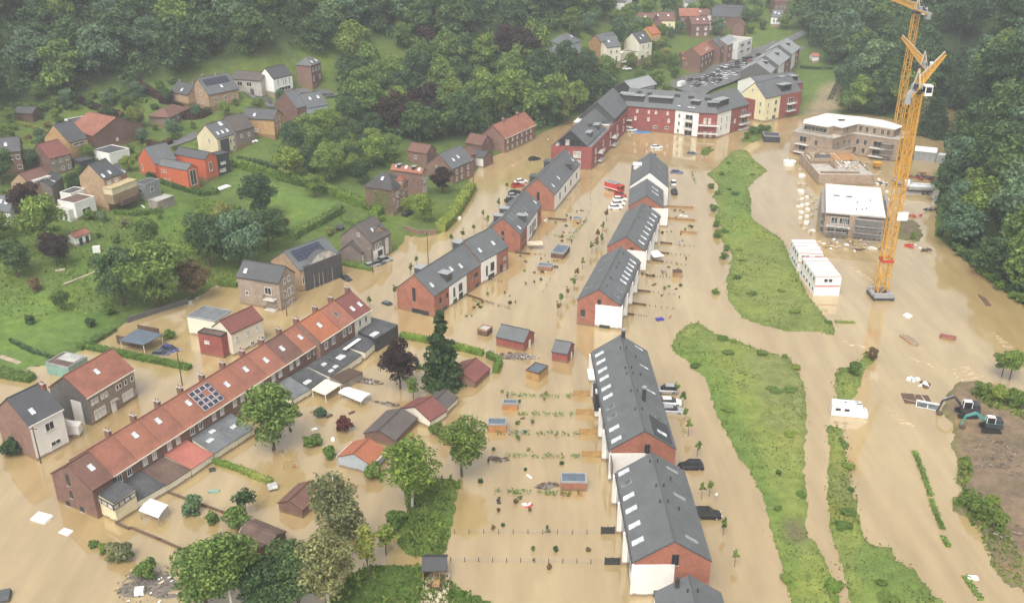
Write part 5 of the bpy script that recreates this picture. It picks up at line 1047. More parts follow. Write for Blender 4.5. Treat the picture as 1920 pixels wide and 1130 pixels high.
house('low dark roofed garden hut on the lawn at far left', (25, 212), (60, 213), W=6, eh=2.4, ridge='x', pitch=24, wall='wood_dark', roof='slate_dark', cat='shed', name='shed')
house('shed with a rust-red roof and cream wall half hidden in the grove', (716, 143), (748, 144), W=5, eh=2.6, ridge='x', pitch=24, wall='cream_white', roof='tile_orange', cat='shed', name='shed')

# ------------------------------------------------------------------ upper village at the back
t = house('white house with a stepped grey roof and brown upper gable on the back slope', (1112, 83), (1138, 90), (1156, 85), eh=6.8, ridge='y', pitch=36, wall='cream_white', roof='slate', over=.2, sky=[(-1, .35, .5)], wins=[('E', [.3, .7], 4.8, 1.0, 1.5), ('E', [.3, .7], 1.8, 1.0, 2.0)])
house('rear wing of the white stepped-roof house with a brown boarded gable', (1104, 76), (1127, 79), (1153, 71), eh=7.4, ridge='y', pitch=36, wall={'*': 'cream_white', 'S': 'wood'}, roof='slate', over=.3)
house('low white lean-to wing right of the white stepped-roof house', (1153, 101), (1163, 102), (1168, 98), eh=3.0, flat=True, wall='cream_white', roof='white_wall', cat='annex', name='annex')
t = house('white house with a gambrel dark roof on the back slope, right of the stepped one', (1170, 77), (1199, 82), (1217, 77), eh=6.4, ridge='y', pitch=40, wall='cream_white', roof='slate_dark', over=.1, sky=[(-1, .3, .4), (-1, .6, .6)], wins=[('E', [.3, .72], 4.8, .9, 1.6), ('E', [.7], 1.6, .9, 1.6)])
house('white garage with a flat roof below the gambrel-roofed white house', (1165, 96), (1196, 101), (1206, 96), eh=3.2, flat=True, wall='cream_white', roof='flat_roof_grey', cat='garage', name='garage', doors=[('E', .5, 2.2, 2.0, 'wood_dark')])
house('ochre house with a red-orange roof behind the gambrel-roofed one', (1198, 62), (1222, 66), (1238, 63), eh=5.0, ridge='y', pitch=36, wall='ochre_render', roof='tile_orange', over=.1, wins=[('E', [.2, .5, .8], 3.4, 1.0, 1.3), ('E', [.3, .7], 1.0, 1.0, 1.3), ('S', [.7], 3.4, .9, 1.3)])
house('bright yellow gable just above the ochre house', (1216, 51), (1232, 53), W=6, eh=3.4, ridge='y', pitch=48, wall='yellow_render', roof='tile_brown', over=.1)
house('pale grey and yellow-fronted long house with two white roof windows', (1226, 40), (1266, 40), W=10, eh=5.2, ridge='x', pitch=36, wall='pale_yellow', roof='tile_brown', over=.1, sky=[(-1, .2, .6), (-1, .7, .6)], wins=[('S', [.2, .45, .75], 3.4, .9, 1.4)])
house('reddish roofed house left of the pale long house, against the trees', (1190, 38), (1222, 41), W=9, eh=4.0, ridge='x', pitch=34, wall='brick_brown', roof='tile_brown', over=.1, sky=[(-1, .5, .5)])
house('long brick house with red roof in the middle of the upper village', (1274, 31), (1312, 31), W=9, eh=5.0, ridge='x', pitch=36, wall='brick_dark', roof='tile_rust', over=.1, wins=[W2('S', 3.2, 3)])
house('dark brick villa with four pale windows in the upper village', (1297, 47), (1331, 46), W=9, eh=5.6, ridge='x', pitch=36, wall='brick_dark', roof='tile_brown', over=.1, wins=[('S', [.35, .8], 3.6, 1.3, 1.6, 'curtain'), ('S', [.35, .8], 1.0, 1.2, 1.4, 'curtain')], sky=[(-1, .4, .6), (-1, .75, .6)])
house('white house with a dark round window right of the dark brick villa', (1333, 44), (1360, 42), W=8, eh=4.0, flat=True, wall='white_wall', roof='slate_dark', over=.1, wins=[('S', [.3], 2.2, 1.2, 1.5), ('S', [.75], 1.0, 2.0, 1.0)])
house('white low wall house with reddish roof above the white house', (1312, 30), (1334, 29), W=8, eh=3.6, ridge='x', pitch=34, wall='white_wall', roof='tile_brown', over=.1, sky=[(-1, .2, .6)])
house('large dark slate hall with a long roof at the top of the village', (1335, 32), (1388, 33), W=13, eh=5.0, ridge='x', pitch=30, wall='brick_dark', roof='slate_dark', over=.1)
house('dark grey roofed long building behind the slate hall', (1340, 22), (1392, 23), W=10, eh=4, ridge='x', pitch=28, wall='brick_dark', roof='slate_dark', over=.1)
house('plain brick gable house right of the slate hall', (1374, 50), (1396, 51), W=10, eh=5.4, ridge='y', pitch=42, wall='brick_brown', roof='tile_brown', over=.1)
house('red brick house with a red roof at the road bend above the car park', (1280, 112), (1312, 111.5), W=8, eh=4.6, ridge='x', pitch=34, wall='brick_brown', roof='tile_rust', over=.1, wins=[('S', [.3], 2.6, .8, 1.2), ('S', [.7], 2.6, .8, 1.2)])
house('long brick house with many pale windows and a red roof beside the upper road', (1314, 106), (1350, 87), W=9, eh=6.2, ridge='x', pitch=36, wall='brick_dark', roof='tile_rust', over=.15, sky=[(-1, .4, .3), (-1, .5, .35)], wins=[('S', [.1, .25, .4, .55, .7, .85], 4.8, .8, 1.4, 'curtain'), ('S', [.1, .3, .5, .7, .9], 1.8, .8, 1.5, 'curtain')])
house('narrow dark brick house with a slate roof beside the long windowed brick house', (1351, 90), (1364, 83.5), W=9, eh=6.6, ridge='x', pitch=38, wall='brick_dark', roof='slate', over=.1, wins=[('S', [.3, .7], 4.8, .8, 1.4)])
house('brick house with rows of white windows left of the grey concrete building', (1365, 86), (1384, 77), W=9, eh=6.8, ridge='x', pitch=30, wall='brick_brown', roof='slate_pale', over=.1, wins=[('S', [.2, .5, .8], 5.0, .8, 1.4, 'curtain'), ('S', [.2, .5, .8], 1.8, .8, 1.5, 'curtain')])
house('grey concrete framed building with wide windows at the upper road', (1385, 81), (1411, 72), W=12, eh=6.8, flat=True, wall='concrete_pale', roof='concrete', cat='building', name='building', wins=[('S', [.28, .75], 5.2, 4, 1.4), ('S', [.28, .75], 2.2, 4, 1.4)])
house('white house with grey dormers among trees at the top right of the village', (1446, 33), (1466, 34), W=8, eh=3.8, ridge='x', pitch=40, wall='white_wall', roof='slate', over=.1, sky=[(-1, .3, .6), (-1, .65, .5)], wins=[('S', [.3, .6], 2.2, 1, 1.5)])
house('tall brick house at the top edge above the white dormer house', (1453, 4), (1476, 4), W=9, eh=7, ridge='x', pitch=36, wall='brick_dark', roof='tile_brown', over=.1, wins=[W2('S', 4.4, 3)])
house('pale house with grey roof on the far slope at the top edge', (1285, 6), (1306, 6), W=8, eh=4.5, ridge='x', pitch=36, wall='white_wall', roof='slate', over=.1)
house('white farmhouse on the far slope at the top left of the village', (1148, 4), (1172, 6), W=8, eh=4, ridge='x', pitch=36, wall='white_wall', roof='slate', over=.1)
house('grey hip-roofed house with tall dark windows left of the white villas', (1027, 80), (1062, 84), (1086, 76), eh=5.6, ridge='y', pitch=34, hip=.8, wall='grey_render', roof='slate', over=.3, sky=[(-1, .7, .6)], wins=[('E', [.3, .6], 2.6, 1.2, 4.0), ('S', [.85], 3.0, 1.2, 1.6)])
house('pale gabled house half hidden by trees high on the left slope', (818, 82), (842, 84), W=7, eh=5, ridge='y', pitch=42, wall='cream_white', roof='tile_brown', over=.2)
house('old house with pinkish and grey roofs behind the copper beech', (890, 90), (912, 92), (931, 86), eh=4, ridge='x', pitch=36, wall='brick_brown', roof='tile_brown', over=.2, chim=[(-1, .3, .95)])
house('white garden shed with red side at the right edge of the green field', (1524, 106), (1536, 106), W=5, eh=2.6, ridge='x', pitch=20, wall='white_wall', roof='salmon', cat='shed', name='shed')

# ------------------------------------------------------------------ garages and sheds in the flood
def shed(label, A, B, C, eh, wall, roof, ridge='x', pitch=30, nm='shed', cat='shed', **k):
    return house(label, A, B, C, eh=eh, zb=0, ridge=ridge, pitch=pitch, wall=wall, roof=roof, cat=cat, name=nm, over=.2, sink=1.5, **k)
shed('larger red brick garage with a grey roof between the two new rows', (930.7, 631), (982.5, 642.4), (1004.6, 625), 2.2, 'brick_red', 'slate', pitch=33, nm='garage', cat='garage', doors=[('E', .55, .9, 1.6, 'frame_white')])
shed('smaller red brick garage with a grey roof near the long terrace', (1035, 658.6), (1064, 663.7), (1082.7, 647.4), 2.2, 'brick_red', 'slate', pitch=33, nm='garage', cat='garage', doors=[('E', .6, .7, 1.4, 'frame_white')])
house('orange wooden shed with a blue-grey flat roof below the brick garages', (986, 695), (1010, 702), (1027, 687), eh=1.7, zb=0, flat=True, wall='wood_tan', roof='blue_slate', cat='shed', name='shed', trim='wood_dark')
house('little orange shed, upper one by the garden hedges left of the long terrace', (942, 758), (970, 759), W=1.6, eh=1.2, zb=0, flat=True, wall='wood_orange', roof='blue_slate', cat='shed', name='shed', trim='metal_grey')
house('orange shed with a blue-grey roof touching the bright green tree', (914, 797), (949, 797.5), W=2.2, eh=1.5, zb=0, flat=True, wall='wood_orange', roof='blue_slate', cat='shed', name='shed', trim='metal_grey')
house('brick-orange shed with a blue-grey roof beside a dark debris heap', (1052, 905), (1100, 905.5), W=2.6, eh=1.6, zb=0, flat=True, wall='brick_orange', roof='blue_slate', cat='shed', name='shed', trim='metal_grey')
house('small reddish brown garden hut left of the larger brick garage', (895, 618), (913, 622), (924, 613.5), eh=1.2, zb=0, flat=True, wall='wood_dark', roof='stain_roof', cat='shed', name='shed', trim='wood')
house('dark wooden shed out in the water right of the half white gable terrace', (1263, 511), (1279, 511), W=1.4, eh=1.3, zb=0, flat=True, wall='wood', roof='wood_dark', cat='shed', name='shed', trim='wood_dark')
house('grey flat-roofed shelter by the gardens of the middle left terrace', (1033, 474), (1057, 477), (1066, 462), eh=1.3, zb=0, flat=True, wall='wood_dark', roof='blue_slate', cat='shed', name='shed', trim='metal_grey')
house('rust orange shed with a grey roof near the row gardens by the street', (1008, 499), (1034, 501), W=2, eh=1.1, zb=0, flat=True, wall='brick_orange', roof='blue_slate', cat='shed', name='shed', trim='metal_grey')
house('small brown garden shed behind the middle left terrace, farthest of the left garden sheds', (1073, 411), (1088, 412), W=1.8, eh=1.1, zb=0, flat=True, wall='wood_tan', roof='blue_slate', cat='shed', name='shed', trim='metal_grey')
house('black box shed standing beside the green mound near the apartments', (1433, 256), (1463, 257), (1472, 250), eh=2.2, zb=0, flat=True, wall='dark_clad', roof='slate_dark', cat='shed', name='shed', trim='metal_grey')
shed('brown hip-roofed garage at the end of the clipped hedge', (838, 704), (890, 717), (926, 693), 1.3, 'brick_brown', 'tile_maroon', 'y', 26, 'garage', 'garage')
shed('dark olive-roofed garage with a white verge behind the red-brown one', (795, 757), (835, 767), (861, 746), 1.5, 'cream_white', 'tile_grey', 'y', 24, 'garage', 'garage')
shed('red-brown roofed garage with a cream gable among the flooded gardens', (752, 766), (806, 789), (834, 768), 1.6, 'cream_white', 'tile_maroon', 'y', 24, 'garage', 'garage')
shed('long dark brown garage roof sloping into the water', (683, 812), (740, 826), (803, 789), 1.4, 'brick_dark', 'tile_grey', 'y', 22, 'garage', 'garage')
shed('grey-gabled garage with a red sheet roof under the grey-green tree', (634, 856), (695, 872), (730, 846), 2.0, 'grey_render', 'tile_orange', 'y', 24, 'garage', 'garage', trim='frame_white')
shed('brown garage roof half hidden under the birch crown', (522, 943), (566, 956), (612, 922), 1.6, 'brick_dark', 'tile_brown', 'y', 26, 'garage', 'garage')
shed('upper brown-roofed shed above the tree clump at the bottom', (448, 998), (505, 1022), (541, 1000), 2.0, 'wood_dark', 'flat_brown', 'x', 20, 'shed', 'shed')
shed('lower brown-roofed shed leaning towards the tree clump at the bottom', (418, 1026), (470, 1046), (503, 1026), 1.8, 'wood_dark', 'flat_brown', 'x', 20, 'shed', 'shed')
c = at(817, 1085, 0); t = thing('gazebo', 'open wooden gazebo with a grey roof and table on a raised deck', 'gazebo', (c.x, c.y, 0), 0)
part(t, 'deck', lambda a: [a.box((-1.6 + .2 * i, -2.0, .3), (.18, 6.4, .12), 'plank_pale') for i in range(19)])
part(t, 'roof', lambda a: (a.prism([(-1.9, -1.2, 2.35), (1.7, -1.2, 2.35), (1.7, .7, 3.3), (-1.9, .7, 3.3)], [(-1.9, -1.2, 2.5), (1.7, -1.2, 2.5), (1.7, .7, 3.45), (-1.9, .7, 3.45)], 'slate_dark'), a.prism([(-1.9, .7, 3.3), (1.7, .7, 3.3), (1.7, 2.4, 2.4), (-1.9, 2.4, 2.4)], [(-1.9, .7, 3.45), (1.7, .7, 3.45), (1.7, 2.4, 2.55), (-1.9, 2.4, 2.55)], 'slate_dark')))
for x in (-1.7, -.1, .7, 1.5): part(t, 'post', lambda a: a.box((0, 0, 1.1), (.16, .16, 2.6), 'wood'), (x, -1.0, 0))
for x in (-1.7, 1.5): part(t, 'post', lambda a: a.box((0, 0, 1.1), (.16, .16, 2.6), 'wood'), (x, 2.2, 0))
part(t, 'side_wall', lambda a: a.box((0, 0, 1.1), (.1, 3.2, 2.4), 'wood'), (-1.7, .6, 0)); part(t, 'back_wall', lambda a: a.box((0, 0, 1.1), (3.1, .1, 2.4), 'wood_dark'), (-.1, 2.2, 0))
c2 = at(818, 1101, .35); tt = thing('garden_table', 'brown wooden garden table with benches on the gazebo deck', 'table', (c2.x, c2.y, .36), 0)
part(tt, 'table_top', lambda a: a.box((0, 0, .74), (1.0, 1.5, .06), 'wood')); [part(tt, 'leg', lambda a: a.box((0, 0, .36), (.08, .08, .72), 'wood'), (x, y, 0)) for x in (-.4, .4) for y in (-.6, .6)]
[part(tt, 'bench', lambda a: (a.box((0, 0, .42), (.3, 1.5, .06), 'wood_dark'), a.box((0, .6, .2), (.26, .08, .4), 'wood_dark'), a.box((0, -.6, .2), (.26, .08, .4), 'wood_dark')), (x, 0, 0)) for x in (-.8, .8)]

# ------------------------------------------------------------------ building site
FR = [(1484.6, 246.5), (1561.6, 261), (1597.5, 251), (1689, 263.7)]
t, ro, fr = bent('long unfinished block-built apartment building with a white flat roof behind the cranes', FR, 13, 7.6, 0, 'block_wall', 'concrete', cat='building', name='unfinished_building', flat=True, trimm='concrete',
    wins=[(0, [.3], 5.6, 2.6, 2.2, 'glass', 'concrete'), (0, [.3], 2.6, 2.6, 2.2, 'glass', 'concrete'), (0, [.62], 5.2, 1.2, 2.0, 'glass', 'concrete'), (0, [.62], 2.2, 1.2, 2.0, 'glass', 'concrete'), (1, [.3, .62, .88], 5.2, 1.0, 1.9, 'glass', 'concrete'), (1, [.62], 2.0, 1.0, 1.9, 'glass', 'concrete'),
          (2, [.14, .3, .86], 5.2, 1.1, 2.0, 'glass', 'concrete'), (2, [.1, .28], 2.2, 1.1, 2.0, 'glass', 'concrete'), (2, [.56], 5.0, 3.2, 2.4, 'glass', 'concrete'), (2, [.56], 2.0, 3.2, 2.4, 'glass', 'concrete')])  # dark panes stand in for the shade inside open, unglazed bays
O = t.location
top = [(1505.8, 230.5), (1552, 238.5), (1563, 236), (1580, 240), (1610.7, 232), (1679.8, 243), (1694, 237.5), (1656, 226), (1616, 220), (1585.5, 217), (1549.7, 213), (1508, 225)]
TP = [at(*p, 10.8) - O for p in top]; cc = sum(TP, Vector()) / len(TP)
a = MB(); ins = [p + (cc - p).normalized() * .7 for p in TP]; a.prism([(p.x, p.y, 7.85) for p in ins], [(p.x, p.y, 10.55) for p in ins], 'block_wall'); up = a.build('penthouse', t)
a = MB(); a.prism([(p.x, p.y, 10.6) for p in TP], [(p.x, p.y, 10.95) for p in TP], 'concrete_pale', 'slab_roof'); rr = a.build('roof_slab', t)
part(t, 'roof_hatch', lambda a: a.box((0, 0, .2), (2.2, 1.2, .3), 'dark_metal'), at(1578, 226, 11.0) - O)
for i, ts in ((0, (.12, .3, .45, .62, .8)), (1, ()), (3, (.35,)), (4, (.12, .3, .5, .72, .88))):
    p, q = ins[i], ins[(i + 1) % len(ins)]; d = q - p; rz = math.atan2(d.y, d.x)
    for k, tt in enumerate(ts): window_at(t, (p.x + d.x * tt, p.y + d.y * tt, 9.2), rz, 2.4 if i == 0 else 1.1, 1.5 if i == 0 else 2.0, 'glass', 'concrete')
for i, tt, wd in ((0, .3, 5), (2, .56, 5)):
    f0, e, rz, *_ = fr[i]
    for z in (3.9, 1.0): balcony(t, (f0.x + e.x * tt, f0.y + e.y * tt, z), rz, wd, 1.5, 'wood_grey')
f0, e, rz, *_ = fr[0]
a = MB(); n = 16
for k in range(n + 1):
    p = f0 + e * (k / n); a.box((p.x, p.y, 8.3), (.08, .08, 1.0), 'wood_grey')
for z in (8.2, 8.75): a.bar((f0.x, f0.y, z), (f0.x + e.x, f0.y + e.y, z), .05, 'wood_grey')
a.build('guard_rail', t)
def scaffold(t, p, rz, w_, h_, nb=3):
    a = MB(); lv = int(h_ / 2)
    for k in range(nb + 1):
        for y in (0, -.9): a.bar((-w_ / 2 + w_ * k / nb, y, -1), (-w_ / 2 + w_ * k / nb, y, h_), .05, 'metal_grey', 5)
    for l in range(lv + 1):
        z = l * 2.0; a.box((0, -.45, z), (w_, .9, .08), 'wood_grey')
        for y in (0, -.9): a.bar((-w_ / 2, y, z + 1), (w_ / 2, y, z + 1), .04, 'metal_grey', 4)
    a.build('scaffold', t, p, rz)
f0, e, rz, *_ = fr[1]; p = f0 + e * .55; scaffold(t, (p.x + .6, p.y - 1.2, 0), rz, 8, 5.5)
f0, e, rz, *_ = fr[2]; p = f0 + e * .74; scaffold(t, (p.x, p.y - .6, 0), rz, 4, 6.0, 2)
# half-built storey between the two blocks
t = house('half-built low storey with open rooms and orange formwork between the two unfinished blocks', (1536, 329), (1641, 330), W=25, eh=3.2, zb=0, flat=True, wall='block_wall', roof='concrete', cat='building', name='unfinished_building', trim='block_wall')
L, D = t['_d'][0], t['_d'][1]
for (x, y, w_, d_, h_, m) in ((-L * .3, D * .05, L * .36, .35, 1.6, 'block_wall'), (L * .22, D * .02, L * .5, .3, .5, 'concrete'), (-L * .12, -D * .1, .35, 6, 1.4, 'block_wall'), (L * .02, -D * .05, .3, 8, .5, 'concrete_pale'), (-L * .46, D * .2, .35, D * .4, .5, 'block_wall'), (L * .46, -D * .1, .3, D * .4, .5, 'block_wall'), (0, D * .46, L * .9, .3, 1.6, 'block_wall'), (-L * .2, D * .2, L * .3, .3, 1.8, 'flat_roof_grey'), (-L * .1, -D * .42, L * .7, .3, .7, 'block_wall')):
    part(t, 'wall_stub', lambda a: a.box((0, 0, h_ / 2), (w_, d_, h_), m), (x, y, 3.4))
for i in range(3): part(t, 'formwork', lambda a: (a.box((0, 0, .35), (.3, 7, .5), 'wood_tan'), a.box((1.6, 0, .35), (.3, 7, .5), 'plank_pale'), a.box((.8, 3.4, .35), (1.4, .3, .5), 'plank_pale')), (-L * .36 + i * 3.4, D * .3, 3.4))
for i in range(4): part(t, 'formwork', lambda a: [a.box((0, .5 * j, .2 + .03 * j), (9, .4, .18), 'wood_orange' if j % 2 else 'wood_tan') for j in range(4)], (L * .2, D * (.14 + .085 * i), 3.4))
part(t, 'floor_patch', lambda a: a.box((0, 0, .03), (8, 5, .06), 'brick_orange'), (-L * .2, D * .1, 3.35))
# front white slab block
t = house('smaller unfinished block with a stained white flat roof and scaffolded open balconies', (1548.6, 398.6), (1660.4, 408.6), (1633.8, 353), eh=6.6, zb=0, flat=True, wall='block_wall', roof='slab_roof', cat='building', name='unfinished_building', trim='concrete_pale',
    wins=[('S', [.16, .3, .38], 4.6, 1.8, 1.9), ('S', [.12, .26, .36], 1.6, 1.9, 1.9), ('S', [.6, .84], 4.6, 1.0, 2.2), ('S', [.56, .76, .95], 1.6, .9, 2.0), ('W', [.2, .5, .8], 4.4, 1.4, 1.8), ('W', [.2, .5, .8], 1.4, 1.4, 1.8)])  # dark pane colour paints the shade within the open facade holes
L, D = t['_d'][0], t['_d'][1]
for x in (.1, .32): part(t, 'roof_hatch', lambda a: (a.box((0, 0, .2), (1.9, 1.5, .4), 'concrete_pale'), a.box((0, -.1, .42), (1.6, 1.0, .06), 'dark_metal')), (-L / 2 + L * x + 1.4, D * .06, 6.7))
for x, y in ((.05, -.1), (.2, -.28), (.28, 0), (.02, -.34), (.12, -.33)): part(t, 'vent_pipe', lambda a: a.cyl((0, 0, 0), .14, .5, 'dark_metal', 8), (L * x, D * y, 6.7))
for z in (3.0,): balcony(t, (-L * .27, -D / 2, z), 0, L * .42, 1.6, 'wood_grey')
for x in (.12, .33): part(t, 'cladding', lambda a: [a.box((0, 0, .7 + .9 * k), (2.6, .2, .75), 'metal_grey') for k in range(6)], (L * x, -D / 2 - .12, 0))
part(t, 'pillar', lambda a: a.box((0, 0, 3), (2.2, .6, 7), 'block_wall'), (-L * .02, -D / 2 - .3, 0)); part(t, 'beam', lambda a: a.box((0, 0, 0), (L * .98, .3, .3), 'dark_metal'), (0, -D / 2 - .15, 6.2))
scaffold(t, (L * .24, -D / 2 - .9, 0), 0, L * .48, 6, 6); scaffold(t, (-L * .3, -D / 2 - 1.8, 0), 0, L * .36, 4, 4); scaffold(t, (L / 2 + 1.0, 0, 0), R(90), D * .8, 6, 5); scaffold(t, (-L / 2 - .2, 0, 0), R(270), D * .9, 6, 5)
# site containers, stacked two high
def container_proto():
    t = thing('site_container', 'white site container', 'container')
    a = MB(); a.box((0, 0, 1.3), (6.0, 2.4, 2.46), 'white')
    for i in range(9): a.box((-2.7 + .675 * i, -1.215, 1.3), (.08, .03, 2.2), 'white_sheet')
    a.build('body', t); b = MB()
    for z in (.06, 2.55):
        for y in (-1.2, 1.2): b.box((0, y, z), (6.06, .1, .12), 'red_paint')
    for x in (-3, 3):
        for y in (-1.2, 1.2): b.box((x, y, 1.3), (.12, .12, 2.36), 'frame_white')
    b.build('frame', t); return t
cp = container_proto()
wc = MB(); wc.box((0, -.02, 0), (1.0, .1, .95), 'frame_white'); wc.box((0, -.05, 0), (.8, .08, .75), 'glass'); WM = wc.mesh('window')
def stack(A, B, n, lab, first, frontwin, green):
    a, b = at(*A, 5.1), at(*B, 5.1); ex = (b - a).normalized(); ey = Vector((-ex.y, ex.x, 0)); rz = math.atan2(ex.y, ex.x); global _cu
    for l in range(2):
        for i in range(n):
            p = (a + b) / 2 + ey * (1.22 + 2.46 * i); p.z = -.12 + 2.62 * l
            lb = f'{["lower", "upper"][l]} white site container with red edges, front of the {lab} stack' if i == 0 else f'white site container set behind the front one in the {lab} stack'
            if first and l == 0 and i == 0: o = cp; o.location = p; o.rotation_euler.z = rz; o['label'] = lb; o['group'] = 'stacked site containers'
            else: o = place(cp, p, rz, lb, 'stacked site containers')
            if i == 0:
                for x in frontwin[l]: link('window', WM, o, (x, -1.23, 1.5))
            w2 = link('window', WM, o, (-3.03, 0, 1.5), R(270))
stack((1530.9, 517.7), (1578, 517.7), 5, 'nearer', True, ((), (-.6, .5)), False)
stack((1498.8, 474), (1544, 475), 4, 'farther', False, ((-1.5,), (-1.9, -.9, 1.4, 2.3)), True)
# tower cranes
def height_at(base, ypx):
    lo, hi = 0, 94
    for _ in range(50):
        m = (lo + hi) / 2
        if px_of((base.x, base.y, m))[1] > ypx: lo = m
        else: hi = m
    return lo
def crane(label, basepx, head_y, tip_px, wd=2.2, ctr_len=11, extras=True, tail_px=None):
    b = at(*basepx); h = height_at(b, head_y); tip = at(*tip_px, h + 2.5) - b; tip.z = 0
    if tip.length > 60: tip = tip.normalized() * 60
    az = math.atan2(tip.y, tip.x); t = thing('tower_crane', label, 'crane', b); jl = tip.length
    a = MB(); a.box((0, 0, .35), (5.0, 5.0, .7), 'dark_metal')
    for s in (-1, 1): a.box((0, s * 2.1, 1.2), (4.6, .9, 1.0), 'metal_grey'); a.box((s * 2.0, 0, 1.0), (.9, 2.9, .6), 'metal_grey')
    a.build('base', t); a = MB(); r = wd / 2; n = int(h / 2.4); st = h / n
    for x in (-r, r):
        for y in (-r, r): a.bar((x, y, .9), (x, y, h), .17, 'crane_yellow', 4)
    for i in range(n):
        z0, z1 = .9 + (h - .9) * i / n, .9 + (h - .9) * (i + 1) / n
        cs = [(-r, -r), (r, -r), (r, r), (-r, r)]
        for k in range(4):
            p, q = cs[k], cs[(k + 1) % 4]; a.bar((*p, z1), (*q, z1), .08, 'crane_yellow', 4)
            if (i + k) % 2: p, q = q, p
            a.bar((*p, z0), (*q, z1), .09, 'crane_yellow', 4)
    a.build('mast', t)
    a = MB(); a.cyl((0, 0, h - .2), 1.5, .9, 'dark_metal', 16); a.build('slewing_ring', t)
    rot = az; piv = bpy.data.objects.new('jib', None)
    # jib: triangular lattice tapering to the tip, two bottom chords and a top chord
    a = MB(); n = int(jl / 2.2); H0, H1, w0, w1 = 2.1, .9, 1.5, .8
    for i in range(n):
        x0, x1 = .8 + (jl - .8) * i / n, .8 + (jl - .8) * (i + 1) / n; f0, f1 = i / n, (i + 1) / n
        k = lambda f: (w0 + (w1 - w0) * f) / 2
        g = lambda f: H0 + (H1 - H0) * f
        A_, B_, C_ = Vector((x0, -k(f0), 0)), Vector((x0, k(f0), 0)), Vector((x0, 0, g(f0))); A2, B2, C2 = Vector((x1, -k(f1), 0)), Vector((x1, k(f1), 0)), Vector((x1, 0, g(f1)))
        for p, q, rr_, m in ((A_, A2, .15, 'crane_yellow'), (B_, B2, .15, 'crane_yellow'), (C_, C2, .17, 'crane_pale'), (A_, C2, .09, 'crane_yellow'), (B_, C2, .09, 'crane_yellow'), (C_, A2, .09, 'crane_yellow'), (C_, B2, .09, 'crane_yellow'), (A_, B2, .08, 'crane_yellow'), (A2, B2, .08, 'crane_yellow')): a.bar(p, q, rr_, m, 4)
    a.build('jib', t, (0, 0, h + .9), rot)
    a = MB()
    for y in (-.7, .7): a.box((-ctr_len / 2, y, .2), (ctr_len, .22, .4), 'crane_yellow')
    for i in range(int(ctr_len / 1.5)): a.box((-.8 - 1.5 * i, 0, .2), (.12, 1.4, .12), 'crane_yellow')
    a.box((-ctr_len * .5, 0, .45), (ctr_len * .9, 1.1, .06), 'metal_grey'); a.build('counter_jib', t, (0, 0, h + .9), rot)
    a = MB(); [a.box((-ctr_len + .5 + .62 * i, 0, -.4), (.4, 1.2, 2.2), 'metal_grey') for i in range(4)]; a.build('counterweight', t, (0, 0, h + .9), rot)
    a = MB(); a.box((-3.5, 0, .9), (2.2, 1.3, 1.2), 'metal_grey'); a.cyl((-5.4, -.5, .9), .5, 1.0, 'dark_metal', 10); a.build('winch', t, (0, 0, h + .9), rot)
    a = MB()
    for s in (-1, 1): a.bar((-.9, s * .8, 0), (-.2, 0, 4.2), .14, 'crane_pale'); a.bar((.9, s * .8, 0), (-.2, 0, 4.2), .12, 'crane_pale')
    a.bar((-.2, 0, 4.2), (-ctr_len * .8, 0, .6), .06, 'metal_grey'); a.bar((-.2, 0, 4.2), (jl * .42, 0, 1.7), .05, 'metal_grey'); a.build('a_frame', t, (0, 0, h + .9), rot)
    # cab hangs beside the mast, on the right seen from the camera
    cx = Vector((2.0, -1.0, h + .6)); a = MB(); a.box((0, 0, 0), (1.6, 2.0, 2.1), 'white'); a.box((0, 0, 1.1), (1.75, 2.15, .12), 'white_sheet'); cb = a.build('cab', t, cx)
    a = MB(); a.box((0, -1.02, .25), (1.2, .06, 1.2), 'glass'); a.box((-.82, -.2, .25), (.06, 1.2, 1.1), 'glass'); a.box((.82, -.2, .25), (.06, 1.2, 1.1), 'glass'); a.build('pane', cb)
    if extras:
        a = MB(); [a.box((s * (r + .22), 0, 0), (.04, wd + .5, .7), 'red_paint') for s in (-1, 1)]; [a.box((0, s * (r + .22), 0), (wd + .5, .04, .7), 'red_paint') for s in (-1, 1)]; a.build('banner', t, (0, 0, 9.6))
        zb_ = height_at(b, 402); a = MB(); a.box((0, 0, 0), (2.4, .2, 2.0), 'white_sheet'); a.build('sign_panel', t, (1.4, -r - .3, zb_))
    return t
crane('nearest yellow tower crane with a red band low on its mast, jib pointing right', (1650, 556), 173, (1773, 92))
crane('middle yellow tower crane hidden behind the nearest mast, jib pointing up to the left', (1691.5, 345), 127, (1693, 62), wd=1.7, extras=False, ctr_len=12)
crane('tallest rear yellow tower crane whose head touches the top edge, jib cut by the frame', (1674, 285), 24, (1640, -22), wd=1.9, extras=False, ctr_len=12)

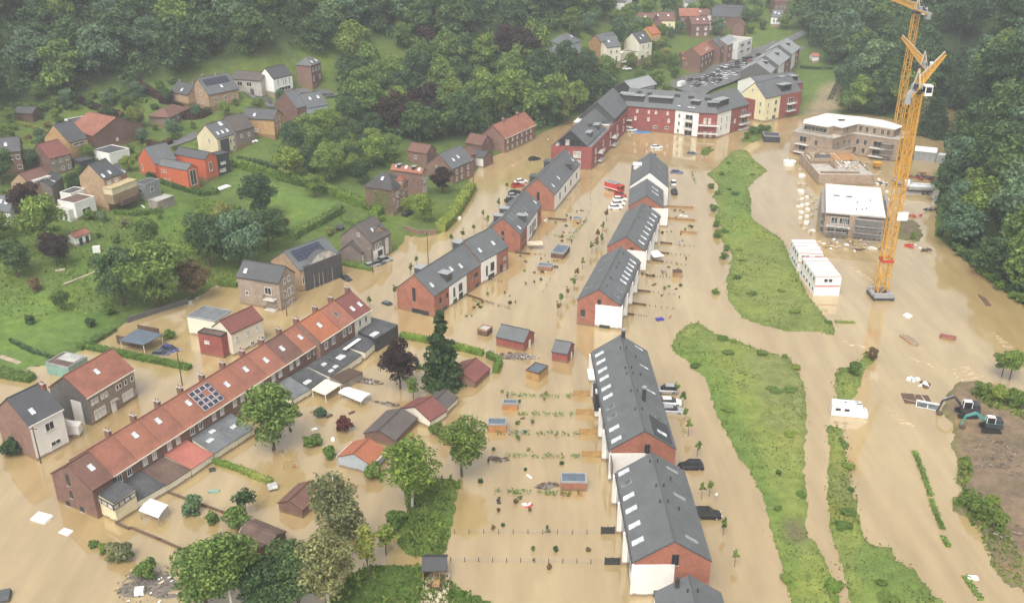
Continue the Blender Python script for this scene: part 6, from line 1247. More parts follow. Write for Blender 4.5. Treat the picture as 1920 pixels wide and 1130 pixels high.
# ------------------------------------------------------------------ site stores: bulk bags, pallets, tank, tanker trailer, clutter
def bag_proto():
    a = MB(); lv = [(.42, 0), (.5, .25), (.52, .6), (.46, .9), (.2, 1.02)]
    for (r0, z0), (r1, z1) in zip(lv, lv[1:]):
        q = [(-1, -.75), (-.75, -1), (.75, -1), (1, -.75), (1, .75), (.75, 1), (-.75, 1), (-1, .75)]
        a.prism([(x * r0, y * r0, z0) for x, y in q], [(x * r1, y * r1, z1) for x, y in q], 'bag_white', bottom=False)
    for x in (-.3, .3):
        for y in (-.3, .3): a.bar((x, y, .95), (x * .6, y * .6, 1.2), .03, 'bag_white')
    return a.mesh('bulk_bag')
def pallet_proto():
    a = MB(); [a.box((0, -.4 + .2 * i, .12), (1.2, .12, .03), 'wood_grey') for i in range(5)]; [a.box((x, 0, .05), (.1, 1, .1), 'wood_grey') for x in (-.5, 0, .5)]
    for k in range(4):
        for i in range(3): a.box((-.38 + .38 * i, 0, .25 + .22 * k), (.34, .95, .2), 'pallet_tan')
    return a.mesh('pallet_stack')
BM_, PM_ = bag_proto(), pallet_proto(); g = random.Random(5)
for i, (px, py, s, kd) in enumerate([(1503, 334, 1.9, 'b'), (1497, 348, 1.0, 'p'), (1508, 349, 1.1, 'p'), (1501, 363, 1.9, 'b'), (1497, 378, 1.0, 'p'), (1504, 374, 1.0, 'b'), (1513, 371, 1.1, 'b'), (1521, 369, .9, 'p'), (1496, 388, 1.0, 'b'), (1504, 388, 1.2, 'b'), (1514, 385, 1.3, 'b'), (1523, 381, 1.0, 'p'), (1503, 400, 1.3, 'b'), (1514, 396, 1.3, 'b'), (1522, 394, .9, 'p'), (1496, 398, .8, 'p'), (1501, 410, 1.0, 'b'), (1513, 408, 1.2, 'b'), (1522, 406, .9, 'p'),
        (1500, 422, 1.0, 'p'), (1512, 420, 1.5, 'b'), (1508, 432, 1.2, 'p'), (1524, 434, 1.2, 'b'), (1517, 438, 1.2, 'p'), (1499, 320, 1.1, 'p'), (1511, 317, .9, 'b'), (1530, 375, .8, 'p'), (1531, 392, .8, 'p'), (1644, 330, 1.1, 'p'), (1648, 337, 1.0, 'b'), (1654, 341, 1.0, 'p'), (1645, 346, .9, 'b'), (1657, 349, 1.0, 'p'), (1660, 370, 1.2, 'p'), (1665, 378, 1.2, 'b'), (1669, 386, 1.0, 'p'), (1650, 325, .9, 'p'), (1663, 360, .9, 'b')]):
    p = at(px, py); bag = kd == 'b'; left = px < 1600
    o = link('bulk_bag' if bag else 'pallet_stack', BM_ if bag else PM_, None, (p.x, p.y, -.3), g.random() * 3); o.scale = (s, s, s * g.uniform(.75, 1.0))
    tag(o, ('white bulk bag ' if bag else 'tan pallet of blocks ') + ('in the flooded stores row left of the unfinished blocks' if left else 'between the unfinished block and the cranes'), 'bulk bag' if bag else 'pallet', ('bulk bags ' if bag else 'pallets ') + ('left of the site' if left else 'by the cranes'))
p = at(1480, 309); t = thing('water_tank', 'round white tank standing in water left of the building site', 'tank', p)
part(t, 'body', lambda a: (a.cyl((0, 0, -.5), 2.0, 1.9, 'white', 20, 2.1), a.cyl((0, 0, 1.4), 2.1, .35, 'white', 20, .4))); part(t, 'lid', lambda a: a.cyl((0, 0, 1.75), .4, .2, 'metal_grey', 10))
def wheel(parent, x, y, r=.33, w_=.22):
    a = MB(); a.bar((0, -w_ / 2, 0), (0, w_ / 2, 0), r, 'rubber', 14); o = a.build('wheel', parent, (x, y, r)); b = MB(); b.bar((0, -w_ / 2 - .01, 0), (0, w_ / 2 + .01, 0), r * .55, 'metal_grey', 10); b.build('rim', o); return o
p0, p1 = at(1705, 362), at(1744, 364); d = p1 - p0; t = thing('tanker_trailer', 'silver and white tanker trailer on the building site beside the forest', 'trailer', (p0 + p1) / 2 + Vector((0, 0, .0)), math.atan2(d.y, d.x))
part(t, 'tank', lambda a: (a.bar((-3.6, 0, 2.1), (3.6, 0, 2.1), 1.15, 'car_silver', 18), a.bar((-3.9, 0, 2.1), (-3.6, 0, 2.1), .9, 'metal_grey', 18, 1.15), a.bar((3.6, 0, 2.1), (3.9, 0, 2.1), 1.15, 'metal_grey', 18, .9)))
part(t, 'walkway', lambda a: a.box((0, 0, 3.28), (6, .5, .08), 'frame_white')); part(t, 'chassis', lambda a: a.box((0, 0, .85), (7.4, 1.2, .3), 'dark_metal'))
for x in (1.2, 2.6): [wheel(t, x, s * 1.0, .5, .3) for s in (-1, 1)]
part(t, 'cab', lambda a: a.box((0, 0, 2.4), (1.3, 1.8, 1.8), 'white'), (-4.1, .6, .6))
def clutter(nm, label, cat, px, py, mats, n, rad, size, seed, group=None, z=-.1):
    g = random.Random(seed); p = at(px, py); a = MB()
    for _ in range(n):
        r, an = rad * g.random() ** .6, g.random() * 6.28; l = size * g.uniform(.4, 1.6); a.box((r * math.cos(an), r * math.sin(an) * .6, z + g.random() * size * .6), (l, size * g.uniform(.15, .5), size * g.uniform(.1, .35)), g.choice(mats), g.random() * 3.1)
    return tag(a.build(nm, None, p), label, cat, group, 'stuff' if nm in ('timber_scatter', 'scrap_pile') else None)
p = at(1728, 332); clutter('steel_stack', 'stack of red-brown steel parts behind the tanker trailer', 'steel', 1730, 333, ['red_paint', 'brick_red', 'dark_metal'], 26, 4.5, 1.8, 1)
clutter('scrap_pile', 'dark pile of site scrap beside the half-built storey', 'scrap', 1650, 345, ['dark_metal', 'brick_dark', 'white', 'wood_dark'], 30, 2.6, 1.0, 2)
clutter('timber_scatter', 'loose pale timber and boards washed up in front of the smaller unfinished block', 'timber', 1580, 462, ['plank_pale', 'wood_tan', 'white_sheet', 'wood_grey'], 34, 8, 1.4, 3, z=-.15)
clutter('timber_scatter', 'brown timber and a white sheet washed against the crane side of the site', 'timber', 1630, 466, ['plank_pale', 'wood_dark', 'white_sheet'], 16, 5, 1.3, 4, z=-.15)
clutter('barrier', 'red plastic barriers by the mud heap near the forest edge, left pair', 'barrier', 1711, 406, ['red_paint'], 6, 1.5, 1.0, 6); clutter('barrier', 'single upright red barrier right of the other red ones by the mud heap', 'barrier', 1727, 405, ['red_paint'], 4, .6, 1.1, 8)
clutter('scrap_pile', 'dark machine parts at the forest edge beside the red barriers', 'scrap', 1745, 395, ['dark_metal', 'wood_dark', 'metal_grey'], 14, 2.2, 1.4, 9); clutter('scrap_pile', 'brown stump and scrap at the forest edge below the mud heap', 'scrap', 1738, 471, ['wood_dark', 'debris'], 10, 1.2, 1.2, 10)
clutter('barrier', 'red and white barrier boards lying at the foot of the mud heap', 'barrier', 1712, 462, ['red_paint', 'white_sheet'], 9, 2.6, 1.3, 11)
p = at(1643, 316); t = thing('dump_hopper', 'yellow concrete hopper beside the half-built storey', 'hopper', p); part(t, 'hopper', lambda a: a.prism([(-.7, -.7, .6), (.7, -.7, .6), (.7, .7, .6), (-.7, .7, .6)], [(-1.4, -1.3, 2.2), (1.4, -1.3, 2.2), (1.4, 1.3, 2.2), (-1.4, 1.3, 2.2)], 'crane_yellow')); part(t, 'frame', lambda a: [a.box((x, y, .3), (.15, .15, 1.4), 'dark_metal') for x in (-.7, .7) for y in (-.7, .7)])
t = house('long grey site shed with a pale roof behind the crane mast at the forest edge', (1716, 283), (1756, 287), W=6, eh=3.2, zb=0, ridge='x', pitch=14, wall='metal_grey', roof='white', cat='shed', name='shed', over=.2)
house('low grey site hut right of the long grey site shed', (1757, 292), (1772, 294), W=4, eh=2.4, zb=0, flat=True, wall='metal_grey', roof='concrete_pale', cat='shed', name='shed')

# ------------------------------------------------------------------ vehicles
def loft(a, secs, m, caps=True):
    """secs: rings of points joined along the length"""
    for s0, s1 in zip(secs, secs[1:]):
        n = len(s0)
        for i in range(n): a.face([s0[i], s0[(i + 1) % n], s1[(i + 1) % n], s1[i]], m)
    if caps: a.face(secs[0][::-1], m); a.face(secs[-1], m)
def car_proto(color, kind='car'):
    t = thing('car', 'car', 'car'); ring = lambda x, w_, z0, z1, r=.16: [(x, -w_, z0 + .1), (x, -w_ * .94, z0), (x, w_ * .94, z0), (x, w_, z0 + .1), (x, w_, z1 - r), (x, w_ * .88, z1), (x, -w_ * .88, z1), (x, -w_, z1 - r)]
    a = MB(); loft(a, [ring(-2.2, .72, .34, .78), ring(-2.05, .85, .24, .98), ring(-1.2, .9, .22, 1.02), ring(.8, .9, .22, 1.0), ring(1.6, .88, .22, .92), ring(2.08, .8, .26, .76), ring(2.2, .66, .34, .62)], color); a.build('body', t)
    z = 1.5 if kind == 'car' else 1.72; a = MB()
    sec = lambda x, w0, w1, z0, z1: [(x, -w0, z0), (x, w0, z0), (x, w1, z1), (x, -w1, z1)]
    loft(a, [sec(-1.95 if kind != 'car' else -1.75, .8, .66, .95, 1.04), sec(-1.45 if kind == 'car' else -1.8, .82, .64, .97, z - .08), sec(.1, .82, .64, .97, z), sec(.35, .82, .64, .97, z - .05), sec(1.15, .8, .66, .93, 1.0)], 'glass'); a.build('cabin_windows', t)
    a = MB(); a.box((-.62, 0, z - .03), (1.7, 1.24, .1), color); a.build('roof', t)
    for x in (-1.35, 1.35):
        for s in (-1, 1): wheel(t, x, s * .82)
    for s in (-1, 1):
        b = MB(); b.box((2.12, s * .58, .68), (.12, .28, .14), 'frame_white'); b.build('headlight', t); b = MB(); b.box((-2.14, s * .6, .8), (.1, .24, .16), 'red_paint'); b.build('tail_light', t)
    return t
CARS = {}
def car(color, px, py, az, label, z=0, group=None, on=None, kind='car', scale=None):
    p = (ground(px, py) if on is None else at(px, py, on)); p.z += z
    if (color, kind) not in CARS: CARS[(color, kind)] = o = car_proto('car_' + color, kind); o.location = p; o.rotation_euler.z = az; o['label'] = label
    else: o = place(CARS[(color, kind)], p, az, label)
    if group: o['group'] = group
    elif 'group' in o: del o['group']
    return o
def azp(a, b): d = at(*b) - at(*a); return math.atan2(d.y, d.x)
car('silver', 1249, 735, R(178), 'silver car parked nose-out beside the long terrace, upper of the pair', -.1, on=0, kind='wagon')
car('white', 1256, 757, R(-4), 'white car with a black roof opening beside the long terrace', -.15, on=0)
car('silver', 1259, 771, R(-4), 'grey car close below the white one beside the long terrace', -.35, on=0)
car('black', 1295, 876, R(178), 'black estate car in the water between the two nearest terraces', -.3, on=0, kind='wagon')
car('black', 1326, 968, R(-2), 'dark people carrier with silver roof rails beside the bottom right terrace', -.1, on=0, kind='wagon')
az1 = azp((690, 500), (735, 488))
car('silver', 697, 500, az1, 'silver car at the flooded corner house, nearest of three', -.2, on=0); car('grey', 709, 496, az1, 'grey car between two silver ones at the flooded corner house', -.2, on=0); car('silver', 722, 490, az1, 'silver car farthest out in the corner house forecourt', -.2, on=0, kind='wagon')
car('black', 650, 523, azp((640, 516), (662, 528)), 'black car sunk to its roof in front of the black-clad house', -.85, on=0); car('grey', 728, 570, azp((718, 566), (740, 574)), 'car almost under water at the end of the old terrace', -1.05, on=0)
car('grey', 302, 663, azp((288, 661), (316, 664)), 'grey car flooded to its windows by the open carport', -.75, on=0); car('blue', 319, 655, azp((302, 651), (336, 659)), 'dark blue car flooded to its doors behind the grey one by the carport', -.6, on=0)
az2 = azp((955, 380), (985, 376))
for k, (x, y, c_, lb, z) in enumerate([(977, 343, 'white', 'white car parked by the dormers of the farthest left terrace', -.1), (971, 350, 'red', 'red car parked next to white ones by the farthest left terrace', -.1), (966, 364, 'black', 'black car in the row behind the middle left terrace, farthest back', -.1), (963, 370, 'silver', 'silver car in the row behind the middle left terrace', -.1), (959, 378, 'black', 'dark car second from the near end of the row behind the middle left terrace', -.1), (1002, 300, 'black', 'dark car beside the left apartment wing by a white lamp', -.2)]): car(c_, x, y, az2, lb, z, on=0)
az3 = azp((1150, 386), (1170, 386))
for x, y, lb in ((1162, 376, 'white car next to the red fire engine'), (1159, 384, 'white car between two others near the red fire engine'), (1154, 391, 'white car farthest from the red fire engine in the flooded street')): car('white', x, y, az3, lb, -.2, on=0)
car('blue', 1269, 324, azp((1258, 323), (1281, 325)), 'blue car drowned to its roof right of the white-gabled terrace', -.6, on=0); car('grey', 1298, 289, azp((1285, 287), (1310, 291)), 'grey-blue car drowned to its roof in the open water by the apartments', -.7, on=0); car('grey', 1227, 291, azp((1218, 290), (1236, 291)), 'car just breaking the surface behind the white-gabled terrace', -1.0, on=0)
car('white', 1185, 246, azp((1176, 247), (1194, 245)), 'white car beside the blue tarpaulin in the apartment court', -.1, on=0); car('white', 1231, 278, azp((1222, 278), (1240, 277)), 'white car with a dark windscreen in the flooded apartment court', -.2, on=0)
car('black', 1264, 362, R(88), 'black car parked along the white wall of the far right terrace', -.1, on=0, kind='wagon'); car('white', 1262, 346, R(88), 'white car in front of the black one along the far right terrace', -.1, on=0, kind='wagon')
car('white', 449, 222, azp((440, 228), (460, 214)), 'white van parked above the ochre house in the village', 0, kind='wagon'); car('grey', 621, 182, 0.4, 'grey car in the drive right of the pale grey house', 0); car('white', 471, 268, .3, 'white car in front of the grey-brown neighbour house', 0)
car('black', 765, 403, R(60), 'black car parked behind the brick garden wall', 0); car('white', 1168, 118, .2, 'white car below the white stepped-roof house', 0); car('white', 1175, 131, .1, 'white car on the lane under the gambrel-roofed house', 0)
ap = ground(1300, 172), ground(1440, 104); azk = math.atan2(ap[1].y - ap[0].y, ap[1].x - ap[0].x); g = random.Random(3)
PK = [(250, 690, 'k'), (350, 690, 'k'), (295, 765, 's'), (365, 772, 'k'), (445, 705, 'k'), (540, 748, 'w'), (592, 605, 'w'), (648, 560, 'w'), (500, 655, 's'), (665, 695, 'k'), (722, 612, 'w'), (772, 588, 'w'), (832, 612, 'w'), (620, 735, 's'), (740, 545, 'g'), (803, 522, 'g'), (880, 522, 'k'), (940, 500, 's'), (1000, 472, 'w'), (1052, 482, 'k'), (868, 462, 'g'), (930, 456, 'k'), (818, 486, 's'), (690, 532, 'k'), (1080, 382, 'k'), (1070, 432, 'r'), (1130, 412, 's'), (1200, 402, 'w'), (1252, 384, 's'), (1198, 342, 'k'), (1335, 325, 'w'), (1160, 470, 'g'), (960, 418, 's'), (1010, 402, 'k'), (1400, 300, 's'), (640, 640, 'k'), (575, 690, 'g'), (450, 640, 's'), (400, 760, 's'), (900, 560, 's'), (1290, 350, 'k'), (1120, 455, 'k')]
nm = {'k': 'black', 's': 'silver', 'w': 'white', 'g': 'grey', 'r': 'red'}
PK += [(x + g.uniform(-14, 14) + 34, y - 26 + g.uniform(-8, 8), g.choice('kksgw')) for x, y, _ in PK[2:34:1] if x < 1000]
for x, y, k in PK: car(nm[k], 1260 + x / 7.385, 60 + y / 7.385, azk + (R(90) if g.random() < .35 else 0) + g.uniform(-.1, .1), f'{nm[k]} car in the full car park above the apartments', .08, f'{nm[k]} cars in the upper car park')
def van(label, px, py, az, z=0, on=None):
    p = ground(px, py) if on is None else at(px, py, on); p.z += z; t = thing('van', label, 'van', p, az)
    part(t, 'body', lambda a: loft(a, [[(x, -w_, .4), (x, w_, .4), (x, w_, zz - .15), (x, w_ * .9, zz), (x, -w_ * .9, zz), (x, -w_, zz - .15)] for x, w_, zz in ((-2.7, .95, 2.4), (-2.5, 1.0, 2.5), (1.3, 1.0, 2.5), (1.7, 1.0, 2.2), (2.1, .98, 1.3), (2.6, .9, 1.1))], 'car_white'))
    part(t, 'windscreen', lambda a: a.face([(1.74, -.85, 2.12), (2.1, -.85, 1.36), (2.1, .85, 1.36), (1.74, .85, 2.12)][::-1], 'glass')); [wheel(t, x, s * .9, .36) for x in (-1.7, 1.7) for s in (-1, 1)]; return t
van('white van at the near corner of the full car park above the apartments', 1278, 163, azk, .1)
p = at(1591, 776); t = thing('motorhome', 'white motorhome swept against the grass strip in the flood', 'motorhome', p + Vector((0, 0, -.35)), azp((1560, 770), (1625, 776)))
part(t, 'body', lambda a: loft(a, [[(x, -1.12, .4), (x, 1.12, .4), (x, 1.12, zz - .25), (x, .95, zz), (x, -.95, zz), (x, -1.12, zz - .25)] for x, zz in ((-3.3, 2.6), (-3.1, 2.85), (1.2, 2.85), (2.0, 2.8), (2.3, 2.3), (2.7, 1.7), (3.3, 1.35))], 'car_white'))
part(t, 'windscreen', lambda a: a.face([(2.33, -.8, 2.24), (2.68, -.8, 1.76), (2.68, .8, 1.76), (2.33, .8, 2.24)], 'glass'))
for x, y, w_, d_ in ((-.9, -.2, .7, .45), (1.2, .35, .8, .5), (-.4, .75, .3, .2), (1.5, -.45, 1.1, .6)): part(t, 'roof_light', lambda a: (a.box((0, 0, .04), (w_, d_, .12), 'frame_white'), a.box((0, 0, .11), (w_ - .12, d_ - .12, .03), 'skylight_dark')), (x, y, 2.86))
for x in (-2.2, -.6): part(t, 'window', lambda a: a.box((0, 0, 0), (.9, .06, .5), 'glass'), (x, -1.13, 1.8))
part(t, 'awning_case', lambda a: a.box((0, 0, 0), (3.6, .16, .16), 'metal_grey'), (-1.0, 1.2, 2.6)); [wheel(t, x, s * .95, .36) for x in (-1.9, 2.1) for s in (-1, 1)]
p = at(1152, 357); t = thing('fire_engine', 'red fire engine standing in the flooded street between the rows', 'fire engine', p + Vector((0, 0, -.3)), azp((1136, 352), (1168, 361)))
part(t, 'body', lambda a: (a.box((-1.0, 0, 1.7), (4.6, 2.2, 2.0), 'red_paint'), a.box((-1, 0, 2.76), (4.4, 2.0, .1), 'metal_grey'))); part(t, 'cab', lambda a: (a.box((2.3, 0, 1.55), (1.7, 2.2, 1.9), 'red_paint'), a.box((3.17, 0, 1.9), (.06, 1.9, .8), 'glass'), a.box((2.4, -1.12, 1.9), (1.0, .06, .7), 'glass')))
part(t, 'ladder', lambda a: (a.bar((-3.6, -.4, 3.0), (3.0, -.4, 3.2), .06, 'metal_grey'), a.bar((-3.6, .4, 3.0), (3.0, .4, 3.2), .06, 'metal_grey'), [a.bar((-3.4 + .6 * i, -.4, 3.0 + .018 * i), (-3.4 + .6 * i, .4, 3.0 + .018 * i), .04, 'metal_grey') for i in range(11)]))
part(t, 'stripe', lambda a: a.box((-.6, 0, 1.1), (5.6, 2.26, .25), 'frame_white')); [wheel(t, x, s * 1.0, .48, .3) for x in (-2.0, 2.1) for s in (-1, 1)]
car('red', 1163, 367, azp((1155, 364), (1172, 370)), 'red car right behind the fire engine', -.2, on=0)
def excavator(label, px, py, az, col, roofm, s=1.0, fold=(2.2, 2.6, 3.6, .6)):
    p = ground(px, py); t = thing('excavator', label, 'excavator', p, az); t.scale = (s,) * 3
    for q in (-1, 1):
        part(t, 'track', lambda a: loft(a, [[(x, q * 1.05 - .25, z0), (x, q * 1.05 + .25, z0), (x, q * 1.05 + .25, z1), (x, q * 1.05 - .25, z1)] for x, z0, z1 in ((-1.7, .35, .5), (-1.5, .08, .78), (-1.2, .0, .85), (1.2, .0, .85), (1.5, .08, .78), (1.7, .35, .5))], 'rubber'))
    part(t, 'undercarriage', lambda a: (a.box((0, 0, .5), (1.6, 1.7, .5), 'dark_metal'), a.cyl((0, 0, .75), .7, .3, 'dark_metal', 14)))
    part(t, 'house', lambda a: a.prism([(-1.9, -1.1, 1.05), (1.1, -1.1, 1.05), (1.1, 1.1, 1.05), (-1.9, 1.1, 1.05)], [(-1.8, -1.05, 2.0), (1.0, -1.05, 1.9), (1.0, 1.05, 1.9), (-1.8, 1.05, 2.0)], 'dark_metal', col))
    cb = part(t, 'cab', lambda a: (a.box((.35, .55, 2.55), (1.4, .95, 1.1), 'glass'), a.box((.35, .55, 3.15), (1.3, .9, .1), roofm), [a.box((.35 + x, .55 + y, 2.55), (.1, .1, 1.12), roofm) for x in (-.7, .7) for y in (-.47, .47)]))
    part(t, 'engine_cover', lambda a: a.box((-1.2, 0, 2.25), (1.1, 1.9, .5), 'dark_metal'))
    B0, B1, B2 = Vector((1.0, -.3, 1.8)), Vector((fold[0] + .2, -.3, fold[1] + .9)), Vector((fold[2], -.3, fold[1]))
    bm = part(t, 'boom', lambda a: (a.bar(B0, B1, .28, col, 4, .24), a.bar(B1, B2, .24, col, 4, .18), a.bar(B0 + Vector((.2, 0, -.2)), B1 + Vector((-.2, 0, -.5)), .09, 'metal_grey')))
    B3 = Vector((fold[2] + .5, -.3, fold[3])); part(t, 'stick', lambda a: (a.bar(B2, B3, .2, col, 4, .14), a.bar(B1 + Vector((.2, 0, .3)), B2 + Vector((.1, 0, .25)), .07, 'metal_grey')))
    part(t, 'bucket', lambda a: loft(a, [[(B3.x + x, B3.y - .45, B3.z + z), (B3.x + x, B3.y + .45, B3.z + z), (B3.x + x - .15, B3.y + .45, B3.z + z + w_), (B3.x + x - .15, B3.y - .45, B3.z + z + w_)] for x, z, w_ in ((.15, -.1, .2), (.0, -.45, .35), (-.35, -.6, .5), (-.75, -.45, .3))], 'wood_dark'))
    return t
excavator('dark excavator with a white cab roof at the mud bank edge', 1811, 778, R(172), 'dark_metal', 'white', 1.08, (2.2, 2.4, 4.2, .2))
excavator('teal excavator with a white cab frame on the mud bank', 1855, 806, R(168), 'teal_paint', 'white', 1.0, (2.4, 2.2, 4.4, .3))

# ------------------------------------------------------------------ floating and stranded things
def slab(nm, label, cat, px, py, w_, d_, h_, m, rz=0, z=.1, tilt=0, group=None):
    p = at(px, py); a = MB(); a.box((0, 0, 0), (w_, d_, h_), m, 0, None, .94); o = a.build(nm, None, (p.x, p.y, z), rz); o.rotation_euler.x = tilt; return tag(o, label, cat, group)
slab('foam_board', 'larger white board floating in the open brown water at lower left', 'board', 79, 972, 3.0, 1.9, .4, 'white_sheet', -.35, .2, .1); slab('foam_board', 'smaller white board floating just right of the larger one at lower left', 'board', 124, 997, 1.9, 1.2, .2, 'white_sheet', -.4)
slab('foam_board', 'white panel adrift below the nearest crane base', 'board', 1702, 593, 1.7, 1.6, .3, 'white_sheet', .7, .2, .2); slab('foam_board', 'white board drifting in the narrow stream at lower right', 'board', 1823, 1083, 1.6, .8, .25, 'white_sheet', -.1)
slab('white_tank', 'white plastic tank among grey debris at the bottom left', 'tank', 262, 1111, 1.3, 1.2, .9, 'white', .2, .3); slab('tarpaulin', 'blue tarpaulin on the water in the apartment court', 'tarpaulin', 1204, 248, 6.5, 2.8, .25, 'blue_sheet', -.05); slab('tarpaulin', 'purple-blue sheet caught beside the garden fences', 'tarpaulin', 1237, 599, 1.8, 1.2, .4, 'purple_sheet', .3)
slab('white_boat', 'white upturned shell floating in the street near the brick garden wall', 'boat', 858, 410, 2.0, 1.2, .7, 'white_sheet', .2, .2); slab('parasol', 'pale orange sail shade over a patio of the middle left terrace', 'sunshade', 1003, 466, 4.2, 2.2, .08, 'plank_pale', .1, 1.6, .15); slab('parasol', 'white triangular shade beside the right row terraces', 'sunshade', 1229, 484, 3.0, 3.6, .1, 'white_sheet', .4, 1.3, .1)
slab('pool_cover', 'long white pool cover beside the red modern house', 'pool cover', 0, 0, 8, 2.2, .25, 'white_sheet', azp((390, 362), (433, 347)), 0); bpy.data.objects['pool_cover'].location = ground(411, 355) + Vector((0, 0, .2))
slab('caravan_box', 'white garden box on the lawn below the tiny white summer house', 'box', 0, 0, 1.8, 1.5, 1.5, 'white', .3, 0); bpy.data.objects['caravan_box'].location = ground(182, 472) + Vector((0, 0, .7))
for i, (x, y, l, w_, rz, m, lb) in enumerate(((150, 522, 9, .35, 'd', 'plank_pale', 'long pale beam lying across the left meadow'), (113, 507, 2.2, .8, .4, 'plank_pale', 'short pale board on the left meadow'), (268, 388, 2.6, .4, -.9, 'frame_white', 'white slide leaning on the lawn under the deck shed'))):
    p = ground(x, y); a = MB(); a.box((0, 0, .15), (l, w_, .3), m); d = azp((120, 534), (180, 510)) if rz == 'd' else rz; tag(a.build('beam' if i < 2 else 'garden_slide', None, p, d), lb, 'beam' if i < 2 else 'slide')
p = at(1776, 634); t = tag(part(None, 'dinghy', lambda a: loft(a, [[(x, -w_, z), (x, w_, z), (x, w_ * .8, z + .75), (x, -w_ * .8, z + .75)] for x, w_, z in ((-1.6, .5, -.1), (-1.2, .9, -.2), (.6, 1.1, -.2), (1.3, .8, -.1), (1.7, .2, .1))], 'brick_red'), p, -.5), 'dark red upturned dinghy adrift below the forest bank', 'boat')
p = at(1705, 637); t = thing('log_raft', 'raft of brown planks drifting diagonally in the current', 'timber', p, azp((1686, 622), (1725, 652)))
for i in range(6): part(t, 'plank', lambda a: a.box((0, 0, 0), (5.2 - .4 * abs(i - 2), .32, .25), 'wood_grey' if i % 2 else 'wood'), (.3 * (i % 3), -.9 + .36 * i, .12))
p = at(1846, 563); t = thing('log_raft', 'thin brown timbers drifting near the right forest bank', 'timber', p, azp((1835, 548), (1858, 578)))
for i in range(3): part(t, 'plank', lambda a: a.box((0, 0, 0), (6.5 - i, .35, .2), 'wood_dark'), (.4 * i, -.4 + .4 * i, .08))
p = at(1712, 748); t = thing('wooden_platform', 'dark brown sunken platform beside the white framed panel', 'platform', p, azp((1688, 748), (1745, 752)))
part(t, 'boards', lambda a: [a.box((-1.7 + .4 * i, 0, .1), (.36, 3.6, .25), 'wood_dark') for i in range(6)]); part(t, 'boards', lambda a: [a.box((.95 + .4 * i, .2, .1), (.36, 2.8, .25), 'wood_dark') for i in range(6)]); part(t, 'rail', lambda a: a.bar((-2, -.8, .4), (1.2, -1.9, .3), .06, 'plank_pale')); part(t, 'rail', lambda a: a.bar((2.0, -1.4, .3), (1.6, 1.8, .4), .09, 'plank_pale'))
p = at(1739, 763); t = thing('framed_panel', 'white-framed glass panel lying half in water next to the dark platform', 'panel', p, azp((1718, 760), (1758, 768)))
part(t, 'frame', lambda a: (a.box((0, .9, .5), (4.2, .35, .3), 'frame_white'), a.box((0, -.9, .15), (4.2, .12, .12), 'frame_white'), [a.box((x, 0, .3), (.14, 2, .12), 'frame_white') for x in (-2, 0, 2)])); part(t, 'pane', lambda a: a.face([(-2, -.9, .15), (2, -.9, .15), (2, .8, .45), (-2, .8, .45)], 'skylight_dark'))
def pile(nm, label, cat, px, py, items, seed, kind=None):
    g = random.Random(seed); p = at(px, py); a = MB()
    for n, m, size, rad in items:
        for _ in range(n):
            r, an = rad * g.random() ** .7, g.random() * 6.28; s = size * g.uniform(.5, 1.3); q = [(math.cos(k * 1.047) * s * g.uniform(.7, 1.1), math.sin(k * 1.047) * s * g.uniform(.6, 1.0)) for k in range(6)]; x, y = r * math.cos(an), r * math.sin(an) * .7; h = s * g.uniform(.3, .8)
            a.prism([(x + u, y + v, -.1) for u, v in q], [(x + u * .55, y + v * .55, h) for u, v in q], m)
    return tag(a.build(nm, None, p), label, cat, None, kind)
pile('bag_pile', 'heap of white bags and foam by the mud bank', 'bags', 1716, 710, ((12, 'white_sheet', .55, 1.7), (3, 'metal_grey', .4, 1.5)), 1); pile('bag_pile', 'white bag caught on a dark boat-like wreck by the mud bank', 'bags', 1732, 722, ((5, 'white_sheet', .6, .8), (5, 'wood_dark', .7, 1.3)), 2)
def heap(nm, label, px, py, rx, ry, h, m, bits=(), seed=1, rz=0, kind=None, cat='debris'):
    g = np.random.default_rng(seed); p = at(px, py); a = MB(); n, k = 20, 6; ph = g.random(8) * 6.28
    rad = lambda an: 1 + .22 * math.sin(2 * an + ph[0]) + .15 * math.sin(3 * an + ph[1]) + .1 * math.sin(5 * an + ph[2])
    V = [[(math.cos(2 * math.pi * i / n) * rx * (j / k) * rad(2 * math.pi * i / n), math.sin(2 * math.pi * i / n) * ry * (j / k) * rad(2 * math.pi * i / n), h * (1 - (j / k) ** 1.6) + float(g.normal()) * h * .13 - .05) for i in range(n)] for j in range(k + 1)]
    for j in range(k):
        for i in range(n): a.face([V[j][i], V[j + 1][i], V[j + 1][(i + 1) % n], V[j][(i + 1) % n]], m)
    gg = random.Random(seed)
    for mm, cnt, s in bits:
        for _ in range(cnt):
            an, r = gg.random() * 6.28, gg.random() ** .5 * .9; a.box((math.cos(an) * rx * r, math.sin(an) * ry * r, h * (1 - r) + .1), (s * gg.uniform(.4, 1.5), s * gg.uniform(.3, .7), s * gg.uniform(.15, .4)), mm, gg.random() * 3)
    return tag(a.build(nm, None, p, rz), label, cat, None, kind)
heap('debris_raft', 'grey raft of mud, branches and litter at the bottom left', 285, 1095, 6.2, 5.0, .1, 'debris', (('wood_grey', 26, .3), ('white_sheet', 10, .35), ('plank_pale', 7, .6), ('debris', 40, .35), ('straw', 5, .5)), 3, -.5, 'stuff')
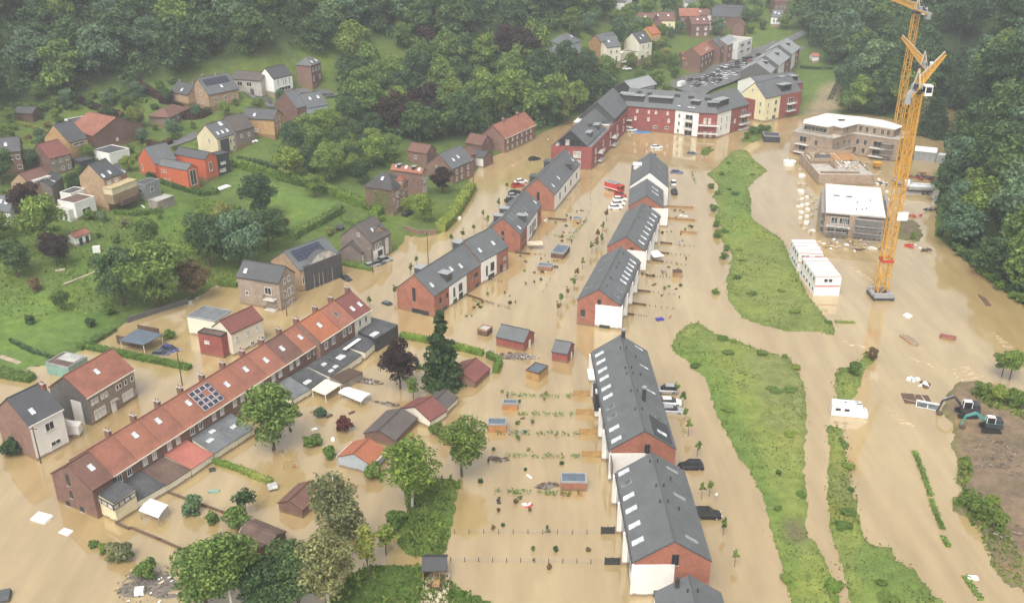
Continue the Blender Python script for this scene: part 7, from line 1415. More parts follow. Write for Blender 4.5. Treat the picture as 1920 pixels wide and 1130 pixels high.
heap('debris_raft', 'brown litter floating in front of the two red brick garages', 968, 668, 5.5, 1.8, .15, 'debris', (('wood_grey', 30, .45), ('white_sheet', 9, .3), ('wood_dark', 16, .5)), 4, -.12, 'stuff'); heap('debris_heap', 'dark heap of branches left of the brick-orange shed', 1024, 911, 2.4, .8, .5, 'debris', (('wood_dark', 14, .5),), 5, .15); heap('debris_heap', 'dark driftwood heap right of the bright green tree', 934, 861, 2.0, .8, .45, 'debris', (('wood_dark', 14, .5),), 6, -.1)
heap('debris_raft', 'scattered wreckage in the gardens behind the copper beech', 690, 715, 3.6, 1.2, .25, 'debris', (('wood_grey', 20, .5), ('white_sheet', 6, .4), ('wood_dark', 10, .6)), 7, -.2, 'stuff')
heap('debris_heap', 'dark timber bank beside the long white curved carport', 727, 758, 3.2, .6, .35, 'debris', (('wood_dark', 12, .6),), 8, -.35); heap('play_float', 'red and white inflatable toy boat adrift in the near gardens', 991, 947, .9, .5, .4, 'red_paint', (('white_sheet', 4, .6),), 9, 0, None, 'toy')
# poles, lamps, fences
def pole(label, base, top_y, head=True, r=.13, m='wood_dark', on=0, cat='utility pole', nm='utility_pole', lamp=None):
    b = at(*base) if on == 0 else ground(*base); h = height_at(b, top_y) if on == 0 else 7; t = thing(nm, label, cat, b)
    part(t, 'pole', lambda a: a.bar((0, 0, -1), (0, 0, h), r, m, 8, r * .7))
    if head: part(t, 'crossarm', lambda a: (a.box((0, 0, h - .4), (1.5, .12, .12), m), [a.cyl((x, 0, h - .32), .05, .2, 'frame_white', 6) for x in (-.6, 0, .6)]))
    if lamp: part(t, 'lamp_head', lambda a: (a.bar((0, 0, h - .1), (.7, -.2, h + .1), .05, 'metal_grey', 6), a.box((.9, -.25, h + .1), (.7, .28, .14), lamp)))
    return t
pole('wooden utility pole in front of the white house at the left', (77, 868), 800); pole('wooden utility pole at the end of the long clipped hedge', (342, 722), 655, lamp='metal_grey'); pole('utility pole beside the beige apartment house', (538, 592), 546); pole('utility pole at the corner house cars', (699, 511), 466); pole('thin utility pole standing in the street below the brick garden wall', (803, 497), 436); pole('utility pole beside the clipped garden hedge by the road', (888, 356), 300)
for b, ty, lb in (((1027, 276), 262, 'white ball lamp post beside the left apartment wing'), ((1342, 940), 928, 'white-headed lamp post near the dark people carrier'), ((963, 322), 312, 'lamp post by the parked cars of the farthest left terrace')): t = pole(lb, b, ty, False, .05, 'metal_grey', cat='lamp post', nm='lamp_post'); hh = height_at(at(*b), ty); part(t, 'lamp_ball', lambda a: (a.cyl((0, 0, hh), .18, .2, 'frame_white', 10, .26), a.cyl((0, 0, hh + .2), .26, .2, 'frame_white', 10, .1)))
def fence(label, p0, p1, n, h=.9, m='wood_dark', rails=2, solid=0, gap=()):
    a, b = at(*p0), at(*p1); d = b - a; t = thing('fence', label, 'fence', a, math.atan2(d.y, d.x)); L = d.length
    for i in range(n + 1):
        if i in gap: continue
        part(t, 'post', lambda q: q.box((0, 0, h / 2 - .5), (.1, .1, h + 1), m), (L * i / n, random.uniform(-.05, .05), 0))
    if rails: part(t, 'wire', lambda q: [q.bar((0, 0, h * (k + .6) / rails), (L, 0, h * (k + .6) / rails), .014, 'metal_grey', 4) for k in range(rails)])
    if solid: part(t, 'boards', lambda q: q.box((L * solid / 2, 0, h / 2 - .3), (L * solid, .06, h + .6), m))
    return t
fence('wire garden fence with thin posts, upper of the two below the brick-orange shed', (852, 999), (1128, 1001), 10, .85); fence('wire garden fence with thin posts nearest the bottom edge, left of the white gable', (845, 1052), (1134, 1056), 11, .85)
for i, (x0, y0, x1, y1, m, lb) in enumerate(((1075, 742, 1105, 743, 'wood_tan', 'tan board screen highest up beside the long terrace'), (1080, 777, 1117, 778, 'wood_tan', 'tan board screen second from the top beside the long terrace'), (1086, 814, 1121, 815, 'wood_tan', 'tan board screen third from the top beside the long terrace'), (1091, 856, 1127, 857, 'wood_tan', 'tan board screen lowest beside the long terrace'), (1127, 1000, 1152, 1000, 'dark_clad', 'black board screen, upper one beside the bottom right terrace'), (1134, 1058, 1162, 1058, 'dark_clad', 'black board screen, lower one beside the bottom right terrace'))):
    a, b = at(x0, y0), at(x1, y1); d = b - a; t = thing('garden_screen', lb, 'screen', a, math.atan2(d.y, d.x), 'garden screens'); L = d.length
    part(t, 'boards', lambda q: [q.box((L / 2, 0, -.2 + .2 * k), (L, .07, .185), m) for k in range(8)]); [part(t, 'post', lambda q: q.box((0, 0, .3), (.12, .14, 2.2), m), (x, .04, 0)) for x in (0, L / 2, L)]
for p0, p1, lb in (((1247, 388), (1303, 391), 'orange-brown board fence, farthest of the right row gardens'), ((1246, 410), (1306, 415), 'orange-brown board fence second in the right row gardens'), ((1275, 436), (1308, 438), 'short red-brown board fence out in the right row gardens')): fence(lb, p0, p1, 6, .6, 'wood', 0, .95)
for p0, p1, lb in (((1238, 456), (1302, 463), 'thin fence by the yellow hedge in the right row gardens'), ((1235, 475), (1292, 480), 'thin fence below the yellow hedge in the right row gardens'), ((1222, 489), (1286, 498), 'thin fence beside the white triangular shade'), ((1214, 518), (1256, 521), 'ragged fence left of the dark wooden shed'), ((1196, 546), (1264, 553), 'thin fence two plots below the dark wooden shed'), ((1185, 570), (1262, 580), 'fence with dark boards near the half white gable'), ((1177, 590), (1212, 594), 'dark fence nearest the half white gable')): fence(lb, p0, p1, 7, .55, 'wood_dark', 2, .35)
fence('long low kerb fence along the gardens of the left new row', (1017, 548), (1104, 400), 14, .4, 'wood_dark', 2); fence('low kerb fence continuing up to the apartment court', (1106, 396), (1108, 335), 6, .4, 'wood_dark', 2); fence('low wall line in the apartment court', (1185, 318), (1224, 262), 7, .35, 'wood_dark', 2); fence('line of low rails right of the white-gabled terrace', (1299, 330), (1328, 282), 7, .35, 'wood_dark', 2)
for p0, p1, lb in (((1045, 348), (1085, 352), 'dark garden fence by the farthest left terrace, uppermost'), ((1050, 360), (1070, 362), 'dark garden fence by the farthest left terrace, second'), ((1046, 374), (1068, 376), 'dark garden fence by the farthest left terrace, third'), ((1028, 411), (1097, 417), 'dark fence between gardens of the middle left terrace'), ((966, 475), (1022, 480), 'dark fence at the near end of the middle left terrace'), ((905, 520), (940, 530), 'dark fence in front of the taller end house'), ((872, 553), (935, 575), 'dark fence in front of the three-gabled terrace')): fence(lb, p0, p1, 6, .6, 'wood_dark', 1, .5)
def wall(label, pts, h, m, nm='garden_wall', on=0):
    a = MB(); P = [at(*p) if on == 0 else ground(*p) for p in pts]; o = P[0].copy()
    for p, q in zip(P, P[1:]): d = q - p; c = (p + q) / 2 - o; a.box((c.x, c.y, c.z + h / 2 - .5), (d.length + .2, .24, h + 1), m, math.atan2(d.y, d.x)); a.box((c.x, c.y, c.z + h + .05), (d.length + .2, .36, .1), m, math.atan2(d.y, d.x))
    return tag(a.build(nm, None, o), label, 'wall')
wall('brown brick garden wall at the bend of the flooded street', [(757, 432), (785, 441), (818, 440)], 1.4, 'brick_brown'); wall('low garden wall running away from the cream corner annex', [(218, 981), (242, 992)], .3, 'wood_dark'); wall('thin low wall crossing the lower left gardens', [(246, 990), (300, 1012), (358, 1038)], .2, 'wood_dark'); wall('low wall between the lower left gardens beside the white tent', [(310, 921), (352, 937), (430, 965)], .2, 'wood_dark')
wall('dark retaining wall along the flooded yard behind the carport', [(240, 605), (300, 585), (352, 569)], 1.2, 'slate_wall'); wall('dark retaining wall beside the village lane', [(440, 162), (475, 180), (508, 196)], 1.2, 'slate_wall', on=1)
p = ground(636, 430); t = thing('trampoline', 'round dark trampoline on the lawn behind the corner house', 'trampoline', p); part(t, 'mat', lambda a: a.cyl((0, 0, .75), 1.5, .05, 'dark_metal', 18)); part(t, 'net', lambda a: [a.bar((1.5 * math.cos(k), 1.5 * math.sin(k), 0), (1.5 * math.cos(k), 1.5 * math.sin(k), 2.2), .04, 'metal_grey', 5) for k in np.arange(0, 6.2, 1.05)])
p = at(547, 878); t = thing('swing_set', 'small wooden swing frame in the flooded lower gardens', 'swing', p); part(t, 'frame', lambda a: (a.bar((-1.2, 0, 1.3), (1.2, .4, 1.5), .07, 'wood'), a.bar((-1.2, 0, 1.3), (-1.5, -.6, -.8), .06, 'wood'), a.bar((1.2, .4, 1.5), (1.4, -.3, -.8), .06, 'wood'))); part(t, 'seat', lambda a: a.box((.4, .1, .35), (.5, .2, .06), 'red_paint'))
slab('garden_hut_roof', 'small tilted grey shelter roof beside the lower garden hedge', 'roof', 512, 917, 1.6, 1.4, .15, 'stain_roof', .4, .7, .35); slab('loose_board', 'dark board adrift above the bright clipped hedge', 'board', 398, 881, 1.1, 1.0, .3, 'dark_metal', .4); slab('surfboard', 'pale green paddling float beside the round green bushes', 'float', 401, 921, 1.9, .7, .15, 'green_panel', .1)
slab('grey_roof_corner', 'grey roof corner peeking in at the lower left picture corner', 'roof', 2, 1122, 2.6, 2.2, .8, 'slate', .3, .3, .2)
clutter('timber_scatter', 'boards and blocks lying about on the half-built storey', 'timber', 1586, 330, ['plank_pale', 'wood_orange', 'pallet_tan', 'white_sheet', 'dark_metal', 'wood_grey'], 60, 8, .9, 31, z=3.6)

# ------------------------------------------------------------------ woods and trees
FOOT = [(o.location.x, o.location.y, max(o['_d'][0], o['_d'][1]) * .55) for o in bpy.data.objects if '_d' in o]
def clear(x, y, r): return all((x - a) ** 2 + (y - b) ** 2 > (c + r) ** 2 for a, b, c in FOOT)
def scatter(px, spacing, seed, tries=6000, rad=3.5, avoid=()):
    q = np.array([tuple(ground(*p))[:2] for p in px]); av = [np.array([tuple(ground(*p))[:2] for p in a]) for a in avoid]; g = np.random.default_rng(seed); lo, hi = q.min(0), q.max(0)
    c = lo + g.random((tries, 2)) * (hi - lo); c = c[inside(c, q)]
    for a in av: c = c[~inside(c, a)]
    out = []
    for x, y in c:
        if all((x - u) ** 2 + (y - v) ** 2 > spacing ** 2 for u, v in out) and clear(x, y, rad): out.append((x, y))
    z = terrain(np.array(out)); return [Vector((x, y, max(h, 0))) for (x, y), h in zip(out, z)]
left = scatter(WOOD_L, 10.0, 1)
right = scatter(WOOD_R, 9.2, 2, rad=2)
mid = scatter(WOOD_M, 8.4, 3, avoid=([(715, 140), (755, 140), (760, 165), (715, 165)],))
print('woods', len(left), len(right), len(mid))
allw = [(p, 'l') for p in left] + [(p, 'r') for p in right] + [(p, 'm') for p in mid]
allw.sort(key=lambda e: e[0].y); g = random.Random(4); far = []
for i, (p, k) in enumerate(allw):
    if i >= 296: far.append(p); continue
    lf = g.choices([None, 'leaf_bluish', 'leaf_mid', 'leaf_copper', 'leaf_bright'], [10, 5, 3, .25, .5])[0] if k != 'm' else g.choices([None, 'leaf_mid', 'leaf_bright', 'leaf_copper'], [6, 6, 1, .4])[0]
    lb, gr = {'l': ('dense broadleaf tree in the wooded hillside above the left village', 'trees of the left hillside wood'), 'r': ('dark broadleaf tree in the wood along the right bank', 'trees of the right bank wood'), 'm': ('leafy tree in the grove between the village and the flooded road', 'trees of the middle grove')}[k]
    s = g.uniform(.95, 1.45) * (1.0 if k != 'm' else .85)
    edge = k == 'r' and p.y < 330 and p.z < 4
    tree('forest', p, lb, group=gr, s=s * (.75 if edge else 1), sz=s * g.uniform(.85, 1.1) * (.8 if edge else 1), leaf=lf)
if far:
    C = [(p.x, p.y, p.z + 8) for p in far]; me = leaf_mesh('far_woodland', C, [5.8] * len(C), 420 * len(C), 1.5, RNG, 1.1); me.materials.append(M['leaf_forest'])
    tag(link('far_woodland', me), 'far dark woodland closing the top of the valley', 'woodland', None, 'stuff')
# undergrowth at the foot of the woods
def underwood(label, px, n, seed):
    q = np.array([tuple(ground(*p))[:2] for p in px]); gg = np.random.default_rng(seed); lo, hi = q.min(0), q.max(0); c = lo + gg.random((n * 4, 2)) * (hi - lo); c = c[inside(c, q)][:n]; z = terrain(c)
    C = np.stack([c[:, 0], c[:, 1], np.maximum(z, 0) + gg.uniform(.5, 3.5, len(c))], 1); me = leaf_mesh('underwood', C, gg.uniform(1.8, 3.8, len(c)), len(c) * 55, 1.0, gg, .9); me.materials.append(M['leaf_forest'])
    tag(link('underwood', me), label, 'undergrowth', None, 'stuff')
underwood('dense undergrowth filling the left hillside wood between its trees', WOOD_L, 2200, 5); underwood('dense undergrowth filling the right bank wood between its trees', WOOD_R, 800, 6); underwood('dense undergrowth filling the middle grove between its trees', WOOD_M, 450, 7)
VIL = [(0, 230), (150, 190), (300, 175), (420, 180), (520, 180), (600, 190), (620, 230), (520, 260), (420, 300), (300, 345), (180, 400), (60, 420), (0, 400)]
for p in scatter(VIL, 5.0, 31, 1500, .2)[:70]: tree('shrub', p, 'garden bush between the houses of the left village', 'bush', 'bushes of the left village', s=random.uniform(.5, 1.1), sz=random.uniform(.5, .9), leaf=random.choice(['leaf_mid', 'leaf_hedge', 'leaf_bright', 'leaf_forest', 'leaf_russet', 'leaf_yellow']))
for p in scatter(VIL, 9.5, 32, 900, 1.0)[:34]: tree('garden', p, 'small garden tree between the houses of the left village', 'tree', 'garden trees of the left village', s=random.uniform(.35, .62), leaf=random.choice(['leaf_mid', 'leaf_forest', 'leaf_bright', 'leaf_bluish']))
def bushes(px, n, lb, gr, smin=.5, smax=1.1, leaf=(None, 'leaf_hedge', 'leaf_bright', 'leaf_forest'), seed=1):
    for i, p in enumerate(scatter(px, 2.2, seed, 900, .5)[:n]): tree('shrub', p, lb, 'bush', gr, s=g.uniform(smin, smax), leaf=g.choice(leaf))
bushes([(1752, 432), (1764, 432), (1800, 466), (1840, 498), (1890, 538), (1930, 570), (1930, 590), (1880, 550), (1830, 510), (1790, 480)], 34, 'low leafy bush at the foot of the right bank wood', 'bushes under the right bank wood', .5, .9, seed=3)
bushes([(0, 200), (120, 190), (200, 180), (300, 158), (330, 150), (330, 160), (200, 200), (0, 215)], 26, 'garden bush along the foot of the left hillside wood', 'bushes under the left hillside wood', .6, 1.1, seed=4)
T_ = lambda knd, px, py, s, lb, **k: tree(knd, ground(px, py), lb, s=s, **k)
# near trees standing in the flooded gardens
tree('spruce', at(829, 724), 'tall dark spruce in the flooded gardens', s=1.02, sz=1.05)
tree('garden', at(750, 728), 'dark copper-leaved tree left of the tall spruce', s=.82, sz=.98, leaf='leaf_copper'); tree('slim', at(775, 748), 'small bright green tree between the copper tree and the garages', s=1.15, sz=.78, leaf='leaf_bright')
tree('garden', at(512, 836), 'large leafy tree against the middle of the old terrace', s=1.22, sz=1.15, leaf='leaf_mid'); tree('open', at(866, 893), 'bright green tree at the corner of the flooded garden plots', s=.95, sz=.98, leaf='leaf_bright')
tree('birch', at(772, 955), 'grey-green tree standing in water beside the bright green one', s=1.25, sz=.92, leaf='leaf_mid'); tree('birch', at(640, 1056), 'tall slender birch with a pale trunk at the bottom of the picture', s=1.15, sz=1.12)
tree('slim', at(690, 1086), 'thin yellow-green sapling right of the birch', s=1.5, sz=1.55, leaf='leaf_yellow'); tree('slim', at(725, 1040), 'loose light green young tree on the reedy patch', s=1.4, sz=.9, leaf='leaf_bright')
for kd, x, y, s, lf, lb in (('garden', 388, 1132, 1.1, 'leaf_mid', 'leftmost tree of the clump at the bottom edge'), ('birch', 440, 1150, 1.25, 'leaf_mid', 'second tree from the left in the clump at the bottom edge'), ('garden', 500, 1150, 1.0, 'leaf_forest', 'third tree from the left in the clump at the bottom edge'), ('open', 560, 1140, 1.1, 'leaf_forest', 'fourth tree from the left in the clump at the bottom edge'), ('birch', 618, 1150, 1.15, 'leaf_grey', 'rightmost tree of the clump at the bottom edge, below the birch')): tree(kd, at(x, y), lb, s=s, sz=s * .82, leaf=lf)
for x, y, s, lf, lb in ((362, 962, 1.05, 'leaf_bluish', 'round blue-green bush beside the white garden tent'), (398, 978, .7, 'leaf_mid', 'small loose bush between the two round bushes'), (447, 990, 1.3, 'leaf_mid', 'wide dark bush below the lower garden hedge'), (276, 1080, 1.0, 'leaf_mid', 'upright bush at the grey debris raft'), (645, 806, .95, 'leaf_purple', 'purple-red bush in the flooded gardens'), (602, 780, .72, 'leaf_bluish', 'clipped round bush near the white carport'), (578, 835, .7, 'leaf_mid', 'left of two small bushes below the big leafy tree'), (594, 833, .75, 'leaf_mid', 'right of two small bushes below the big leafy tree'), (620, 857, .75, 'leaf_hedge', 'small bush above the birch'), (215, 1043, .9, 'leaf_grey', 'grey-green bush in the low hedge line at lower left'), (232, 1050, .95, 'leaf_grey', 'rightmost bush of the low hedge line at lower left'), (195, 1033, .55, 'leaf_mid', 'small middle bush of the low hedge line at lower left'), (176, 1024, .45, 'leaf_mid', 'smallest leftmost bush of the low hedge line at lower left'), (22, 852, 1.1, 'leaf_forest', 'dark bush against the brick wall of the white house'), (318, 635, .8, 'leaf_hedge', 'round bush in the water beside the open carport'), (700, 895, 1.0, 'leaf_mid', 'leafy bush under the grey-green tree'), (655, 1000, .9, 'leaf_mid', 'bush at the foot of the birch'), (740, 985, 1.0, 'leaf_hedge', 'bush on the left of the reedy patch'), (560, 640, .5, 'leaf_hedge', 'small bush beside the front of the beige apartment house'), (1341, 551, .55, 'leaf_mid', 'lone bush in the water left of the upper grass island'), (1235, 740, .3, 'leaf_mid', 'tiny bush near the cars beside the long terrace'), (785, 690, .4, 'leaf_hedge', 'little bush at the foot of the tall spruce'), (818, 812, .8, 'leaf_bright', 'bright bush behind the red-brown garage')): tree('shrub', at(x, y), lb, 'bush', s=s, sz=s * 1.05, leaf=lf, dip=.3)
tree('slim', at(462, 962), 'dark pointed shrub behind the wide dark bush', s=1.3, sz=.8, leaf='leaf_conifer')
# trees on the gardens of the left bank
for x, y, s, lf, lb in ((232, 572, 1.35, 'leaf_forest', 'big dark tree, left of the garden trio above the flooded yard'), (300, 578, 1.6, 'leaf_mid', 'largest tree of the garden trio above the flooded yard'), (362, 560, .95, 'leaf_russet', 'russet-tinged tree on the right of the garden trio'), (395, 500, 1.35, 'leaf_forest', 'dark tree left of the pale-leaved one behind the apartment house'), (455, 505, 1.5, 'leaf_bluish', 'blue-green tall tree behind the beige apartment house'), (505, 470, 1.15, 'leaf_forest', 'dark tree just left of the black-clad house roof'), (418, 430, .8, 'leaf_yellow', 'yellow-green light tree in the middle of the left gardens'), (85, 468, 1.4, 'leaf_mid', 'broad green tree in the left gardens by the summer house'), (108, 500, .85, 'leaf_copper', 'dark copper bush-like tree at the foot of the broad green one'), (32, 520, .95, 'leaf_forest', 'dark tree by the left picture edge among lawns'), (55, 415, 1.0, 'leaf_copper', 'dark purple copper tree next to the white terraced extension'), (278, 470, .85, 'leaf_mid', 'round tree above the garden trio'), (487, 410, 1.25, 'leaf_forest', 'tall tree at the left end of the striped lawn'), (525, 440, .55, 'leaf_purple', 'red-leaved small tree by the lower lawn hedge'), (0, 450, .8, 'leaf_bright', 'bright tree cut by the left picture edge'), (830, 362, .8, 'leaf_copper', 'dark copper bush in front of the slate-sloped brick house'), (795, 415, .8, 'leaf_bright', 'bright green shrubby tree behind the brick garden wall'), (762, 400, .45, 'leaf_bright', 'small round clipped tree beside the parked black car'), (258, 240, .7, 'leaf_yellow', 'pale yellow-green tree left of the bungalow'), (240, 207, .7, 'leaf_mid', 'round apple tree on the upper lawn'), (72, 190, .6, 'leaf_mid', 'small fruit tree on the far left upper lawn'), (128, 205, .7, 'leaf_bluish', 'bluish tree behind the long red roof'), (60, 320, .7, 'leaf_forest', 'dark tree left of the brown-roofed stone house'), (5, 345, 1.0, 'leaf_forest', 'dark tree at the left edge beside the tan house'), (115, 582, .5, 'leaf_mid', 'small fruit tree on the lower lawn'), (385, 430, .6, 'leaf_mid', 'small garden tree right of the wide lawn'), (590, 370, .7, 'leaf_mid', 'small tree above the long lawn hedge')): T_('garden', x, y, s, lb, leaf=lf)
for x, y, s, lf, lb in ((56, 607, .75, 'leaf_forest', 'round dark bush, left of two on the lower lawn'), (171, 612, .7, 'leaf_forest', 'round dark bush, right of two on the lower lawn'), (68, 545, 1.0, 'leaf_russet', 'reddish mixed bush beside the lower left lawn'), (170, 412, 1.0, 'leaf_mid', 'bush left in the row behind the tiny summer house'), (195, 415, .9, 'leaf_bluish', 'bush right in the row behind the tiny summer house'), (235, 425, .8, 'leaf_grey', 'flowering pale bush on the wide lawn'), (218, 455, .8, 'leaf_mid', 'bush right of the white garden box'), (185, 445, .5, 'leaf_mid', 'small bush beside the summer house doors'), (618, 440, .8, 'leaf_yellow', 'pale flowering bush on the small lawn behind the corner house'), (300, 410, .5, 'leaf_mid', 'small bush on the upper edge of the wide lawn'), (205, 590, .8, 'leaf_hedge', 'bush at the lower corner of the lower lawn'), (150, 262, .7, 'leaf_hedge', 'bush in front of the long red roof house'), (258, 262, .8, 'leaf_russet', 'russet bush on the terrace garden below the bungalow'), (600, 205, .7, 'leaf_mid', 'bush right of the pale grey house'), (335, 245, .7, 'leaf_mid', 'bush beside the village lane')): tree('shrub', ground(x, y), lb, 'bush', s=s, leaf=lf)
gb = scatter([(515, 300), (560, 260), (610, 240), (650, 235), (700, 255), (735, 285), (745, 305), (690, 330), (680, 350), (620, 350), (560, 340), (520, 330)], 6.2, 9, rad=2)
for i, p in enumerate(gb): tree('garden', p, 'garden tree in the thicket between the two village halves', group='trees of the garden thicket', s=g.uniform(.65, 1.15), leaf=g.choice(['leaf_mid', 'leaf_forest', 'leaf_forest', 'leaf_bright']))
for x, y, s, lf, lb in ((1040, 228, 1.3, 'leaf_bright', 'tall light green tree rising behind the left apartment wing'), (985, 128, 1.25, 'leaf_copper', 'great dark copper beech on the slope, right one'), (945, 118, 1.1, 'leaf_copper', 'great dark copper beech on the slope, left one'), (800, 118, 1.0, 'leaf_copper', 'dark copper tree in front of the pale gabled house'), (668, 108, 1.0, 'leaf_bright', 'bright crowned tree beside the upper meadow'), (760, 95, .8, 'leaf_mid', 'round tree at the far end of the upper meadow'), (1610, 212, 1.05, 'leaf_mid', 'round leafy tree above the unfinished long roof, left of the cranes'), (1645, 218, .8, 'leaf_forest', 'round tree just left of the rear crane mast'), (1588, 212, .75, 'leaf_mid', 'small tree beside the muddy path at the field'), (1070, 62, .75, 'leaf_bright', 'light green tree behind the grey hip-roofed house')): T_('forest', x, y, s, lb, leaf=lf)
for x, y, s in ((1728, 248, 1.2), (1737, 254, .9), (1746, 250, 1.05), (1757, 258, .95)): T_('spruce' if x > 1730 else 'poplar', x, y, s, 'slender pointed tree by the flooded channel behind the cranes', group='pointed trees by the channel', leaf='leaf_forest' if x > 1730 else 'leaf_grey')
for i, p in enumerate(scatter([(1090, 130), (1150, 122), (1160, 90), (1230, 80), (1290, 60), (1340, 70), (1420, 62), (1480, 60), (1470, 10), (1400, 0), (1150, 0), (1100, 40), (1060, 90)], 7.6, 12, rad=2.5)): tree('garden', p, 'green tree among the houses of the upper village', group='trees of the upper village', s=g.uniform(.5, .95), leaf=g.choice(['leaf_forest', 'leaf_mid', 'leaf_bluish']))
for i, p in enumerate(scatter([(1165, 150), (1200, 122), (1240, 90), (1272, 110), (1272, 150), (1250, 180), (1220, 175)], 6.5, 13, rad=2)): tree('garden', p, 'tree on the green slope between the white villas and the upper road', group='trees of the green slope', s=g.uniform(.5, .8), leaf=g.choice(['leaf_bright', 'leaf_mid', 'leaf_yellow']))
for x, y, s, lb in ((1893, 712, .75, 'thin young tree on the mud bank at the right edge'), (1878, 706, .6, 'smaller thin young tree on the mud bank at the right edge')): T_('open', x, y, s * .8, lb, leaf='leaf_mid')
for x, y, s, lb in ((1842, 742, 1.0, 'bush beside the dark excavator'), (1872, 752, 1.1, 'bush right of the dark excavator, middle one'), (1905, 762, 1.2, 'dense bush on the mud bank at the right edge'), (1840, 970, 1.1, 'large bush on the lower mud bank'), (1822, 955, .9, 'bush at the water edge of the lower mud bank'), (1870, 990, .9, 'bush low on the mud bank near the corner'), (1858, 955, .8, 'bush at the top of the lower mud bank'), (1810, 880, .6, 'small bush on the narrow point of the mud bank'), (1712, 447, .6, 'green bush on the mud heap beside the crane')): tree('shrub', ground(x, y), lb, 'bush', s=s, leaf='leaf_bright')
# street saplings
SG = 'saplings in the flooded street'
for x, y in ((1076, 545), (1063, 560), (1051, 575), (1092, 505), (1110, 475), (1120, 455), (1129, 435), (1137, 415), (1046, 592), (1082, 525), (1128, 460), (1117, 470)): tree('sapling', at(x, y), 'small street sapling in the water between the two new rows', 'sapling', SG, s=g.uniform(1.15, 1.5), dip=.6, leaf=g.choice(['leaf_mid', 'leaf_russet']))
for x, y in ((782, 503), (741, 560), (846, 462), (868, 452), (889, 440), (906, 412), (913, 425), (935, 395), (951, 360), (693, 580), (770, 516)): tree('sapling', at(x, y), 'small sapling along the street behind the left new row', 'sapling', 'saplings behind the left row', s=g.uniform(1.05, 1.4), dip=.5)
for x, y in ((1268, 742), (1280, 765), (1290, 818), (1307, 855), (1284, 790), (1355, 1003), (1377, 1062), (1315, 935), (1330, 930)): tree('sapling', at(x, y), 'young tree in the water between the near terraces and the lower grass island', 'sapling', 'saplings beside the near terraces', s=g.uniform(1.0, 1.3), dip=.4)
# plants poking out of the flooded garden plots
g = random.Random(21)
for pts, n, lb, gr in (([(1215, 392), (1308, 392), (1290, 500), (1265, 600), (1190, 590)], 26, 'tip of a drowned garden plant in the right row gardens', 'drowned plants of the right row'), ([(1045, 345), (1108, 340), (1095, 420), (1040, 520), (985, 540), (960, 490), (1030, 430)], 24, 'tip of a drowned garden plant in the left row gardens', 'drowned plants of the left row'), ([(860, 560), (960, 540), (1000, 560), (930, 600), (850, 590)], 12, 'tip of a drowned garden plant before the three-gabled terrace', 'drowned plants before the three gables'), ([(930, 730), (1080, 725), (1110, 930), (1130, 1070), (870, 1060), (890, 900)], 34, 'tip of a drowned garden plant in the long near plots', 'drowned plants of the near plots')):
    q = np.array([tuple(at(*p))[:2] for p in pts]); lo, hi = q.min(0), q.max(0); k = 0
    while k < n:
        c = np.array([[lo[0] + g.random() * (hi[0] - lo[0]), lo[1] + g.random() * (hi[1] - lo[1])]])
        if inside(c, q)[0] and clear(c[0, 0], c[0, 1], -1.5): tree('shrub', (c[0, 0], c[0, 1], 0), lb, 'plant', gr, s=g.uniform(.10, .28), sz=g.uniform(.15, .34), leaf=g.choice(['leaf_mid', 'leaf_russet', 'leaf_grey', 'leaf_forest']), name='garden_plant', dip=.15); k += 1
# hedges
hedge([(160, 651), (240, 668), (357, 692)], 'long low clipped hedge behind the big red-tiled house', 1.6, 1.1, on=0, dens=20, size=.28); hedge([(-10, 700), (62, 714)], 'clipped hedge at the left picture edge above the white house', 2.2, 1.5, 'leaf_mid', on=0, dens=18, size=.3)
hedge([(826, 434), (850, 408), (884, 355)], 'tall hedge beside the flooded road bend', 3.0, 2.4, 'leaf_bright', size=.4, dens=12); hedge([(432, 308), (520, 335), (600, 355), (640, 372), (690, 392)], 'long tall hedge above the striped lawn', 2.6, 2.4, 'leaf_hedge', size=.45, dens=10); hedge([(690, 388), (712, 398), (700, 412)], 'short tall hedge at the end of the striped lawn', 2.6, 2.2, 'leaf_hedge', size=.42, dens=10)
hedge([(548, 448), (600, 420), (640, 396)], 'hedge along the lower side of the striped lawn', 2.4, 2.0, 'leaf_mid', size=.4, dens=11); hedge([(282, 335), (330, 352), (378, 366), (410, 362)], 'hedge below the red modern house', 2.0, 1.5, 'leaf_hedge', size=.4, dens=11); hedge([(370, 385), (420, 398), (450, 402)], 'hedge across the upper end of the left gardens', 2.6, 2.2, 'leaf_hedge', size=.42, dens=10)
hedge([(752, 632), (800, 641), (850, 652), (906, 666)], 'clipped hedge between the spruce garden and the brick garages', 1.3, 1.3, on=0, dens=20, size=.26); hedge([(914, 668), (937, 680), (929, 700)], 'short clipped hedge bending round the brown hip-roofed garage', 1.2, 1.4, on=0, dens=20, size=.26); hedge([(402, 866), (450, 882), (508, 906)], 'bright green hedge in the lower flooded gardens', 1.1, .9, 'leaf_bright', on=0, dens=22, size=.24)
hedge([(630, 492), (660, 500), (698, 507)], 'low hedge in front of the corner house garage wing', 1.2, .9, on=0, dens=16, size=.28); hedge([(255, 158), (290, 180), (318, 192)], 'dark red hedge behind the bungalow', 2.6, 2.0, 'leaf_maroon', size=.45, dens=8); hedge([(345, 222), (372, 222), (392, 212)], 'dark red hedge wrapping the right end of the bungalow', 2.8, 2.0, 'leaf_maroon', size=.45, dens=8); hedge([(135, 182), (165, 198), (225, 218)], 'dark purple hedge behind the long red roof', 2.0, 1.6, 'leaf_copper', size=.45, dens=8)
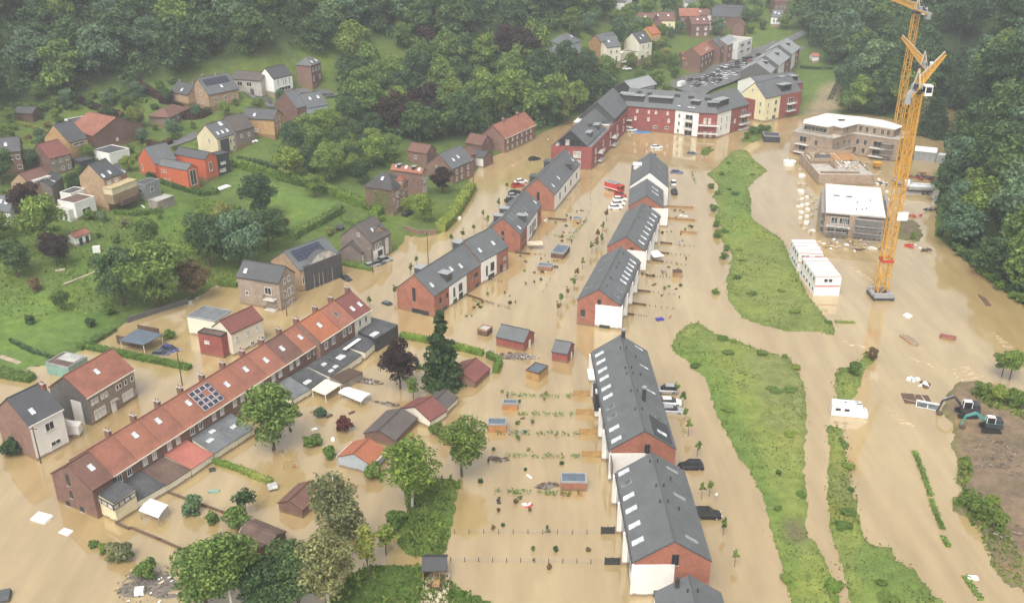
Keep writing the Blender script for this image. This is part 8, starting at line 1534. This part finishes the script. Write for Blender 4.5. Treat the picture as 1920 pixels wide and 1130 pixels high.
hedge([(275, 272), (300, 276), (322, 268)], 'rust red hedge along the village lane', 2.0, 1.5, 'leaf_maroon', size=.42, dens=8); hedge([(30, 232), (60, 240), (95, 252)], 'yellow-green hedge on the far left upper lawn', 1.4, 1.2, 'leaf_yellow', size=.42, dens=8); hedge([(700, 300), (735, 318)], 'hedge behind the black-roofed house', 1.6, 1.6, 'leaf_hedge', size=.42, dens=9); hedge([(413, 534), (445, 538)], 'bright clipped hedge beside the beige apartment house', 1.4, 1.4, 'leaf_bright', size=.34, dens=12)
hedge([(20, 640), (60, 660), (110, 676)], 'dark fence-like hedge between the two lower lawns', .8, .9, 'leaf_forest', size=.34, dens=10); hedge([(148, 655), (180, 640), (215, 618)], 'ragged hedge along the flooded lawn edge', 1.6, 1.0, 'leaf_mid', size=.34, dens=9); hedge([(1500, 128), (1540, 130), (1578, 128)], 'dark hedge at the top of the green field', 1.6, 1.2, 'leaf_forest', size=.45, dens=8); hedge([(1578, 140), (1556, 188)], 'hedge on the right side of the green field', 1.6, 1.2, 'leaf_forest', size=.45, dens=7)
GH = 'ragged garden hedge rows'
for i, (a_, b_, lb) in enumerate((((948, 741), (1072, 744), 'ragged hedge row highest of the flooded garden plots'), ((972, 777), (1078, 779), 'ragged hedge row second from the top of the garden plots'), ((930, 812), (1086, 815), 'ragged hedge row third from the top of the garden plots'), ((937, 855), (1090, 857), 'ragged hedge row fourth from the top of the garden plots'), ((925, 922), (1086, 927), 'sparse hedge row just below the brick-orange shed'))): hedge([a_, b_], lb, .6, .65, 'leaf_mid', on=0, dens=7.9, size=.34, group=GH)
for a_, b_, lf, lb in (((1270, 461), (1303, 464), 'leaf_yellow', 'yellow-green hedge out in the right row gardens'), ((1296, 322), (1304, 345), 'leaf_mid', 'narrow weedy strip right of the white-gabled terrace'), ((968, 372), (966, 378), 'leaf_mid', 'small hedge by the cars behind the middle left terrace'), ((1025, 440), (1068, 446), 'leaf_mid', 'weedy hedge in the gardens of the middle left terrace'), ((1062, 455), (1100, 412), 'leaf_hedge', 'hedge along the garden ends of the left new row'), ((850, 545), (905, 572), 'leaf_mid', 'thin hedge in front of the three-gabled terrace'), ((890, 560), (960, 580), 'leaf_russet', 'sparse reed line crossing the gardens in front of the three-gabled terrace')): hedge([a_, b_], lb, .5, .5, lf, on=0, dens=7, size=.26)
for pts, lb in (([(1714, 846), (1732, 890), (1745, 930)], 'broken weedy strip along the right current, upper piece'), ([(1745, 935), (1756, 965), (1768, 992)], 'broken weedy strip along the right current, middle piece'), ([(1768, 1005), (1778, 1025)], 'broken weedy strip along the right current, short lower piece'), ([(1808, 1080), (1840, 1125)], 'broken weedy strip along the right current, last piece at the bottom'), ([(1566, 604), (1604, 605)], 'drowned twigs beside the point of the upper grass island')): hedge(pts, lb, .9, .4, 'leaf_mid', on=0, dens=11, size=.3)
for x, y, s in ((1333, 353, .7), (1345, 365, .6), (1338, 395, .8), (1342, 425, .7), (1345, 445, .8), (1357, 485, .7), (1362, 470, .6), (1352, 330, .6)): tree('shrub', at(x, y), 'waterside bush along the left shore of the upper grass island', 'bush', 'bushes on the upper island shore', s=s, leaf='leaf_mid', dip=.3)
tree('shrub', ground(1600, 700), 'bushy end of the small weed island above the motorhome', 'bush', s=.9, leaf='leaf_mid'); tree('shrub', ground(1635, 672), 'brownish bush at the tip of the small weed island', 'bush', s=.8, leaf='leaf_russet')
for x, y, s in ((1410, 252, 1.0), (1425, 250, 1.1), (1437, 247, .9), (1400, 260, .8)): tree('shrub', ground(x, y), 'bush on the green mound in front of the apartments', 'bush', 'bushes on the green mound', s=s, leaf='leaf_hedge')
# village hedges and garden divisions
for pts, lf, lb in (([(60, 270), (20, 262)], 'leaf_mid', 'hedge behind the brown-roofed stone house'), ([(240, 300), (262, 292), (290, 286)], 'leaf_mid', 'hedge above the red modern house'), ([(180, 262), (215, 256), (262, 250)], 'leaf_hedge', 'hedge in front of the long red roof'), ([(445, 300), (480, 306), (520, 318)], 'leaf_forest', 'upper hedge beyond the cream skylight house'), ([(590, 252), (625, 262), (660, 268)], 'leaf_mid', 'hedge below the pale grey house gardens'), ([(470, 205), (500, 214), (520, 218)], 'leaf_mid', 'low hedge above the ochre brick house'), ([(300, 192), (330, 198), (352, 206)], 'leaf_copper', 'dark hedge between the bungalow and the solar-roofed house'), ([(10, 430), (60, 436), (110, 432)], 'leaf_mid', 'hedge above the tiny summer house'), ([(215, 400), (260, 404), (305, 398)], 'leaf_hedge', 'hedge below the big tan house gardens'), ([(560, 210), (600, 222), (640, 240)], 'leaf_bright', 'overgrown hedge right of the ochre house'), ([(0, 205), (50, 205), (100, 196)], 'leaf_mid', 'hedge at the top of the far left lawn'), ([(205, 180), (240, 186), (275, 192)], 'leaf_bright', 'light hedge on the lawn above the bungalow'), ([(640, 415), (680, 425), (720, 412)], 'leaf_mid', 'hedge behind the corner house lawn'), ([(300, 455), (340, 470), (372, 478)], 'leaf_mid', 'hedge dividing the wide lawn from the garden trio')): hedge(pts, lb, 1.5, 1.3, lf, size=.42, dens=9)
# adrift between the new rows
for pts, n, where in (([(1218, 392), (1308, 392), (1290, 500), (1268, 600), (1195, 590)], 16, 'in the right row gardens'), ([(1050, 345), (1104, 345), (1090, 420), (1035, 520), (985, 540), (965, 490)], 14, 'in the left row gardens'), ([(930, 730), (1075, 725), (1105, 930), (880, 960)], 8, 'in the near garden plots'), ([(560, 760), (680, 770), (640, 830), (560, 830), (480, 890)], 10, 'behind the old terrace')):
    q = np.array([tuple(at(*p))[:2] for p in pts]); lo, hi = q.min(0), q.max(0); k = 0
    while k < n:
        c = np.array([[lo[0] + g.random() * (hi[0] - lo[0]), lo[1] + g.random() * (hi[1] - lo[1])]])
        if inside(c, q)[0] and clear(c[0, 0], c[0, 1], -1.5):
            a = MB(); w0, d0, h0 = g.uniform(.5, 1.6), g.uniform(.3, .9), g.uniform(.15, .6); mt = g.choice(['wood_dark', 'white_sheet', 'wood_grey', 'metal_grey', 'wood', 'dark_metal']); a.box((0, 0, 0), (w0, d0, h0), mt, 0, None, .9); a.box((w0 * .2, 0, h0 * .6), (w0 * .4, d0 * .6, h0 * .5), mt)
            o = a.build('drifting_item', None, (c[0, 0], c[0, 1], .05), g.random() * 3); o.rotation_euler.x = g.uniform(-.25, .25); tag(o, 'small garden item adrift ' + where, 'garden item', 'garden items adrift ' + where); k += 1
for px, py, lb in ((1858, 846, 'loose rubble on the upper mud bank below the excavators'), (1880, 880, 'stones and broken boards on the middle of the mud bank'), (1905, 1010, 'dry stalks and rubble on the lower mud bank')):
    clutter('rubble', lb, 'rubble', px, py, ['debris', 'mud', 'wood_grey', 'wood_dark'], 45, 5, .45, px, z=.95)['kind'] = 'stuff'
# grass and weeds
for pl, n, lb, gr in ((ISLES[0], 14, 'low weed clump on the upper grass island', 'weed clumps of the upper island'), (ISLES[1], 18, 'low weed clump on the long lower grass island', 'weed clumps of the lower island'), (ISLES[2], 9, 'low weed clump on the narrow right grass strip', 'weed clumps of the right strip')):
    lo, hi = pl.min(0), pl.max(0); k = 0
    while k < n:
        c = lo + RNG.random((1, 2)) * (hi - lo)
        if inside(c, pl)[0] and c[0, 1] > 80: tree('shrub', (c[0, 0], c[0, 1], tz(*c[0])), lb, 'weeds', gr, s=RNG.uniform(.35, .9), sz=RNG.uniform(.12, .3), leaf=random.choice(['leaf_bright', 'leaf_mid', 'leaf_hedge']), name='weed_clump', dip=.1); k += 1
tufts('meadow_grass', 'rough green meadow grass and weeds on the flood islands', ISLES[:2], 4.0, .3, 'meadow_blade', .2); tufts('meadow_grass', 'tall weeds on the strip and small islands at the right', ISLES[2:6], 5, .32, 'meadow_blade', .3)
tufts('reed_grass', 'dark green reeds on the flooded garden patches at the bottom', ISLES[6:], 12, .42, 'leaf_bright', .55, 'reeds')
veg = [np.array([tuple(ground(*p))[:2] for p in q]) for q in ([(1815, 735), (1870, 728), (1925, 740), (1930, 790), (1890, 775), (1850, 762)], [(1786, 940), (1806, 918), (1840, 925), (1880, 950), (1890, 1000), (1925, 1060), (1915, 1100), (1880, 1090), (1855, 1050), (1835, 1000), (1812, 970)], [(1795, 862), (1815, 855), (1825, 885), (1808, 915), (1795, 900)])]
tufts('weeds', 'green weeds over parts of the brown mud bank', veg, 9, .45, 'leaf_bright', .6, 'weeds')
lawn = [np.array([tuple(ground(*p))[:2] for p in q]) for q in ([(0, 440), (300, 400), (420, 430), (440, 520), (250, 590), (0, 600)], [(1165, 180), (1200, 130), (1250, 100), (1270, 150), (1240, 185)], [(520, 230), (640, 215), (720, 260), (690, 330), (560, 320)])]
tufts('meadow_grass', 'long grass and weeds in the sloping gardens of the left bank', lawn, 1.6, .5, 'grass_blade', .45)

# ------------------------------------------------------------------ roads, car park, path, current foam
strip('car_park', 'grey asphalt car park full of cars above the apartments', [(1282, 178), (1330, 152), (1380, 130), (1440, 105), (1480, 86)], 19, 'asphalt', 'car park'); strip('upper_road', 'upper village road passing the brick houses', [(1285, 150), (1330, 134), (1380, 112), (1430, 92), (1490, 70), (1510, 60)], 6, 'asphalt')
strip('village_lane', 'narrow lane between the houses of the left village', [(622, 175), (560, 172), (510, 200), (460, 168), (445, 150)], 4, 'asphalt'); strip('village_street', 'grey village lane below the bungalow', [(300, 278), (350, 262), (372, 250)], 4.5, 'asphalt')
strip('garden_path', 'pale gravel garden path on the lower left lawn', [(0, 668), (30, 678), (58, 690)], 1.2, 'path')
m, t_, n_, b_ = base_mat('current_foam'); b_.inputs['Base Color'].default_value = (.68, .52, .32, 1); b_.inputs['Roughness'].default_value = .6
tc_ = n_.new('ShaderNodeTexCoord').outputs['Object']; mp_ = n_.new('ShaderNodeMapping'); mp_.inputs['Scale'].default_value = (.5, 1.6, 1); t_.links.new(tc_, mp_.inputs[0])
tr_ = n_.new('ShaderNodeBsdfTransparent'); mx_ = n_.new('ShaderNodeMixShader'); t_.links.new(ramp(t_, noise(t_, mp_.outputs[0], 1.1, 6, .7), [(.46, (0, 0, 0)), (.62, (.9, .9, .9))]), mx_.inputs[0]); t_.links.new(tr_.outputs[0], mx_.inputs[1]); t_.links.new(b_.outputs[0], mx_.inputs[2]); t_.links.new(mx_.outputs[0], n_['Material Output'].inputs[0])
for pts, wd, lb in (([(1786, 690), (1815, 700), (1845, 708)], 7, 'pale churning foam where the current meets the mud bank'), ([(1570, 635), (1610, 650), (1650, 658)], 2.2, 'pale foam streak below the upper grass island'), ([(1560, 475), (1600, 505), (1640, 530)], 2.0, 'pale foam streak from the unfinished block to the crane'), ([(1655, 760), (1690, 790), (1715, 800)], 2.0, 'foam streak beside the motorhome'), ([(1700, 668), (1760, 690), (1780, 700)], 1.6, 'foam streak above the white bag heap'), ([(1860, 620), (1890, 650), (1920, 668)], 2.0, 'foam ripples along the forest bank')):
    P = [at(*p) for p in pts]; a = MB(); q = []
    for i in range(len(P) - 1): q += [P[i].lerp(P[i + 1], k / 6) for k in range(6)]
    q.append(P[-1]); k = len(q); Lf, Rf = [], []
    for i, p in enumerate(q):
        d = (q[min(i + 1, k - 1)] - q[max(i - 1, 0)]).normalized(); nn = Vector((-d.y, d.x, 0)) * wd / 2 * math.sin(math.pi * (i + .5) / k) * g.uniform(.7, 1.2); Lf.append(p + nn + Vector((0, 0, .02))); Rf.append(p - nn + Vector((0, 0, .02)))
    for i in range(k - 1): a.face([Rf[i], Rf[i + 1], Lf[i + 1], Lf[i]], 'current_foam')
    tag(a.build('foam'), lb, 'foam', None, 'stuff')

# ------------------------------------------------------------------ rain haze: one closed box of even air around everything
HAZE = 0.00044
m = bpy.data.materials.new('haze'); m.use_nodes = True; nn = m.node_tree.nodes; nn.remove(nn['Principled BSDF']); M['haze'] = m
pv = nn.new('ShaderNodeVolumePrincipled'); pv.inputs['Color'].default_value = (.90, .93, .95, 1); pv.inputs['Density'].default_value = HAZE; pv.inputs['Anisotropy'].default_value = .2
m.node_tree.links.new(pv.outputs[0], nn['Material Output'].inputs['Volume'])
a = MB(); zt = 200; a.prism([(-1600, -60, -4), (1600, -60, -4), (1600, 1700, -4), (-1600, 1700, -4)], [(-1600, -60, zt), (1600, -60, zt), (1600, 1700, zt), (-1600, 1700, zt)], 'haze')
tag(a.build('haze'), 'pale rain haze hanging in the valley air', 'haze', None, 'stuff')
SC.cycles.volume_step_rate = 1
for o in bpy.data.objects:
    for k in ('_d', '_seg'):
        if k in o: del o[k]
